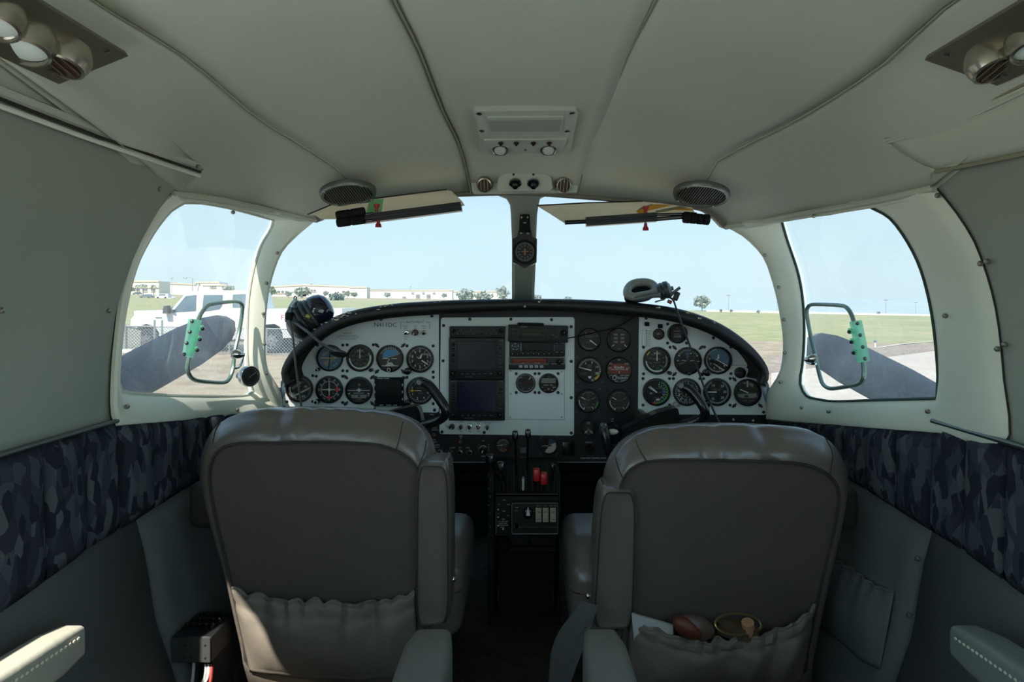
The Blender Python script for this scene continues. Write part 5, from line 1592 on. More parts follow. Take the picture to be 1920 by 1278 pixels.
# ---- glareshield
HD = 1.67
outer = [(534, 722), (527, 702), (532, 682), (548, 656), (575, 628), (610, 602), (650, 585), (700, 574), (760, 567), (860, 562), (984, 560), (1090, 561), (1180, 566), (1250, 574), (1300, 586), (1350, 606), (1390, 632), (1420, 660), (1438, 686), (1442, 706), (1435, 722)]
gl = thing('glareshield', 'black padded glareshield with chips and painted highlights on its edge, arching over the instrument panel', 'glareshield', tuple(P(984, 570, HD)))
oc_ = catmull([P(a, b, HD) for a, b in outer], 90)
ctr_, rad = [], []
for i, p in enumerate(oc_):
    a, b = oc_[max(0, i - 1)], oc_[min(89, i + 1)]
    t = (b - a).normalized()
    n = Vector((t.z, 0, -t.x))
    if n.dot(Vector((0, HD, CZ - .35)) - p) < 0: n = -n
    e = min(i, 89 - i) / 10
    r = .0185 * (min(1, .55 + .45 * e)) * (1.0 if abs(p.x) > .25 else .8 + .2 * abs(p.x) / .25)
    ctr_.append(p + n * r)
    rad.append(r)
obj('padded_roll', MB().tube(ctr_, rad, 14), HOODM, gl)
under = catmull([P(a, b, PD - .0) for a, b in ((534, 726), (540, 700), (560, 676), (600, 638), (650, 605), (700, 590), (760, 582), (860, 577), (984, 575), (1100, 577), (1200, 584), (1260, 592), (1310, 606), (1350, 624), (1390, 652), (1415, 676), (1430, 700), (1436, 726))], 90)
rows = [[p + Vector((0, 0, -r * .4)) for p, r in zip(ctr_, rad)], [p.lerp(q, .5) + Vector((0, 0, .006)) for p, q in zip(ctr_, under)], under]
o = obj('underside', MB().grid(rows), mat('hood_underside', (16, 17, 18), .8), gl); solidify(o, .004, 0)
rows = [[p + Vector((0, .004, r * .85)) for p, r in zip(ctr_, rad)], [Vector((p.x * .97, 1.82, p.z + .004)) for p in ctr_], [Vector((p.x * .86, 2.0, p.z - .012)) for p in ctr_], [Vector((p.x * .7, 2.16, p.z - .03)) for p in ctr_]]
o = obj('deck', MB().grid(rows), mat('hood_deck', (26, 27, 28), .8, bump=.2, bscale=120), gl); solidify(o, .006, -1)
# worn chips and sunny highlights, painted as pale bits along the edge
chips = MB()  # chips and painted highlights together
rnd = random.Random(5)
for px, py, n in ((640, 588, 10), (628, 593, 10), (655, 583, 7), (715, 573, 6), (735, 570, 3), (820, 565, 3), (1010, 563, 2), (600, 610, 6), (568, 637, 3), (588, 621, 4), (1227, 576, 2), (1292, 588, 2), (1305, 592, 2), (1345, 607, 2)):
    for k in range(n):
        q = min(range(90), key=lambda i: (ctr_[i] - P(px + rnd.uniform(-8, 8), py, HD)).length)
        a = rnd.uniform(.9, 2.2)
        p = ctr_[q] + Vector((rnd.uniform(-.008, .008), -math.sin(a - .4) * rad[q] * .72, abs(math.cos(a - .9)) * rad[q] * .98))
        d = (p - ctr_[q]).normalized()
        p = ctr_[q] + d * rad[q] * 1.0
        chips.ball(p, (rnd.uniform(.002, .006), .0014, rnd.uniform(.001, .0026)), 6, 4)
ch = obj('chips_and_highlights', chips, mat('chip_highlight_pale', (196, 190, 160), .9), gl)
ch['kind'] = 'stuff'
for q in ((984, 574), (1236, 577), (740, 577)):
    p = P(q[0], q[1], HD - .012)
    obj('hood_screw', MB().lathe([(.004, 0), (.003, .003)], 8, Matrix.Translation(p)), SCREW, gl)

# ---- yokes
YM = mat('yoke_black', (20, 22, 26), .28, coat=.3)
def yoke(label, hub, horn_r, horn_l, cx):
    y = thing('control_yoke', label, 'control yoke', tuple(P(cx, 800, 1.57)))
    hp_ = rounded([((q[0] - cx) * 1.57 / F, -(q[1] - 800) * 1.57 / F) for q in hub], .006)
    T = Matrix.Translation(P(cx, 800, 1.57))
    obj('hub', MB().prism(hp_, -.03, .012, T), YM, y)
    obj('hub_pad', MB().prism([(u * .9, v * .9) for u, v in hp_], .012, .017, T), BLACKM, y)
    for h in (horn_r, horn_l):
        pts = catmull([P(a, b, d) for a, b, d in h], 26)
        n = len(pts)
        obj('horn', MB().tube(pts, [.0085 + .0035 * min(1, (n - 1 - i) / 6 + .4) if i > n // 2 else .0115 for i in range(n)], 12), YM, y)
        e = pts[-1]
        obj('grip_button', MB().lathe([(.008, -.004), (.008, .008), (.005, .011)], 14, Matrix.Translation(e + Vector((0, -.004, 0)))), SATIN, y)
    obj('shaft', MB().tube([P(cx, 800, 1.58), Vector((P(cx, 800, 1.58).x, PD - .001, P(cx, 800, 1.58).z))], .016, 14), SATIN, y)
    return y
yoke('black pilot control yoke whose right horn shows over the left seat', [(690, 775), (722, 774), (756, 764), (782, 759), (788, 768), (794, 797), (770, 815), (700, 815)], [(790, 797, 1.56), (812, 792, 1.55), (828, 784, 1.54), (836, 774, 1.53), (833, 762, 1.53), (820, 742, 1.54), (806, 724, 1.55), (797, 717, 1.555), (788, 716, 1.56)], [(705, 852, 1.56), (680, 855, 1.555), (666, 852, 1.55), (660, 838, 1.545), (656, 820, 1.545), (653, 806, 1.55), (651, 797, 1.555)], 742)
yoke('black copilot control yoke standing before the right plate, left horn beside the dark gauges', [(1166, 804), (1200, 786), (1230, 772), (1262, 763), (1269, 764), (1278, 800), (1250, 830), (1190, 830)], [(1276, 797, 1.56), (1298, 791, 1.55), (1314, 785, 1.54), (1322, 776, 1.53), (1318, 762, 1.53), (1306, 744, 1.54), (1294, 731, 1.55), (1284, 726, 1.555), (1274, 722, 1.56)], [(1185, 852, 1.56), (1160, 855, 1.555), (1146, 852, 1.55), (1140, 838, 1.545), (1136, 820, 1.545), (1133, 806, 1.55), (1131, 797, 1.555)], 1222)
obj('trim_switch', MB().ball(P(1148, 809, 1.56), (.016, .008, .0075), 14, 8), mat('cream_switch', (206, 200, 184), .4), bpy.data.objects['control_yoke.001'])
obj('collar', MB().lathe([(.024, -.01), (.026, .006), (.02, .016)], 18, Matrix.Translation(P(1146, 812, 1.575))), BLACKG, bpy.data.objects['control_yoke.001'])

# ---- centre pedestal
ped = thing('centre_pedestal', 'black centre pedestal with levers and switch boxes between the two seats', 'pedestal', tuple(P(987, 1130, 1.66)))
FZ = CZ - .82
def quadbox(x0, x1, ya, da, yb, db, thick, m, name):
    a, b, c, d = P(x0, yb, db), P(x1, yb, db), P(x1, ya, da), P(x0, ya, da)
    o = Vector((0, thick, 0))
    return obj(name, MB().hull8([a, b, c, d], [a + o, b + o, c + o, d + o]), m, ped)
PEDM = mat('pedestal_black', (17, 18, 20), .45, var=.3, vscale=30)
quadbox(929, 1046, 866, 1.70, 926, 1.60, .12, PEDM, 'quadrant')
quadbox(929, 1046, 930, 1.605, 1003, 1.605, .12, PEDM, 'switch_bay')
quadbox(932, 1042, 1004, 1.64, 1034, 1.64, .10, PEDM, 'lower_bay')
b_ = MB()
p0, p1 = P(934, 1036, 1.66), P(1038, 1036, 1.66)
b_.box(p0.x, p1.x, 1.66, 1.9, FZ, p0.z)
obj('base', b_, PEDM, ped)
for x0, x1 in ((915, 926), (1047, 1050)):
    a, b = P(x0, 900, 1.62), P(x1, 900, 1.62)
    obj('side_plate', MB().box(a.x, b.x, 1.61, 1.92, FZ, P(0, 880, 1.66).z), PEDM, ped)
ed = MB()
for q0, q1, d0, d1 in (((929, 926), (1046, 926), 1.598, 1.598), ((1045, 868), (1046, 926), 1.70, 1.598), ((934, 1100), (934, 1130), 1.655, 1.655), ((1037, 1100), (1037, 1130), 1.655, 1.655), ((930, 960), (930, 1000), 1.603, 1.603)):
    ed.tube([P(*q0, d0), P(*q1, d1)], .0009, 4)
obj('worn_edge', ed, mat('worn_metal', (140, 144, 146), .4, .6), ped)
sl = MB()
for x in (941, 948, 956, 971, 981, 992, 1003, 1012, 1021, 1032):
    a, b = P(x - 1.6, 872, 1.688), P(x + 1.6, 922, 1.606)
    sl.hull8([P(x - 1.5, 922, 1.604), P(x + 1.5, 922, 1.604), P(x + 1.5, 872, 1.688), P(x - 1.5, 872, 1.688)], [P(x - 1.5, 922, 1.60), P(x + 1.5, 922, 1.60), P(x + 1.5, 872, 1.684), P(x - 1.5, 872, 1.684)])
obj('lever_slots', sl, mat('slot_dark', (6, 6, 7), .8), ped)
rb = MB()
for x in (937, 945, 952, 964, 976, 987, 998, 1016, 1028, 1040):
    rb.tube([P(x, 922, 1.600), P(x, 872, 1.684)], .0012, 4)
obj('slot_ridges', rb, mat('ridge_grey', (58, 62, 68), .35), ped)
def lever(kx, ky, kd, sx, sy, sd_, w, h, m, nm='lever_knob', shaft=None):
    s_ = obj('lever', MB().tube([P(sx, sy, sd_), P(kx, ky, kd)], .0026, 6), shaft or BLACKG, ped)
    p = P(kx, ky, kd)
    k = MB().rbox(p.x - w, p.x + w, p.y - .012, p.y + .012, p.z - h, p.z + h, .0045)
    l = bpy.data.objects.new(nm, mesh_of(nm, k, m, wloc(s_)))
    COL.objects.link(l); l.parent = s_
    return s_
REDK = mat('red_knob', (196, 30, 36), .35, coat=.4)
KNB = mat('knob_black', (18, 20, 26), .22, coat=.5)
lever(966, 816, 1.60, 968, 890, 1.655, .0075, .012, KNB)
lever(990, 813, 1.62, 988, 880, 1.67, .0075, .012, KNB)
lever(918, 860, 1.58, 936, 900, 1.63, .010, .012, KNB)
lever(938, 876, 1.58, 950, 912, 1.615, .010, .014, KNB)
lever(1006, 889, 1.57, 1004, 912, 1.62, .0085, .015, REDK)
lever(1020, 896, 1.56, 1018, 916, 1.615, .0085, .014, REDK)
lever(981, 906, 1.592, 981, 900, 1.63, .0036, .016, mat('lever_white', (200, 202, 196), .4))
lever(1037, 876, 1.62, 1036, 900, 1.64, .006, .010, KNB)
# switch box with a rotary knob and three rockers
sb = thing('fuel_selector_box', 'silver-bordered switch box with rotary knob and three cream rockers on the pedestal', 'switch box', tuple(P(1002.5, 968, 1.60)))
q = 1.60 / F
def lb(px, py): return ((px - 1002.5) * q, -(py - 968) * q)
rr = rounded([lb(960, 997), lb(1045.5, 997), lb(1045.5, 940), lb(960, 940)], .005)
obj('box', MB().prism(rr, -.002, .012), mat('switch_box_black', (26, 27, 30), .5), sb, local=True)
obj('silver_border', MB().tube([(u, -.0125, v) for u, v in rr], .0012, 6, True), mat('border_silver', (120, 124, 126), .4, .6), sb, local=True)
u, v = lb(990, 956)
kn = obj('rotary_knob', MB().lathe([(.0125, .012), (.0125, .02), (.0115, .03), (.006, .032)], 12, Matrix.Translation((u, 0, v))), BLACKG, sb, local=True)
l = bpy.data.objects.new('pointer', mesh_of('pointer', MB().add([(u - .005, -.0325, v - .003), (u + .005, -.0325, v - .003), (u + .0008, -.0325, v + .018), (u - .0008, -.0325, v + .018)], [(0, 1, 2, 3)]), WHITEINK, Vector((0, 0, 0)), 0)); COL.objects.link(l); l.parent = kn
CRM = mat('cream_rocker', (176, 172, 152), .5)
for x, t in ((1009.5, 'RUN'), (1022.5, 'ALT'), (1036.5, 'MASTER')):
    u, v = lb(x, 961)
    r_ = obj('rocker_switch', MB().hull8([(u - .0072, -.012, v - .0165), (u + .0072, -.012, v - .0165), (u + .0072, -.012, v + .0165), (u - .0072, -.012, v + .0165)], [(u - .0068, -.020, v - .016), (u + .0068, -.020, v - .016), (u + .0068, -.016, v + .016), (u - .0068, -.016, v + .016)]), CRM, sb, local=True, smooth=0)
    mb = MB().text('ON', u, v + .008, .0058, .0192).text('OFF', u, v - .010, .0052, .0205)
    l = bpy.data.objects.new('rocker_legend', mesh_of('rocker_legend', mb, INK, Vector((0, 0, 0)), 0)); COL.objects.link(l); l.parent = r_
mb = MB()
for x, t in ((1009.5, 'RUN'), (1022.5, 'ALT'), (1036.5, 'MASTER')):
    u, v = lb(x, 945); mb.text(t, u, v, .0048, .0124)
u, v = lb(968, 954); mb.text('FUEL', u, v, .0048, .0124)
u, v = lb(969, 948); mb.box(u - .004, u + .004, -.0126, -.012, v - .001, v + .001)
u, v = lb(990, 956); mb.arc(.0165, .0175, -45, 45, .0124)
obj('box_lettering', mb, GREYINK, sb, local=True, smooth=0)
u0, v0 = lb(962, 984); u1, v1 = lb(1044, 984)
obj('divider_strip', MB().box(u0, u1, -.0135, -.012, v0 - .0007, v0 + .0007), SATIN, sb, local=True)
mb = MB()
for x in (984, 1014):
    u, v = lb(x, 987); mb.lathe([(.005, .012), (.004, .014)], 12, Matrix.Translation((u, 0, v)))
    u, v = lb(x + 15, 991); mb.box(u - .010, u + .010, -.0130, -.012, v - .0018, v + .0018)
obj('slot', mb, mat('slot_black', (8, 8, 9), .6), sb, local=True)
u, v = lb(969, 979)
obj('small_lever', MB().tube([(u, -.012, v), (u, -.024, v - .004)], [.003, .004], 8), KNB, sb, local=True)
# placard column left of the box
ts = MB()
TQ = Matrix.Translation(P(943, 968, 1.603))
for t, x, y, s_ in (('OFF', 945, 937, .0042), ('LO', 935, 945, .0035), ('TAKE', 953, 945, .0034), ('PRI', 945, 958, .005), ('HI', 935, 962, .0035), ('OFF', 953, 966, .0034), ('SET', 944, 973, .005), ('L  R  OFF  ON', 943, 977, .0042), ('CROSS FEED', 943, 980.5, .0042), ('EMERG FUEL', 945, 984, .0042), ('PUSH', 942, 988, .004)):
    ts.text(t, (x - 943) * q, -(y - 968) * q, s_, .001, TQ)
obj('placard_print', ts, WHITEINK, ped, smooth=0)
for x, y in ((934, 955), (934, 969), (934, 985), (943.5, 991)):
    obj('bright_screw', MB().lathe([(.0024, 0), (.0018, .002)], 8, Matrix.Translation(P(x, y, 1.604))), MATS['bright_screw'], ped)
obj('drawer_slot', MB().box(P(962, 0, 1.64).x, P(1036, 0, 1.64).x, 1.632, 1.642, P(0, 1025, 1.64).z, P(0, 1021, 1.64).z), BLACKM, ped)
obj('drawer_pull', MB().tube([P(992, 1020, 1.634), P(993, 1015, 1.625)], .004, 8), CHROME, ped)
obj('star_knob', MB().lathe([(.02, 0), (.024, .008), (.018, .014)], 6, Matrix.Translation(P(944, 1019, 1.638))), BLACKM, ped)
# chain-like trim cable down the left side of the pedestal
chn = [P(918, y, 1.60) + Vector((.002 * math.sin(y), 0, 0)) for y in range(884, 1012, 4)]
obj('trim_chain', MB().tube(chn, [.0024 if i % 2 else .0038 for i in range(len(chn))], 6), mat('dark_chain', (60, 62, 64), .35, .7), ped)
# ================================================================== SEATS
LEATH = mat('grey_leather', (98, 90, 82), .42, var=.08, vscale=7, bump=.22, bscale=26, spec=.6, coat=.7)
LEATB = mat('grey_seat_back_cloth', (80, 74, 68), .75, var=.05, vscale=9, bump=.06, bscale=200, spec=.25)
POCK = mat('pocket_leather', (112, 105, 94), .6, var=.08, vscale=6, bump=.15, bscale=24, spec=.3)
PIPE = mat('dark_piping', (52, 50, 46), .6)
DKV = mat('dark_vinyl', (44, 42, 40), .5, bump=.08, bscale=60)
def SPt(px, py, off=0.0):
    """point on the reclined rear plane of a front seat (off metres further forward)"""
    k = (py - HY) / F
    d = (1.18 + off - .2065 * .163) / (1 - .163 * k)
    return P(px, py, d)
def fill(loop, bulge=0.0, n=6):
    c = sum(loop, Vector()) / len(loop)
    return [[c.lerp(p, t) + Vector((0, -bulge * (1 - t * t), 0)) for p in loop] for t in [max(.002, k / n) for k in range(n + 1)]]
def front_seat(label, outer, inner, pocket_top, pocket_bot, arm, cush, side, seams, creases, outboard, sag):
    N = 110
    base = SPt(sum(q[0] for q in outer) / len(outer), 1278)
    st = thing('front_seat', label, 'seat', (base.x, 1.45, FZ))
    O = catmull([SPt(a, b, .05) for a, b in outer], N, True)
    I = catmull([SPt(a, b) for a, b in inner], N, True)
    # pair the loops by angle about the middle of the back
    c = sum(I, Vector()) / N
    def ang(p): return math.atan2(p.z - c.z, p.x - c.x)
    def reseq(L):
        L2_ = L + L[:0]
        out = []
        for k in range(N):
            a = -math.pi + 2 * math.pi * k / N
            best = None
            for i in range(N):
                p, q = L[i], L[(i + 1) % N]
                a0, a1 = ang(p), ang(q)
                d = (a1 - a0 + math.pi) % (2 * math.pi) - math.pi
                e = (a - a0 + math.pi) % (2 * math.pi) - math.pi
                if abs(d) > 1e-9 and -1e-9 <= e / d <= 1 + 1e-9:
                    best = p.lerp(q, e / d); break
            out.append(best or L[0])
        return out
    O, I = reseq(O), reseq(I)
    cf = sum(O, Vector()) / N
    rows = []
    for k in range(N):
        pass
    def mixrow(t, dy, sc=1.0):
        row = []
        for a, b in zip(I, O):
            p = a.lerp(b, t)
            if sc != 1: p = cf + (p - cf) * sc
            row.append(p + Vector((0, dy, 0)))
        return row
    rows = [mixrow(0, .004), mixrow(.06, -.006), mixrow(.25, -.014), mixrow(.5, -.014), mixrow(.75, -.008), mixrow(.92, .0), mixrow(1.0, .0), mixrow(1.0, .030), mixrow(1.0, .055, .985), mixrow(1, .075, .95), mixrow(1, .085, .88)]
    rows += [[cf.lerp(p, t) + Vector((0, .01 * (1 - t), 0)) for p in rows[-1]] for t in (.6, .3, .002)]
    # shallow gathers where the leather is pulled round the top roll
    zt = max(p.z for p in O)
    for i in range(1, 8):
        for k in range(N):
            p = rows[i][k]
            top = max(0, 1 - (zt - p.z) / .09)
            g = 0
            for cx_, wd, sl in creases:
                x = (p.x - cx_) + sl * (zt - p.z)
                g += math.exp(-(x / wd) ** 2)
            rows[i][k] = p + Vector((0, .008 * g * top, -.0045 * g * top))
    obj('back_cushion', MB().grid(rows, True), LEATH, st, smooth=60)
    obj('back_panel', MB().grid(fill([p + Vector((0, .002, 0)) for p in I], -.004), True), LEATB, st)
    obj('piping', MB().tube([p + Vector((0, -.003, 0)) for p in I], .0026, 6, True), PIPE, st)
    for sm in seams:
        pts = []
        for a, b in sm:
            q = SPt(a, b, .0)
            pts.append(q + Vector((0, -.0105, 0)))
        obj('seam', MB().tube(catmull(pts, 8), .0012, 5), PIPE, st)
    # gathered map pocket
    tp = catmull([SPt(a, b) for a, b in pocket_top], 61)
    bt = catmull([SPt(a, b) for a, b in pocket_bot], 61)
    rows = []
    for j in range(22):
        v = j / 21
        row = []
        for i in range(61):
            u = i / 60
            e = min(1, min(u, 1 - u) * 7)
            belly = (.010 + .022 * math.sin(math.pi * min(1, v * 1.05)) ** .8 + sag * (1 - v) ** 2) * e
            rip = .0042 * math.sin(u * 62 + 1.2 * math.sin(u * 17)) * math.exp(-v * 7) * e + .0055 * math.sin(u * 21 + .6 + math.sin(9 * u)) * math.exp(-abs(v - .3) * 2.6) * e
            tuck = -.003 * math.exp(-((v - .16) / .035) ** 2)
            p = tp[i].lerp(bt[i], v)
            row.append(p + Vector((0, -(belly + rip * 1.7 + tuck * 1.6 + .004), .0042 * math.sin(u * 55 + u * u * 9) * math.exp(-v * 14))))
        rows.append(row)
    o = obj('map_pocket', MB().grid(rows), POCK, st); solidify(o, .003, 1)
    k = bpy.data.objects.new('elastic_hem', mesh_of('elastic_hem', MB().tube([p + Vector((0, 0, .002)) for p in rows[0]], .0036, 6), POCK, wloc(o)))
    COL.objects.link(k); k.parent = o
    # stowed-up inboard armrest
    a = arm
    q = [SPt(x, y, -.012) for x, y in a['quad']]             # tl, tr, br, bl
    mb = MB()
    n_ = 10
    ring = rounded([(0, 0), (1, 0), (1, 1), (0, 1)], .22, 5)
    def quadpt(u, v): return (q[3].lerp(q[2], u)).lerp(q[0].lerp(q[1], u), v)
    rw = []
    for dy, sc in ((.004, .55), (0, .86), (.006, .95), (.018, 1.0), (.075, 1.0), (.088, .95), (.094, .80)):
        row = []
        for u, v in ring:
            uu, vv = .5 + (u - .5) * sc, .5 + (v - .5) * (1 - (1 - sc) * .25)
            row.append(quadpt(uu, vv) + Vector((0, dy, 0)))
        rw.append(row)
    mb.grid(rw, True)
    m_ = len(ring)
    mb.f.append(tuple(range(m_ - 1, -1, -1))); mb.f.append(tuple(range(len(mb.v) - m_, len(mb.v))))
    ar = obj('armrest', mb, LEATH, st, smooth=60)
    pp = MB().tube([quadpt(.5 + (u - .5) * .84, .5 + (v - .5) * .955) + Vector((0, -.0005, 0)) for u, v in ring], .0016, 5, True)
    k = bpy.data.objects.new('armrest_piping', mesh_of('armrest_piping', pp, PIPE, wloc(ar))); COL.objects.link(k); k.parent = ar
    hx = a['horn']
    hq = [SPt(x, y, .03) for x, y in hx]
    k = bpy.data.objects.new('armrest_flap', mesh_of('armrest_flap', MB().hull8([hq[0] + Vector((0, -.03, 0)), hq[1] + Vector((0, -.03, 0)), hq[2] + Vector((0, -.02, 0)), hq[3] + Vector((0, -.02, 0))], [hq[0] + Vector((0, .045, 0)), hq[1] + Vector((0, .045, 0)), hq[2] + Vector((0, .03, 0)), hq[3] + Vector((0, .03, 0))]), LEATH, wloc(ar))); COL.objects.link(k); k.parent = ar
    # seat cushion, base
    x0, x1 = cush
    mb = MB().rbox(x0, x1, 1.30, 1.66, CZ - .70, CZ - .545, .035, seg=4)
    obj('seat_cushion', mb, LEATH, st, smooth=60)
    obj('cushion_welt', MB().tube(rounded_loop(x0 + .002, x1 - .002, 1.302, 1.658, CZ - .60, .034), .0022, 5, True), PIPE, st)
    obj('seat_base', MB().rbox(x0 + .04, x1 - .04, 1.33, 1.62, FZ + .001, CZ - .70, .01), DKV, st)
    ob = MB().rbox(*outboard, .018, seg=3)
    obj('armrest', ob, DKV, st, label='dark outboard armrest')
    p = SPt(side[0], side[1], .03)
    obj('recline_bolt', MB().ball(p, .006, 10, 6), CHROME, st)
    return st
def rounded_loop(x0, x1, y0, y1, z, r):
    return [Vector((x, y, z)) for x, y in rounded([(x0, y0), (x1, y0), (x1, y1), (x0, y1)], r, 6)]
front_seat('left grey leather front seat with a partly sunlit gathered pocket on its back',
    [(373, 885), (378, 848), (394, 812), (418, 788), (450, 774), (500, 768), (570, 766), (640, 768), (700, 772), (748, 782), (782, 799), (803, 824), (815, 862), (816, 930), (814, 1020), (812, 1120), (806, 1220), (800, 1300), (640, 1310), (476, 1300), (462, 1240), (446, 1170), (430, 1100), (414, 1040), (398, 990), (382, 935)],
    [(393, 885), (400, 858), (418, 838), (450, 830), (520, 829), (590, 828), (660, 829), (715, 834), (752, 847), (778, 868), (790, 900), (790, 1000), (790, 1120), (786, 1240), (640, 1256), (474, 1252), (458, 1200), (440, 1120), (424, 1050), (408, 985), (397, 930)],
    [(438, 1102), (470, 1112), (520, 1119), (580, 1122), (640, 1128), (700, 1126), (745, 1119), (778, 1110)],
    [(472, 1256), (520, 1257), (580, 1262), (650, 1266), (720, 1262), (782, 1252)],
    dict(quad=[(778, 866), (844, 868), (846, 1172), (776, 1180)], horn=[(834, 872), (845, 872), (842, 856), (838, 853)]),
    (-.60, -.128), (849, 1086),
    [[(419, 788), (409, 806), (404, 828)], [(757, 788), (752, 815), (744, 842)], [(801, 822), (797, 845), (786, 872)]],
    [(SPt(x, 790).x, w, s) for x, w, s in ((498, .006, -.3), (516, .005, -.2), (568, .005, .0), (604, .006, .35), (640, .006, .5), (668, .005, .55), (700, .007, .7))],
    (-.662, -.575, 1.25, 1.50, CZ - .452, CZ - .362), .0)
front_seat('right grey leather front seat whose sagging back pocket holds small items',
    [(1132, 935), (1134, 898), (1145, 866), (1165, 838), (1192, 818), (1230, 805), (1300, 799), (1380, 798), (1450, 801), (1520, 808), (1556, 826), (1576, 852), (1590, 884), (1591, 910), (1586, 945), (1576, 1000), (1562, 1060), (1548, 1120), (1536, 1180), (1524, 1240), (1512, 1300), (1330, 1310), (1150, 1300), (1146, 1220), (1138, 1120), (1134, 1020)],
    [(1158, 935), (1166, 900), (1184, 876), (1214, 864), (1270, 861), (1340, 862), (1440, 865), (1505, 870), (1548, 886), (1570, 912), (1572, 945), (1562, 1000), (1550, 1050), (1536, 1110), (1524, 1170), (1512, 1225), (1505, 1262), (1330, 1270), (1170, 1260), (1166, 1180), (1160, 1080), (1157, 1000)],
    [(1182, 1150), (1215, 1168), (1255, 1180), (1310, 1187), (1360, 1186), (1410, 1180), (1460, 1164), (1526, 1136)],
    [(1176, 1285), (1240, 1288), (1310, 1290), (1380, 1290), (1440, 1286), (1500, 1272)],
    dict(quad=[(1124, 916), (1197, 918), (1192, 1182), (1106, 1182)], horn=[(1128, 940), (1140, 938), (1134, 906), (1129, 902)]),
    (.092, .575), (1103, 1117),
    [[(1190, 822), (1198, 842), (1212, 864)], [(1152, 852), (1160, 880), (1172, 905)], [(1543, 818), (1556, 848), (1552, 884)]],
    [(SPt(x, 815).x, w, s) for x, w, s in ((1270, .006, -.5), (1296, .006, -.4), (1318, .005, -.3), (1336, .004, .1), (1360, .005, -.3), (1440, .006, -.2), (1452, .005, .0))],
    (.565, .657, 1.25, 1.50, CZ - .46, CZ - .37), .016)
# lap belt hanging beside the right seat
bl = catmull([P(1104, 1128, 1.18), P(1092, 1150, 1.17), P(1066, 1185, 1.16), P(1050, 1225, 1.15), P(1044, 1290, 1.14)], 16)
o = obj('seat_belt', MB().grid([[p + Vector((-.016, 0, .004)) for p in bl], [p + Vector((-.014, -.0025, .004)) for p in bl], [p + Vector((.018, -.0025, -.006)) for p in bl], [p + Vector((.016, 0, -.006)) for p in bl]], True), mat('belt_webbing', (66, 66, 64), .8, bump=.2, bscale=400), origin=P(1066, 1185, 1.16))
tag(o, 'dark grey lap belt hanging down beside the right front seat', 'seat belt')
# items in the right seat's pocket
pc = SPt(1302, 1176, -.026)
cs_ = thing('glasses_case', 'dark brown glasses case sticking out of the right seat pocket', 'case', tuple(pc))
obj('case_body', MB().ball((0, 0, 0), (.040, .016, .024), 20, 12, Matrix.Rotation(.25, 4, 'Y')), mat('case_brown', (88, 72, 62), .4), cs_, local=True)
obj('case_flap', MB().ball((-.012, -.004, -.004), (.034, .017, .017), 18, 10, Matrix.Rotation(.5, 4, 'Y')), mat('case_rust', (96, 48, 30), .5), cs_, local=True)
pc = SPt(1222, 1172, -.022)
o = obj('folded_paper', MB().hull8([SPt(1184, 1150, -.020), SPt(1262, 1172, -.020), SPt(1262, 1215, -.014), SPt(1190, 1210, -.014)], [SPt(1186, 1148, -.012), SPt(1264, 1170, -.012), SPt(1262, 1213, -.008), SPt(1190, 1208, -.008)]), mat('paper_white', (190, 190, 186), .7), origin=pc)
tag(o, 'folded white paper at the left end of the right seat pocket', 'paper')
pc = SPt(1384, 1166, -.020)
tn = thing('round_tin', 'round brass-rimmed tin half hidden in the right seat pocket', 'tin', tuple(pc))
obj('tin_rim', MB().tube([Vector((.044 * math.cos(a * .2618), .012 * math.sin(a * .2618) , .015 * math.sin(a * .2618) - .004)) for a in range(24)], .0026, 6, True), mat('brass_rim', (150, 128, 88), .3, .8), tn, local=True)
obj('tin_body', MB().tube([Vector((0, .004, -.006)), Vector((0, .008, -.03))], .040, 20, flat=.35), mat('tin_brown', (84, 66, 50), .5), tn, local=True)
o = obj('cork', MB().tube([SPt(1402, 1166, -.027), SPt(1404, 1186, -.024)], .012, 12), mat('cork_tan', (176, 128, 92), .8), origin=SPt(1402, 1180, -.026))
tag(o, 'tan cork lying against the tin in the right seat pocket', 'cork')

# ---- passenger seats behind: only their armrests reach into the picture
PLEA = mat('passenger_leather', (104, 100, 92), .5, var=.06, vscale=6, bump=.12, bscale=40)
CREAM = mat('cream_armrest', (158, 156, 142), .5, bump=.1, bscale=60)
def arm_solid(xa, xb, y0, y1, z0, zf, h, taper=0.0):
    """padded armrest: from y0 (rear) to y1 (front tip), top height z0 at the rear and zf at the tip"""
    rows = []
    prof = rounded([(-1, -1), (1, -1), (1, 1), (-1, 1)], .42, 5)
    for k in range(15):
        t = k / 14
        y = y0 + (y1 - y0) * t
        e = 1.0 if t < .9 else (1 - ((t - .9) / .1) ** 2 * .22)
        z = z0 + (zf - z0) * t - h / 2
        xc, xw = (xa + xb) / 2 , abs(xb - xa) / 2
        rows.append([Vector((xc + u * xw * e + taper * (1 - t), y, CZ + z + v * h / 2 * e)) for u, v in prof])
    mb = MB().grid(rows, True)
    n = len(prof)
    mb.f.append(tuple(range(n - 1, -1, -1))); mb.f.append(tuple(range(len(mb.v) - n, len(mb.v))))
    return mb
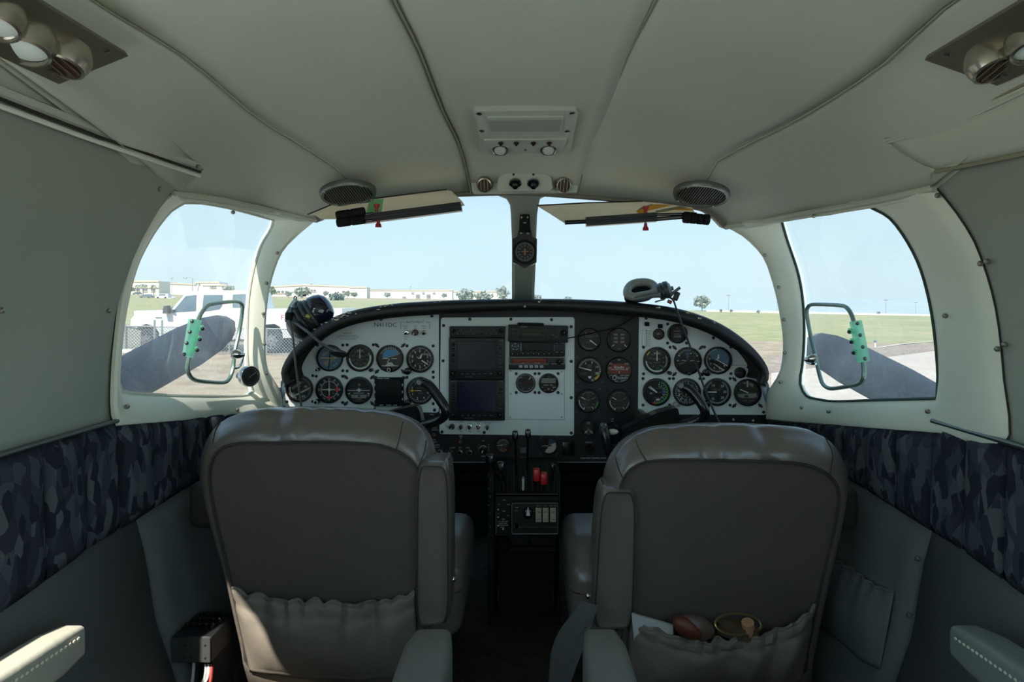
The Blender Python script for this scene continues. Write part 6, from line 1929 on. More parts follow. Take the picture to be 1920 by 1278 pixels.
def passenger(label, inner, outer_x, side, mo):
    s_ = thing('passenger_seat', label, 'seat', ((inner[0] + outer_x[1]) / 2, .5, FZ))
    obj('armrest', arm_solid(inner[0], inner[1], .30, .985, -.505, -.50, .075), PLEA, s_)
    obj('armrest', arm_solid(outer_x[0], outer_x[1], .30, .93, -.435, -.468, .058, side * .015), mo, s_)
    zz = MB()
    xi = outer_x[1] if side < 0 else outer_x[0]
    for k in range(60):
        y = .42 + .49 * k / 59
        t = (y - .30) / .63
        zz.ball((xi + side * .015 * (1 - t), y, CZ - .435 - .033 * t - .016), (.0014, .0030, .0022), 6, 4)
    obj('stitching', zz, mat('stitch_cream', (214, 208, 186), .7), s_)
    cx0, cx1 = sorted((inner[0], outer_x[1]))
    obj('seat_cushion', MB().rbox(min(inner[1], outer_x[1]) + .02 if side > 0 else outer_x[1] + .01, (outer_x[0] - .01) if side > 0 else inner[0] - .01, .30, .82, CZ - .70, CZ - .60, .03), PLEA, s_)
    obj('seat_base', MB().rbox(min(inner[0], outer_x[0]) + .05, max(inner[1], outer_x[1]) - .05, .34, .78, FZ + .001, CZ - .70, .01), DKV, s_)
passenger('grey passenger seat behind the left front seat, only its armrests in view', (-.178, -.105), (-.682, -.634), -1, CREAM)
passenger('grey passenger seat behind the right front seat, only its armrests in view', (.084, .150), (.612, .668), 1, mat('grey_armrest', (120, 124, 120), .5, bump=.1, bscale=60))

# ---- black equipment box on the floor at the left wall
bx = thing('equipment_box', 'black electronics box with a grey front standing by the left wall', 'box', (-.60, 1.22, FZ))
BT = CZ - .633
obj('case', MB().rbox(-.662, -.588, 1.20, 1.295, BT - .050, BT, .002, seg=1), BLACK, bx)
obj('front_plate', MB().box(-.661, -.589, 1.197, 1.2005, BT - .046, BT - .002), mat('front_plate_grey', (72, 74, 74), .4, .4, var=.1, vscale=30), bx)
obj('stand', MB().box(-.61, -.590, 1.21, 1.295, FZ + .001, BT - .05).box(-.630, -.60, 1.26, 1.295, FZ + .001, BT - .05), BLACKM, bx)
for k in range(14):
    x, y = -.650 + .012 * (k % 5) + .003 * (k // 5), 1.232 + .022 * (k // 5)
    obj('plug', MB().lathe([(.005, 0), (.005, .008), (.003, .010)], 10, Matrix.Translation((x, y, BT)) @ Matrix.Rotation(math.radians(-90), 4, 'X')), BLACKG, bx)
for x, z in ((-.636, .014), (-.624, .014), (-.636, .038), (-.624, .038), (-.598, .038), (-.598, .014)):
    obj('rivet', MB().lathe([(.0022, 0), (.0015, .0015)], 8, Matrix.Translation((x, 1.197, BT - z))), PSC, bx)
for k, (x, c) in enumerate(((-.628, (200, 200, 194)), (-.600, (206, 202, 196)), (-.594, (168, 60, 52)), (-.606, (214, 212, 206)))):
    obj('cable', MB().tube(catmull([Vector((x, 1.215, BT - .05)), Vector((x + .003, 1.205, BT - .08)), Vector((x - .012 * (k % 2), 1.20, BT - .11)), Vector((x, 1.215, FZ + .006))], 14), .0028, 6), mat('cable_%d' % k, c, .5), bx)

# ---- pocket on the right lower wall
pt = [on_hull(a, b, .031) for a, b in ((1540, 1030), (1572, 1048), (1610, 1072), (1645, 1096), (1677, 1110))]
pb = [on_hull(a, b, .031) for a, b in ((1530, 1160), (1560, 1185), (1592, 1212), (1620, 1236), (1650, 1255))]
tp, bt = catmull(pt, 41), catmull(pb, 41)
rows = []
for j in range(16):
    v = j / 15
    row = []
    for i in range(41):
        u = i / 40
        e = min(1, min(u, 1 - u) * 8)
        d = Vector((-1, -.25, 0)).normalized() * ((.006 + .014 * math.sin(math.pi * v) + .004 * math.sin(u * 48) * math.exp(-v * 6) + .004 * math.sin(u * 19) * math.exp(-abs(v - .35) * 3)) * e)
        row.append(tp[i].lerp(bt[i], v) + d)
    rows.append(row)
po = struct('wall_pocket', MB().grid(rows), LOWW, walls[1]); solidify(po, .003, 0)
k = struct('pocket_hem', MB().tube(rows[0], .003, 6), LOWW, po); 
k.location = (0, 0, 0)

# ================================================================== OVERHEAD
# speakers
def speaker(px, py, d, s, label):
    c = P(px, py, d)
    t = thing('ceiling_speaker', label, 'speaker', tuple(c))
    tilt = math.radians(9 * s)
    u = Vector((math.cos(tilt), 0, -math.sin(tilt) * (1))).normalized()
    v = Vector((0, math.cos(math.radians(13)), -math.sin(math.radians(13))))
    n = u.cross(v).normalized()
    if n.z > 0: n = -n
    v = n.cross(u)
    M = Matrix((u, -n, v)).transposed().to_4x4()          # lathe axis (-y local) looks down
    R = .066
    obj('rim', MB().lathe([(R * .84, .002), (R * .86, .008), (R * .96, .009), (R, .004), (R, -.004)], 36, M, False), SATIN, t, local=True)
    obj('cone_recess', MB().lathe([(R * .85, .0), (R * .85, .001)], 32, M), mat('speaker_black', (26, 26, 25), .8), t, local=True)
    g = MB()
    for k in range(-9, 10):
        x = k * R * .088
        h = math.sqrt(max(0, (R * .84) ** 2 - x * x))
        g.box(x - .0011, x + .0011, -.0055, -.0035, -h, h, M)
    obj('grille_bars', g, mat('grille_grey', (92, 94, 90), .5), t, local=True)
    for a in (45, 135, 225, 315):
        obj('screw', MB().lathe([(.003, .008), (.002, .0105)], 8, M @ Matrix.Translation((R * .92 * math.cos(math.radians(a)), 0, R * .92 * math.sin(math.radians(a))))), SCREW, t, local=True)
speaker(653, 361, 1.52, -1, 'round speaker grille in the headliner above the left visor')
speaker(1315, 363, 1.52, 1, 'round speaker grille in the headliner above the right visor')
# overhead switch console
def OC(px, py, off=0.0):
    d = 1.325 + (py - 210) * .00213 - .006
    return P(px, py, d - off) if off else P(px, py, d)
con = thing('overhead_console', 'grey overhead console with a recessed tray, toggles and two round lights', 'console', tuple(OC(985, 245)))
def slab(pts, t, name, m, parent, off=0.0, smooth=40):
    a = [OC(*q) + Vector((0, 0, -off)) for q in pts]
    b = [p + Vector((0, .35 * t, t)) for p in a]
    n = len(a)
    mb = MB().add(a + b, [tuple(range(n)), tuple(range(2 * n - 1, n - 1, -1))] + [(i, i + n, (i + 1) % n + n, (i + 1) % n) for i in range(n)])
    return obj(name, mb, m, parent, smooth=smooth)
GREYC = mat('console_grey', (186, 192, 180), .5)
slab(rounded([(886, 209), (1085, 207), (1078, 240), (1070, 286), (900, 287), (896, 245)], 8, 5), .016, 'console_plate', GREYC, con)
slab(rounded([(912, 217), (1058, 216), (1052, 244), (919, 244)], 5, 3), .008, 'tray_surround', GREYC, con, .004)
slab([(917, 221), (1053, 220), (1049, 242), (921, 242)], .004, 'tray_recess', mat('tray_grey', (160, 164, 150), .7), con, .0055)
slab(rounded([(905, 258), (1065, 257), (1056, 272), (914, 273)], 6, 3), .008, 'switch_shelf', GREYC, con, .006)
for x in (939, 968, 1000, 1030):
    p = OC(x, 259) + Vector((0, 0, -.010))
    tg = obj('toggle_switch', MB().lathe([(.006, 0), (.006, .003), (.004, .004)], 10, Matrix.Translation(p) @ Matrix.Rotation(math.radians(80), 4, 'X')), mat('bronze', (74, 58, 46), .4, .5), con)
    k = bpy.data.objects.new('lever', mesh_of('lever', MB().tube([p, p + Vector((0, -.003, -.007))], [.002, .003], 8), MATS['bronze'], wloc(tg))); COL.objects.link(k); k.parent = tg
for x, y in ((898, 212), (1073, 211), (903, 244), (1064, 245)):
    p = OC(x, y) + Vector((0, 0, -.001))
    obj('screw', MB().lathe([(.006, 0), (.006, .0015), (.003, .003)], 12, Matrix.Translation(p) @ Matrix.Rotation(math.radians(75), 4, 'X')), CHROME, con)
for x in (938, 1028):
    p = OC(x, 277) + Vector((0, 0, -.002))
    T = Matrix.Translation(p) @ Matrix.Rotation(math.radians(62), 4, 'X')
    lg = obj('map_light', MB().lathe([(.017, 0), (.019, .003), (.0185, .006), (.0155, .0075), (.015, .005)], 22, T, False), mat('light_rim', (200, 202, 198), .15, .95), con)
    k = bpy.data.objects.new('light_lens', mesh_of('light_lens', MB().lathe([(.0145, .003), (.012, .0085), (.004, .010)], 18, T), mat('lens_white', (206, 212, 206), .3), wloc(lg))); COL.objects.link(k); k.parent = lg
p = OC(985, 280) + Vector((0, 0, -.001))
obj('screw', MB().lathe([(.003, 0), (.002, .0015)], 8, Matrix.Translation(p) @ Matrix.Rotation(math.radians(75), 4, 'X')), PSC, con)
# front overhead vent panel above the post
vp = thing('overhead_vent_panel', 'grey panel over the centre post with two air vents and two black knobs', 'vent panel', tuple(P(984, 345, 1.58)))
def VP(px, py, d=1.598): return P(px, py, d)
def vslab(pts, d0, d1, name, m, r=6):
    pts = rounded(pts, r, 4)
    a = [P(x, y, d0) for x, y in pts]; b = [P(x, y, d0) + Vector((0, d1 - d0, .0)) for x, y in pts]
    n = len(a)
    return obj(name, MB().add(a + b, [tuple(range(n)), tuple(range(2 * n - 1, n - 1, -1))] + [(i, i + n, (i + 1) % n + n, (i + 1) % n) for i in range(n)]), m, vp)
vslab([(882, 329), (1085, 327), (1082, 361), (886, 362)], 1.596, 1.612, 'vent_plate', GREYC, 3)
vslab([(934, 331), (950, 325), (1018, 324), (1034, 331), (1036, 357), (932, 358)], 1.572, 1.60, 'centre_housing', GREYC, 8)
BRASS = mat('aged_nickel', (172, 166, 152), .25, .9, var=.15, vscale=20)
def eyeball(px, py, d, tx, tz, r, parent, hole=(70, 42, 30), lens=None, sc=1.0, fine=True):
    c = P(px, py, d)
    dr = Vector((tx, -1, tz)).normalized()
    T = Matrix.Translation(c) @ dr.to_track_quat('-Y', 'Z').to_matrix().to_4x4()
    e = obj('eyeball_vent' if lens is None else 'reading_light', MB().lathe([(r * .3, -r * .8), (r * .86, -r * .5), (r, 0), (r * .97, r * .3), (r * .86, r * .62), (r * .74, r * .66), (r * .72, r * .5)], 26, T, False), BRASS, parent)
    k = bpy.data.objects.new('opening' if lens is None else 'lens', mesh_of('opening', MB().lathe([(r * .73, r * .3), (r * .73, r * .5)] if lens is None else [(r * .74, r * .45), (r * .5, r * .58), (r * .1, r * .62)], 22, T), mat('vent_hole', hole, .5) if lens is None else mat('reading_lens', lens, .25), wloc(e))); COL.objects.link(k); k.parent = e
    if lens is None and fine:
        g = MB()
        for q in (-.4, 0, .4):
            g.box(q * r - .0008, q * r + .0008, -r * .62, -r * .5, -r * .68, r * .68, T)
        k = bpy.data.objects.new('vent_vane', mesh_of('vent_vane', g, BRASS, wloc(e))); COL.objects.link(k); k.parent = e
    return e
eyeball(909, 345, 1.588, -.05, -.45, .021, vp)
eyeball(1055, 346, 1.588, .2, -.35, .021, vp)
for x in (966, 1000):
    p = P(x, 344, 1.57)
    kb = obj('rotary_knob', MB().lathe([(.013, 0), (.013, .003), (.008, .004), (.0075, .016), (.005, .018)], 12, Matrix.Translation(p) @ Matrix.Rotation(math.radians(38), 4, 'X')), BLACKG, vp)
    k = bpy.data.objects.new('knob_skirt', mesh_of('knob_skirt', MB().lathe([(.0155, -.001), (.0155, .0015), (.013, .002)], 16, Matrix.Translation(p) @ Matrix.Rotation(math.radians(38), 4, 'X')), CHROME, wloc(kb))); COL.objects.link(k); k.parent = kb
for x, y in ((888, 331), (1078, 330), (963, 327), (1000, 327)):
    obj('screw', MB().lathe([(.003, 0), (.002, .002)], 8, Matrix.Translation(P(x, y, 1.594 if x < 900 or x > 1050 else 1.571))), PSC, vp)
# passenger vent panels in the upper corners
PLATE = mat('vent_plate_bronze', (132, 126, 108), .38, .75, var=.12, vscale=8)
def corner_vents(s, label, tips, evs):
    a, b = P(*tips[0]), P(*tips[1])                    # inner and outer front corners
    c = Vector((0, -.62, 0))
    t = thing('corner_vent_plate', label, 'vent plate', tuple((a + b) / 2))
    n = Vector((-s * .5, 0, -.85)).normalized()
    q = [a, b, b + c, a + c]
    obj('plate', MB().hull8([p + n * .004 for p in q], [p - n * .004 for p in q]), PLATE, t)
    for px, py, d, tx, tz, r, lens in evs:
        eyeball(px, py, d, tx, tz, r, t, lens=lens)
    for k, (u, w) in enumerate(((.12, .03), (.88, .03), (.3, .055), (.35, .20), (.9, .17))):
        p = a.lerp(b, u) + Vector((0, -w, 0)) + n * .004
        obj('plate_screw', MB().lathe([(.004, 0), (.004, .001), (.002, .0022)], 10, Matrix.Translation(p) @ n.to_track_quat('-Y', 'Y').to_matrix().to_4x4()), SATIN, t)
    return t
corner_vents(-1, 'bronze plate with vents and reading lights in the upper left corner', ((238, 101, .925), (108, 153, .865)), [(124, 104, .835, -.15, -2.6, .030, None), (48, 72, .785, .35, -3.2, .033, (214, 222, 216)), (-6, 28, .74, .3, -3.0, .030, (120, 124, 120))])
corner_vents(1, 'bronze plate with a vent and reading light in the upper right corner', ((1736, 108, .925), (1872, 156, .865)), [(1856, 112, .84, .25, -2.4, .030, None), (1936, 74, .79, -.2, -3.0, .030, (190, 196, 190))])

# ---- sun visors on their arms
def cream_translucent(name, col, k=.5):
    m = bpy.data.materials.new(name); m.use_nodes = True
    n, L = m.node_tree.nodes, m.node_tree.links
    n.clear()
    o = n.new('ShaderNodeOutputMaterial'); a = n.new('ShaderNodeBsdfDiffuse'); b = n.new('ShaderNodeBsdfTranslucent'); x = n.new('ShaderNodeMixShader')
    t = n.new('ShaderNodeTexCoord'); z = n.new('ShaderNodeTexNoise'); r = n.new('ShaderNodeValToRGB')
    z.inputs['Scale'].default_value = 9
    c = lin(*col)
    r.color_ramp.elements[0].color = tuple(v * .93 for v in c) + (1,); r.color_ramp.elements[1].color = c + (1,)
    L.new(t.outputs['Object'], z.inputs['Vector']); L.new(z.outputs[0], r.inputs[0])
    L.new(r.outputs[0], a.inputs[0]); L.new(r.outputs[0], b.inputs[0])
    x.inputs[0].default_value = k
    if 'hinge' in name:
        q = n.new('ShaderNodeMixShader'); tr = n.new('ShaderNodeBsdfTransparent'); tr.inputs[0].default_value = lin(205, 248, 230) + (1,); q.inputs[0].default_value = .5
        L.new(x.outputs[0], q.inputs[1]); L.new(tr.outputs[0], q.inputs[2])
        L.new(t.outputs['Object'], z.inputs['Vector']); L.new(z.outputs[0], r.inputs[0]); L.new(r.outputs[0], a.inputs[0]); L.new(r.outputs[0], b.inputs[0]); L.new(a.outputs[0], x.inputs[1]); L.new(b.outputs[0], x.inputs[2]); L.new(q.outputs[0], o.inputs[0])
        return m
    L.new(a.outputs[0], x.inputs[1]); L.new(b.outputs[0], x.inputs[2]); L.new(x.outputs[0], o.inputs[0])
    return m
VISC = cream_translucent('visor_cream', (252, 246, 228), .8)
def sheet(pts, th, name, m, parent):
    a = [P(*q) for q in pts]
    b = [p + Vector((0, th, th * .2)) for p in a]
    n = len(a)
    return obj(name, MB().add(a + b, [tuple(range(n)), tuple(range(2 * n - 1, n - 1, -1))] + [(i, i + n, (i + 1) % n + n, (i + 1) % n) for i in range(n)]), m, parent, smooth=0)
REDT = mat('red_screw', (168, 34, 40), .4)
def visor(label, board, edge, bar, rod, knobs, pins, extra):
    v = thing('sun_visor', label, 'sun visor', tuple(P(*board[0])))
    sheet(board, .004, 'visor_board', VISC, v)
    obj('board_edge', MB().tube([P(*q) for q in edge], .0016, 6), DARKSEAM, v)
    a, b = P(*bar[0]), P(*bar[1])
    d = (b - a).normalized()
    up = Vector((0, 0, 1)) - d * d.z
    w = bar[2]
    o = Vector((0, .022, 0))
    obj('visor_arm', MB().hull8([a - up * w, b - up * w, b + up * w, a + up * w], [a - up * w + o, b - up * w + o, b + up * w + o, a + up * w + o]), BLACKG, v)
    obj('arm_groove', MB().tube([a + Vector((0, -.001, 0)), b + Vector((0, -.001, 0))], .0022, 5), mat('groove_grey', (58, 62, 70), .3), v)
    for q0, q1, r in rod:
        obj('visor_rod', MB().tube([P(*q0), P(*q1)], r, 8), BLACKG, v)
    for q0, q1, r in knobs:
        p, q = P(*q0), P(*q1)
        obj('clamp_knob', MB().tube([p, p.lerp(q, .06), p.lerp(q, .45), p.lerp(q, .5), p.lerp(q, .55), p.lerp(q, .94), q], [r * .85, r, r, r * .82, r, r, r * .85], 14), BLACKM, v)
    for x, y, dd, up_ in pins:
        p = P(x, y, dd)
        obj('red_thumbscrew', MB().tube([p, p + Vector((0, 0, up_ * .006)), p + Vector((0, 0, up_ * .010)), p + Vector((0, 0, up_ * .016))], [.004, .004, .007, .0075], 10), REDT, v)
        obj('screw_shank', MB().tube([p, p - Vector((0, 0, up_ * .012))], .0028, 8), SATIN, v)
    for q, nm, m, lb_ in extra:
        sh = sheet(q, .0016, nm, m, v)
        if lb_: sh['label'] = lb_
    return v
visor('cream left sun visor on a black arm, marked with a pale green band',
    [(577, 403, 1.56), (625, 383, 1.58), (700, 373, 1.585), (838, 356, 1.59), (846, 358, 1.588), (866, 377, 1.55), (871, 385, 1.535), (850, 390, 1.525), (690, 410, 1.51), (602, 411, 1.52), (592, 404, 1.54)],
    [(577, 402, 1.559), (625, 382, 1.579), (700, 372, 1.584), (838, 355, 1.589)],
    [(678, 410, 1.495), (865, 386, 1.505), .0105],
    [((684, 402, 1.497), (700, 400, 1.497), .0035), ((684, 415, 1.497), (700, 413, 1.497), .0035)],
    [((631, 404, 1.495), (684, 396, 1.495), .0105), ((632, 418, 1.495), (684, 411, 1.495), .0105)],
    [(706.5, 395, 1.50, 1), (709.5, 413, 1.50, -1)],
    [([(693, 375, 1.576), (719, 372, 1.576), (714, 404, 1.508), (684, 408, 1.508)], 'green_band', cream_translucent('band_green', (190, 236, 205), .8), 'pale green band across the visor board')])
visor('cream right sun visor on a black arm with painted grey and orange reflections',
    [(1007, 386, 1.56), (1100, 381, 1.57), (1205, 378, 1.58), (1240, 381, 1.585), (1298, 389, 1.575), (1303, 399, 1.55), (1290, 402, 1.54), (1150, 414, 1.515), (1060, 419, 1.51), (1050, 413, 1.52), (1030, 400, 1.54)],
    [(1007, 385, 1.559), (1100, 380, 1.569), (1205, 377, 1.579)],
    [(1099, 415, 1.495), (1232, 406, 1.495), .0105],
    [((1059, 417, 1.50), (1102, 415, 1.50), .0052), ((1225, 402, 1.50), (1284, 401, 1.50), .0036), ((1225, 411, 1.50), (1284, 406, 1.50), .0052)],
    [((1281, 407, 1.495), (1306, 409, 1.495), .0135), ((1306, 410, 1.495), (1330, 412, 1.495), .0125)],
    [(1210.5, 399, 1.50, 1), (1210.5, 419, 1.50, -1)],
    [([(1192, 395, 1.545), (1228, 383, 1.572), (1262, 384, 1.575), (1215, 395, 1.545), (1200, 402, 1.532)], 'orange_reflection', cream_translucent('painted_reflection_orange', (250, 214, 140), .8), 'orange reflection painted on the visor board'),  # streaks are reflections painted as thin sheets on the board
     ([(1262, 390, 1.558), (1298, 391, 1.562), (1299, 394, 1.555), (1270, 394, 1.55)], 'orange_reflection', cream_translucent('painted_reflection_orange_2', (250, 214, 140), .8), 'orange reflection painted on the visor board'),
     ([(1200, 390, 1.556), (1222, 382, 1.573), (1227, 383, 1.572), (1192, 397, 1.542)], 'grey_reflection', cream_translucent('painted_reflection_grey', (200, 200, 188), .8), 'grey reflection painted on the visor board'),
     ([(1228, 395, 1.547), (1275, 386, 1.570), (1290, 389, 1.566), (1232, 399, 1.54)], 'grey_reflection', cream_translucent('painted_reflection_grey_2', (200, 200, 188), .8), 'grey reflection painted on the visor board')])

# ---- compass on the centre post
cmp_ = thing('magnetic_compass', 'black magnetic compass hanging on the white centre post', 'compass', tuple(P(984, 472, 1.66)))
q = 1.66 / F
def cl(px, py): return ((px - 984) * q, -(py - 472) * q)
obj('body', MB().prism(rounded([cl(962, 492), cl(984, 502), cl(1006, 492), cl(1007, 447), cl(998, 444), cl(996, 432), cl(972, 432), cl(970, 444), cl(961, 447)], .003), -.035, .0), BLACKG, cmp_, local=True)
obj('bracket', MB().prism(rounded([cl(973, 436), cl(995, 436), cl(993, 402), cl(975, 402)], .003), -.02, .006), BLACKM, cmp_, local=True)
obj('dial_ring', MB().lathe([(.031, .0), (.031, .003), (.027, .004), (.026, .001)], 30, None, False), BLACKM, cmp_, local=True)
obj('dial', MB().lathe([(.026, 0), (.026, .0012)], 30), FACE, cmp_, local=True)
mb = MB()
for k in range(48): mb.bar(k * 7.5, .0205 if k % 4 else .0185, .0245, .0007, .0016)
for k, t in enumerate(('N', '3', '6', 'E', '12', '15', 'S', '21', '24', 'W', '30', '33')):
    a = math.radians(30 * k); mb.text(t, .0155 * math.sin(a), .0155 * math.cos(a), .0052, .0017)
obj('dial_markings', mb, GREYINK, cmp_, local=True, smooth=0)
mb = MB().poly if False else MB()
mb.add([(-.002, -.002, -.009), (.002, -.002, -.009), (.002, -.002, .006), (0, -.002, .010), (-.002, -.002, .006)], [(0, 1, 2, 3, 4)]).add([(-.009, -.002, .0), (.009, -.002, .0), (.009, -.002, .0025), (-.009, -.002, .0025)], [(0, 1, 2, 3)])
obj('aeroplane_symbol', mb, mat('compass_amber', (150, 104, 56), .5), cmp_, local=True, smooth=0)
for x, y in ((978, 408), (989, 408)):
    u, v = cl(x, y); obj('lamp_screw', MB().lathe([(.0028, .006), (.002, .0085)], 8, Matrix.Translation((u, 0, v))), mat('brass', (200, 176, 120), .3, .9), cmp_, local=True)
for x, y in ((977, 436), (990, 437)):
    u, v = cl(x, y); obj('adjusting_screw', MB().lathe([(.0036, .0), (.0036, .002), (.002, .0026)], 10, Matrix.Translation((u, 0, v))), SATIN, cmp_, local=True)
for x, y in ((966, 452), (1001, 452), (966, 487), (1001, 487)):
    u, v = cl(x, y); obj('corner_screw', MB().lathe([(.0026, 0), (.0018, .0018)], 8, Matrix.Translation((u, 0, v))), PSC, cmp_, local=True)
u, v = cl(984, 418); obj('maker_plate', MB().box(u - .004, u + .004, -.0072, -.006, v - .0015, v + .0015), GREYINK, cmp_, local=True)

# ---- openable vent windows in the side panes
GRN = cream_translucent('hinge_green', (200, 244, 226), .6)
FRT = mat('frame_tube_green_grey', (120, 142, 132), .3, .6)
def vent_window(label, loop, hinge, tabs, screws, latch, s):
    hc_ = on_hull(*loop[0])
    t = thing('vent_window', label, 'vent window', tuple(on_hull(sum(p[0] for p in loop) / len(loop), sum(p[1] for p in loop) / len(loop))))
    L_ = catmull([on_hull(a, b, -.004) for a, b in loop], 60, True)
    obj('frame_tube', MB().tube(L_, .0048, 8, True), FRT, t)
    c = sum(L_, Vector()) / len(L_)
    obj('vent_pane', MB().grid([[c.lerp(p, k) for p in L_] for k in (.002, .5, 1)], True), CLEAR, t)
    hq = [on_hull(a, b, .004) for a, b in hinge]
    n = Vector((-s, -.3, 0)).normalized()
    hg = obj('hinge', MB().hull8(hq, [p + n * .008 for p in hq]), GRN, t, label='translucent green hinge strip')
    for a, b in tabs:
        p = on_hull(a, b, .010)
        tb = MB().rbox(-.012, .012, -.004, .004, -.0052, .0052, .001, Matrix.Translation(p) @ Matrix.Rotation(math.radians(18 * s), 4, 'Y'), 1)
        obj('hinge_tab', tb, GRN, t)
        obj('tab_bolt', MB().ball(p + Vector((-s * .010 if False else s * -.011, -.004, 0)), .0042, 8, 6), PSC, t)
    for a, b in screws:
        obj('hinge_screw', MB().ball(on_hull(a, b, .014), .0042, 10, 6), SATIN, t)
    p = on_hull(*latch[0], .006); q_ = on_hull(*latch[1], .03)
    obj('latch', MB().tube([p, p.lerp(q_, .3), p.lerp(q_, .7), q_], [.010, .0125, .009, .004], 14), CHROME, t)
    hk = catmull([on_hull(a, b, .014) for a, b in latch[2]], 12)
    obj('latch_hook', MB().tube(hk, .003, 8), CHROME, t)
    return t
vent_window('openable vent window with green hinge in the left side pane',
    [(373, 596), (380, 583), (390, 572), (415, 567), (442, 565), (452, 568), (455, 577), (449, 620), (440, 660), (437, 690), (430, 710), (420, 717), (390, 716), (368, 713), (357, 706), (351, 690), (354, 672), (364, 632)],
    [(341, 666), (357, 670), (373, 600), (353, 597)], [(372, 616), (367, 636), (362, 656)], [(360, 602), (356, 622), (350, 643), (345, 664)], ((434, 663), (459, 665), [(456, 668), (452, 682), (446, 689), (437, 690)]), -1)
vent_window('openable vent window with green hinge in the right side pane',
    [(1600, 600), (1595, 586), (1584, 574), (1550, 571), (1522, 571), (1514, 576), (1513, 590), (1520, 630), (1530, 672), (1536, 700), (1543, 720), (1556, 728), (1585, 725), (1610, 720), (1619, 710), (1620, 690), (1617, 670), (1608, 632)],
    [(1612, 680), (1632, 676), (1616, 600), (1598, 603)], [(1600, 622), (1604, 641), (1608, 661)], [(1608, 606), (1613, 628), (1618, 650), (1622, 672)], ((1532, 671), (1508, 674), [(1512, 678), (1520, 682), (1530, 682)]), 1)

# ---- outside air thermometer through the left pane
p = on_hull(467, 705, .020)
th = thing('air_thermometer', 'small round black thermometer poking through the left pane by the pillar', 'thermometer', tuple(p))
n = (Vector((.25, .9, CZ - .05)) - p); n = Vector((.80, -.62, .05)).normalized()
TT = n.to_track_quat('-Y', 'Z').to_matrix().to_4x4()
R = .0262
obj('case', MB().lathe([(R * .7, -.012), (R, -.006), (R, .006), (R * .93, .009), (R * .9, .007)], 28, TT, False), mat('chrome_ring', (180, 182, 180), .25, .9), th, local=True)
obj('dial', MB().lathe([(R * .92, .004), (R * .92, .0065)], 28, TT), FACE, th, local=True)
mb = MB()
for k in range(24): mb.bar(k * 15, R * .72, R * .82, .0008, .0068, TT)
mb.bar(60, -R * .2, R * .6, .0016, .0072, TT)
obj('dial_markings', mb, GREYINK, th, local=True, smooth=0)
obj('probe', MB().lathe([(.008, -.05), (.008, -.012)], 12, TT), mat('blue_steel', (88, 104, 118), .35, .6), th, local=True)

# ================================================================== HEADSETS
HBL = mat('headset_gloss_navy', (16, 24, 44), .10, coat=.8)
HBK = mat('headset_black', (24, 28, 28), .35)
HSEAL = mat('ear_seal_black', (34, 36, 34), .4)
HSIL = mat('headset_silver', (150, 158, 160), .3, .5)
HDd = 1.69
hs = thing('headset', 'glossy dark blue headset lying on the left slope of the glareshield', 'headset', tuple(P(585, 600, HDd)))
q = HDd / F
def H(px, py, dy=0.0): return P(px, py, HDd) + Vector((0, dy, 0))
ax = Vector((.82, .15, .50)).normalized()
def cup(c, rx, h, m, nm, parent, squash=1.25, ax=ax, flip=1):
    T = Matrix.Translation(c) @ (ax * flip).to_track_quat('-Y', 'Z').to_matrix().to_4x4() @ Matrix.Diagonal((1, 1, squash, 1))
    return obj(nm, MB().lathe([(rx * .98, 0), (rx, h * .15), (rx * .97, h * .4), (rx * .85, h * .68), (rx * .6, h * .9), (rx * .2, h)], 28, T), m, parent)
cup(H(590, 586), .036, .048, HBL, 'ear_cup', hs, 1.2)
cup(H(583, 590), .0365, .016, mat('cup_grey_green', (70, 80, 76), .3), 'cup_band', hs, 1.2)
for d_, m, r in ((-.004, HSEAL, .030), (-.020, HBK, .029)):
    c = H(581, 592) + ax * d_
    T = Matrix.Translation(c) @ ax.to_track_quat('-Y', 'Z').to_matrix().to_4x4() @ Matrix.Diagonal((1, 1, 1.25, 1))
    obj('ear_seal', MB().tube([T @ Vector((r * math.cos(a * .2244), 0, r * math.sin(a * .2244))) for a in range(28)], .0105, 10, True), m, hs)
cup(H(572, 597) - ax * .012, .036, .034, HBK, 'ear_cup', hs, 1.25, flip=-1)
obj('yoke_block', MB().rbox(-.012, .012, -.012, .012, -.022, .022, .004, Matrix.Translation(H(553, 590, -.02)) @ Matrix.Rotation(.25, 4, 'Y')), HBL, hs)
obj('boom_plug', MB().rbox(-.008, .008, -.01, .01, -.010, .010, .003, Matrix.Translation(H(552, 592, -.034))), BLACKM, hs)
bd = catmull([H(557, 562), H(547, 576), H(542, 594), H(544, 615), H(553, 630), H(566, 638), H(578, 634)], 24)
obj('headband', MB().tube(bd, .0085, 10), HSIL, hs)
bd2 = catmull([H(560, 604), H(566, 616), H(578, 622), H(590, 616)], 14)
obj('head_pad', MB().tube(bd2, .012, 10), mat('head_pad_white', (196, 198, 194), .6), hs)
obj('wire_loop', MB().tube(catmull([H(552, 562), H(551, 558), H(553, 555), H(556, 558), H(555, 563)], 12), .0014, 6), HBK, hs)
obj('boom_pivot', MB().tube([H(568, 554), H(574, 554)], .0022, 6), HBK, hs)
for x, y in ((557, 574), (569, 593), (598, 578)):
    obj('rivet', MB().ball(H(x, y, -.036), .0022, 8, 6), CHROME, hs)
obj('brass_clip', MB().rbox(-.006, .006, -.003, .003, -.004, .004, .001, Matrix.Translation(H(588, 592, -.042)) @ Matrix.Rotation(.5, 4, 'Y')), mat('brass_clip', (150, 140, 70), .4, .6), hs)
mic = catmull([H(553, 599, -.03), P(575, 620, 1.62), P(598, 640, 1.61), P(622, 655, 1.62), P(640, 660, 1.63), P(650, 663, 1.64)], 30)
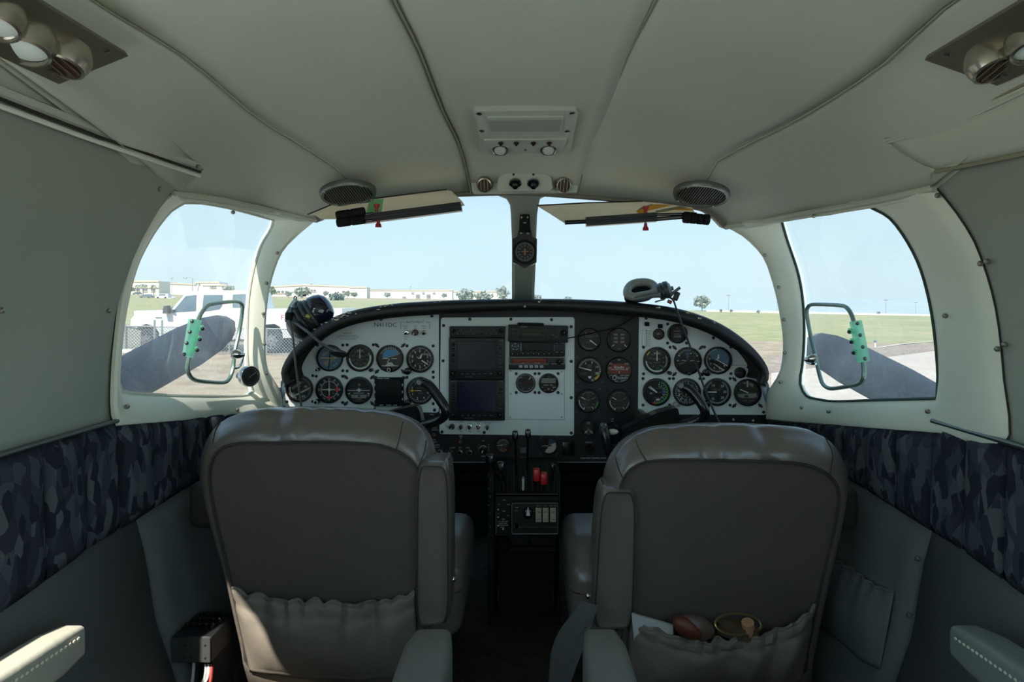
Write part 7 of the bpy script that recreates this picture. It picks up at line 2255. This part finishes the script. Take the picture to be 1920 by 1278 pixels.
obj('mic_boom', MB().tube(mic, [.0036 if i < 20 else .0036 + .0022 * math.sin((i - 20) / 9 * 3.14) for i in range(30)], 8), mat('boom_grey', (74, 76, 76), .4), hs)
obj('mic_capsule', MB().tube([P(621, 662, 1.615), P(632, 664, 1.615), P(646, 666, 1.62), P(650, 665, 1.625)], [.003, .007, .006, .003], 10), BLACKM, hs)
obj('cord', MB().tube(catmull([H(552, 598, -.04), P(549, 630, 1.63), P(553, 670, 1.62), P(558, 710, 1.62), P(563, 745, 1.62), P(568, 790, 1.62), P(574, 900, 1.62), P(590, 960, 1.66)], 40), .0028, 7), mat('cord_grey', (84, 84, 80), .5), hs)
# right headset: seal up, lying on the top of the glareshield
hr = thing('headset', 'grey headset with an upturned oval ear seal on the right of the glareshield', 'headset', tuple(P(1215, 550, HDd)))
SEALG = mat('ear_seal_grey', (132, 136, 128), .45, bump=.1, bscale=60)
lp = [(1169, 556), (1170, 545), (1177, 534), (1190, 526), (1207, 523), (1222, 524), (1232, 530), (1236, 540), (1232, 549), (1220, 555), (1200, 559), (1182, 562)]
sh_ = catmull([P(1202 + (a - 1202) * .80, 543 + (b - 543) * .72, HDd + .0) + Vector((0, (543 - b) * q * .9, 0)) for a, b in lp], 40, True)
obj('ear_seal', MB().tube(sh_, .0115, 12, True), SEALG, hr)
c = sum(sh_, Vector()) / 40
obj('cup_lining', MB().grid([[c.lerp(p, k) + Vector((0, .012, -.004)) for p in sh_] for k in (.002, .6, 1)], True), mat('lining_dark', (26, 24, 30), .8), hr)
obj('ear_cup', MB().grid([[c.lerp(p, k) + Vector((0, .014 + z, -.006 - z * .4)) for p in sh_] for k, z in ((1.1, -.004), (1.14, .01), (1.0, .03), (.6, .045), (.002, .05))], True), HBK, hr)
ax2 = Vector((.9, -.25, .3)).normalized()
T = Matrix.Translation(P(1243, 545, HDd)) @ ax2.to_track_quat('-Y', 'Z').to_matrix().to_4x4() @ Matrix.Diagonal((1, 1, 1.0, 1))
obj('ear_cup', MB().lathe([(.012, -.014), (.020, -.012), (.0235, -.002), (.0215, .003), (.0235, .006), (.022, .016), (.012, .022)], 24, T), mat('cup_blue_grey', (58, 68, 76), .3), hr)
hb = [P(1182, 561, HDd - .03), P(1200, 558, HDd - .035), P(1222, 553, HDd - .035), P(1238, 552, HDd - .03)]
hbc = catmull(hb, 14)
obj('headband', MB().grid([[p + Vector((0, 0, e * (1 if i > 2 else .4 + .2 * i))) for i, p in enumerate(hbc)] for e in (-.008, .006)]), mat('band_grey', (104, 112, 112), .35, .3), hr); solidify(bpy.data.objects['headband.001'], .005, 0)
obj('slider_arm', MB().tube(catmull([P(1255, 557, HDd), P(1262, 549, HDd), P(1275, 539, HDd)], 10), .0042, 6), mat('arm_grey', (96, 104, 104), .35, .4), hr)
obj('slider_arm', MB().tube(catmull([P(1248, 552, HDd + .01), P(1256, 542, HDd + .01), P(1262, 540, HDd + .01)], 10), .006, 6), MATS['arm_grey'], hr)
obj('yoke_clip', MB().rbox(-.007, .007, -.006, .006, -.012, .012, .003, Matrix.Translation(P(1268, 555, HDd)) @ Matrix.Rotation(.4, 4, 'Y')), mat('clip_plum', (54, 48, 56), .4), hr)
obj('connector', MB().tube([P(1252, 564, HDd - .02), P(1259, 567, HDd - .02)], .005, 8), mat('connector_copper', (170, 110, 70), .4, .5), hr)
obj('boom', MB().tube(catmull([P(1228, 566, HDd - .03), P(1238, 563, HDd - .03), P(1246, 561, HDd - .03)], 8), .0022, 6), HSIL, hr)
obj('boom_wire', MB().tube(catmull([P(1240, 556, HDd - .03), P(1252, 556, HDd - .03), P(1260, 560, HDd - .03), P(1264, 565, HDd - .03)], 12), .0026, 6), HBK, hr)
obj('cord', MB().tube(catmull([P(1263, 563, 1.66), P(1272, 590, 1.615), P(1285, 625, 1.60), P(1302, 672, 1.58), P(1318, 720, 1.53), P(1336, 765, 1.51), P(1352, 800, 1.50), P(1380, 860, 1.50)], 40), .0025, 7), mat('cord_black', (40, 42, 44), .45), hr)
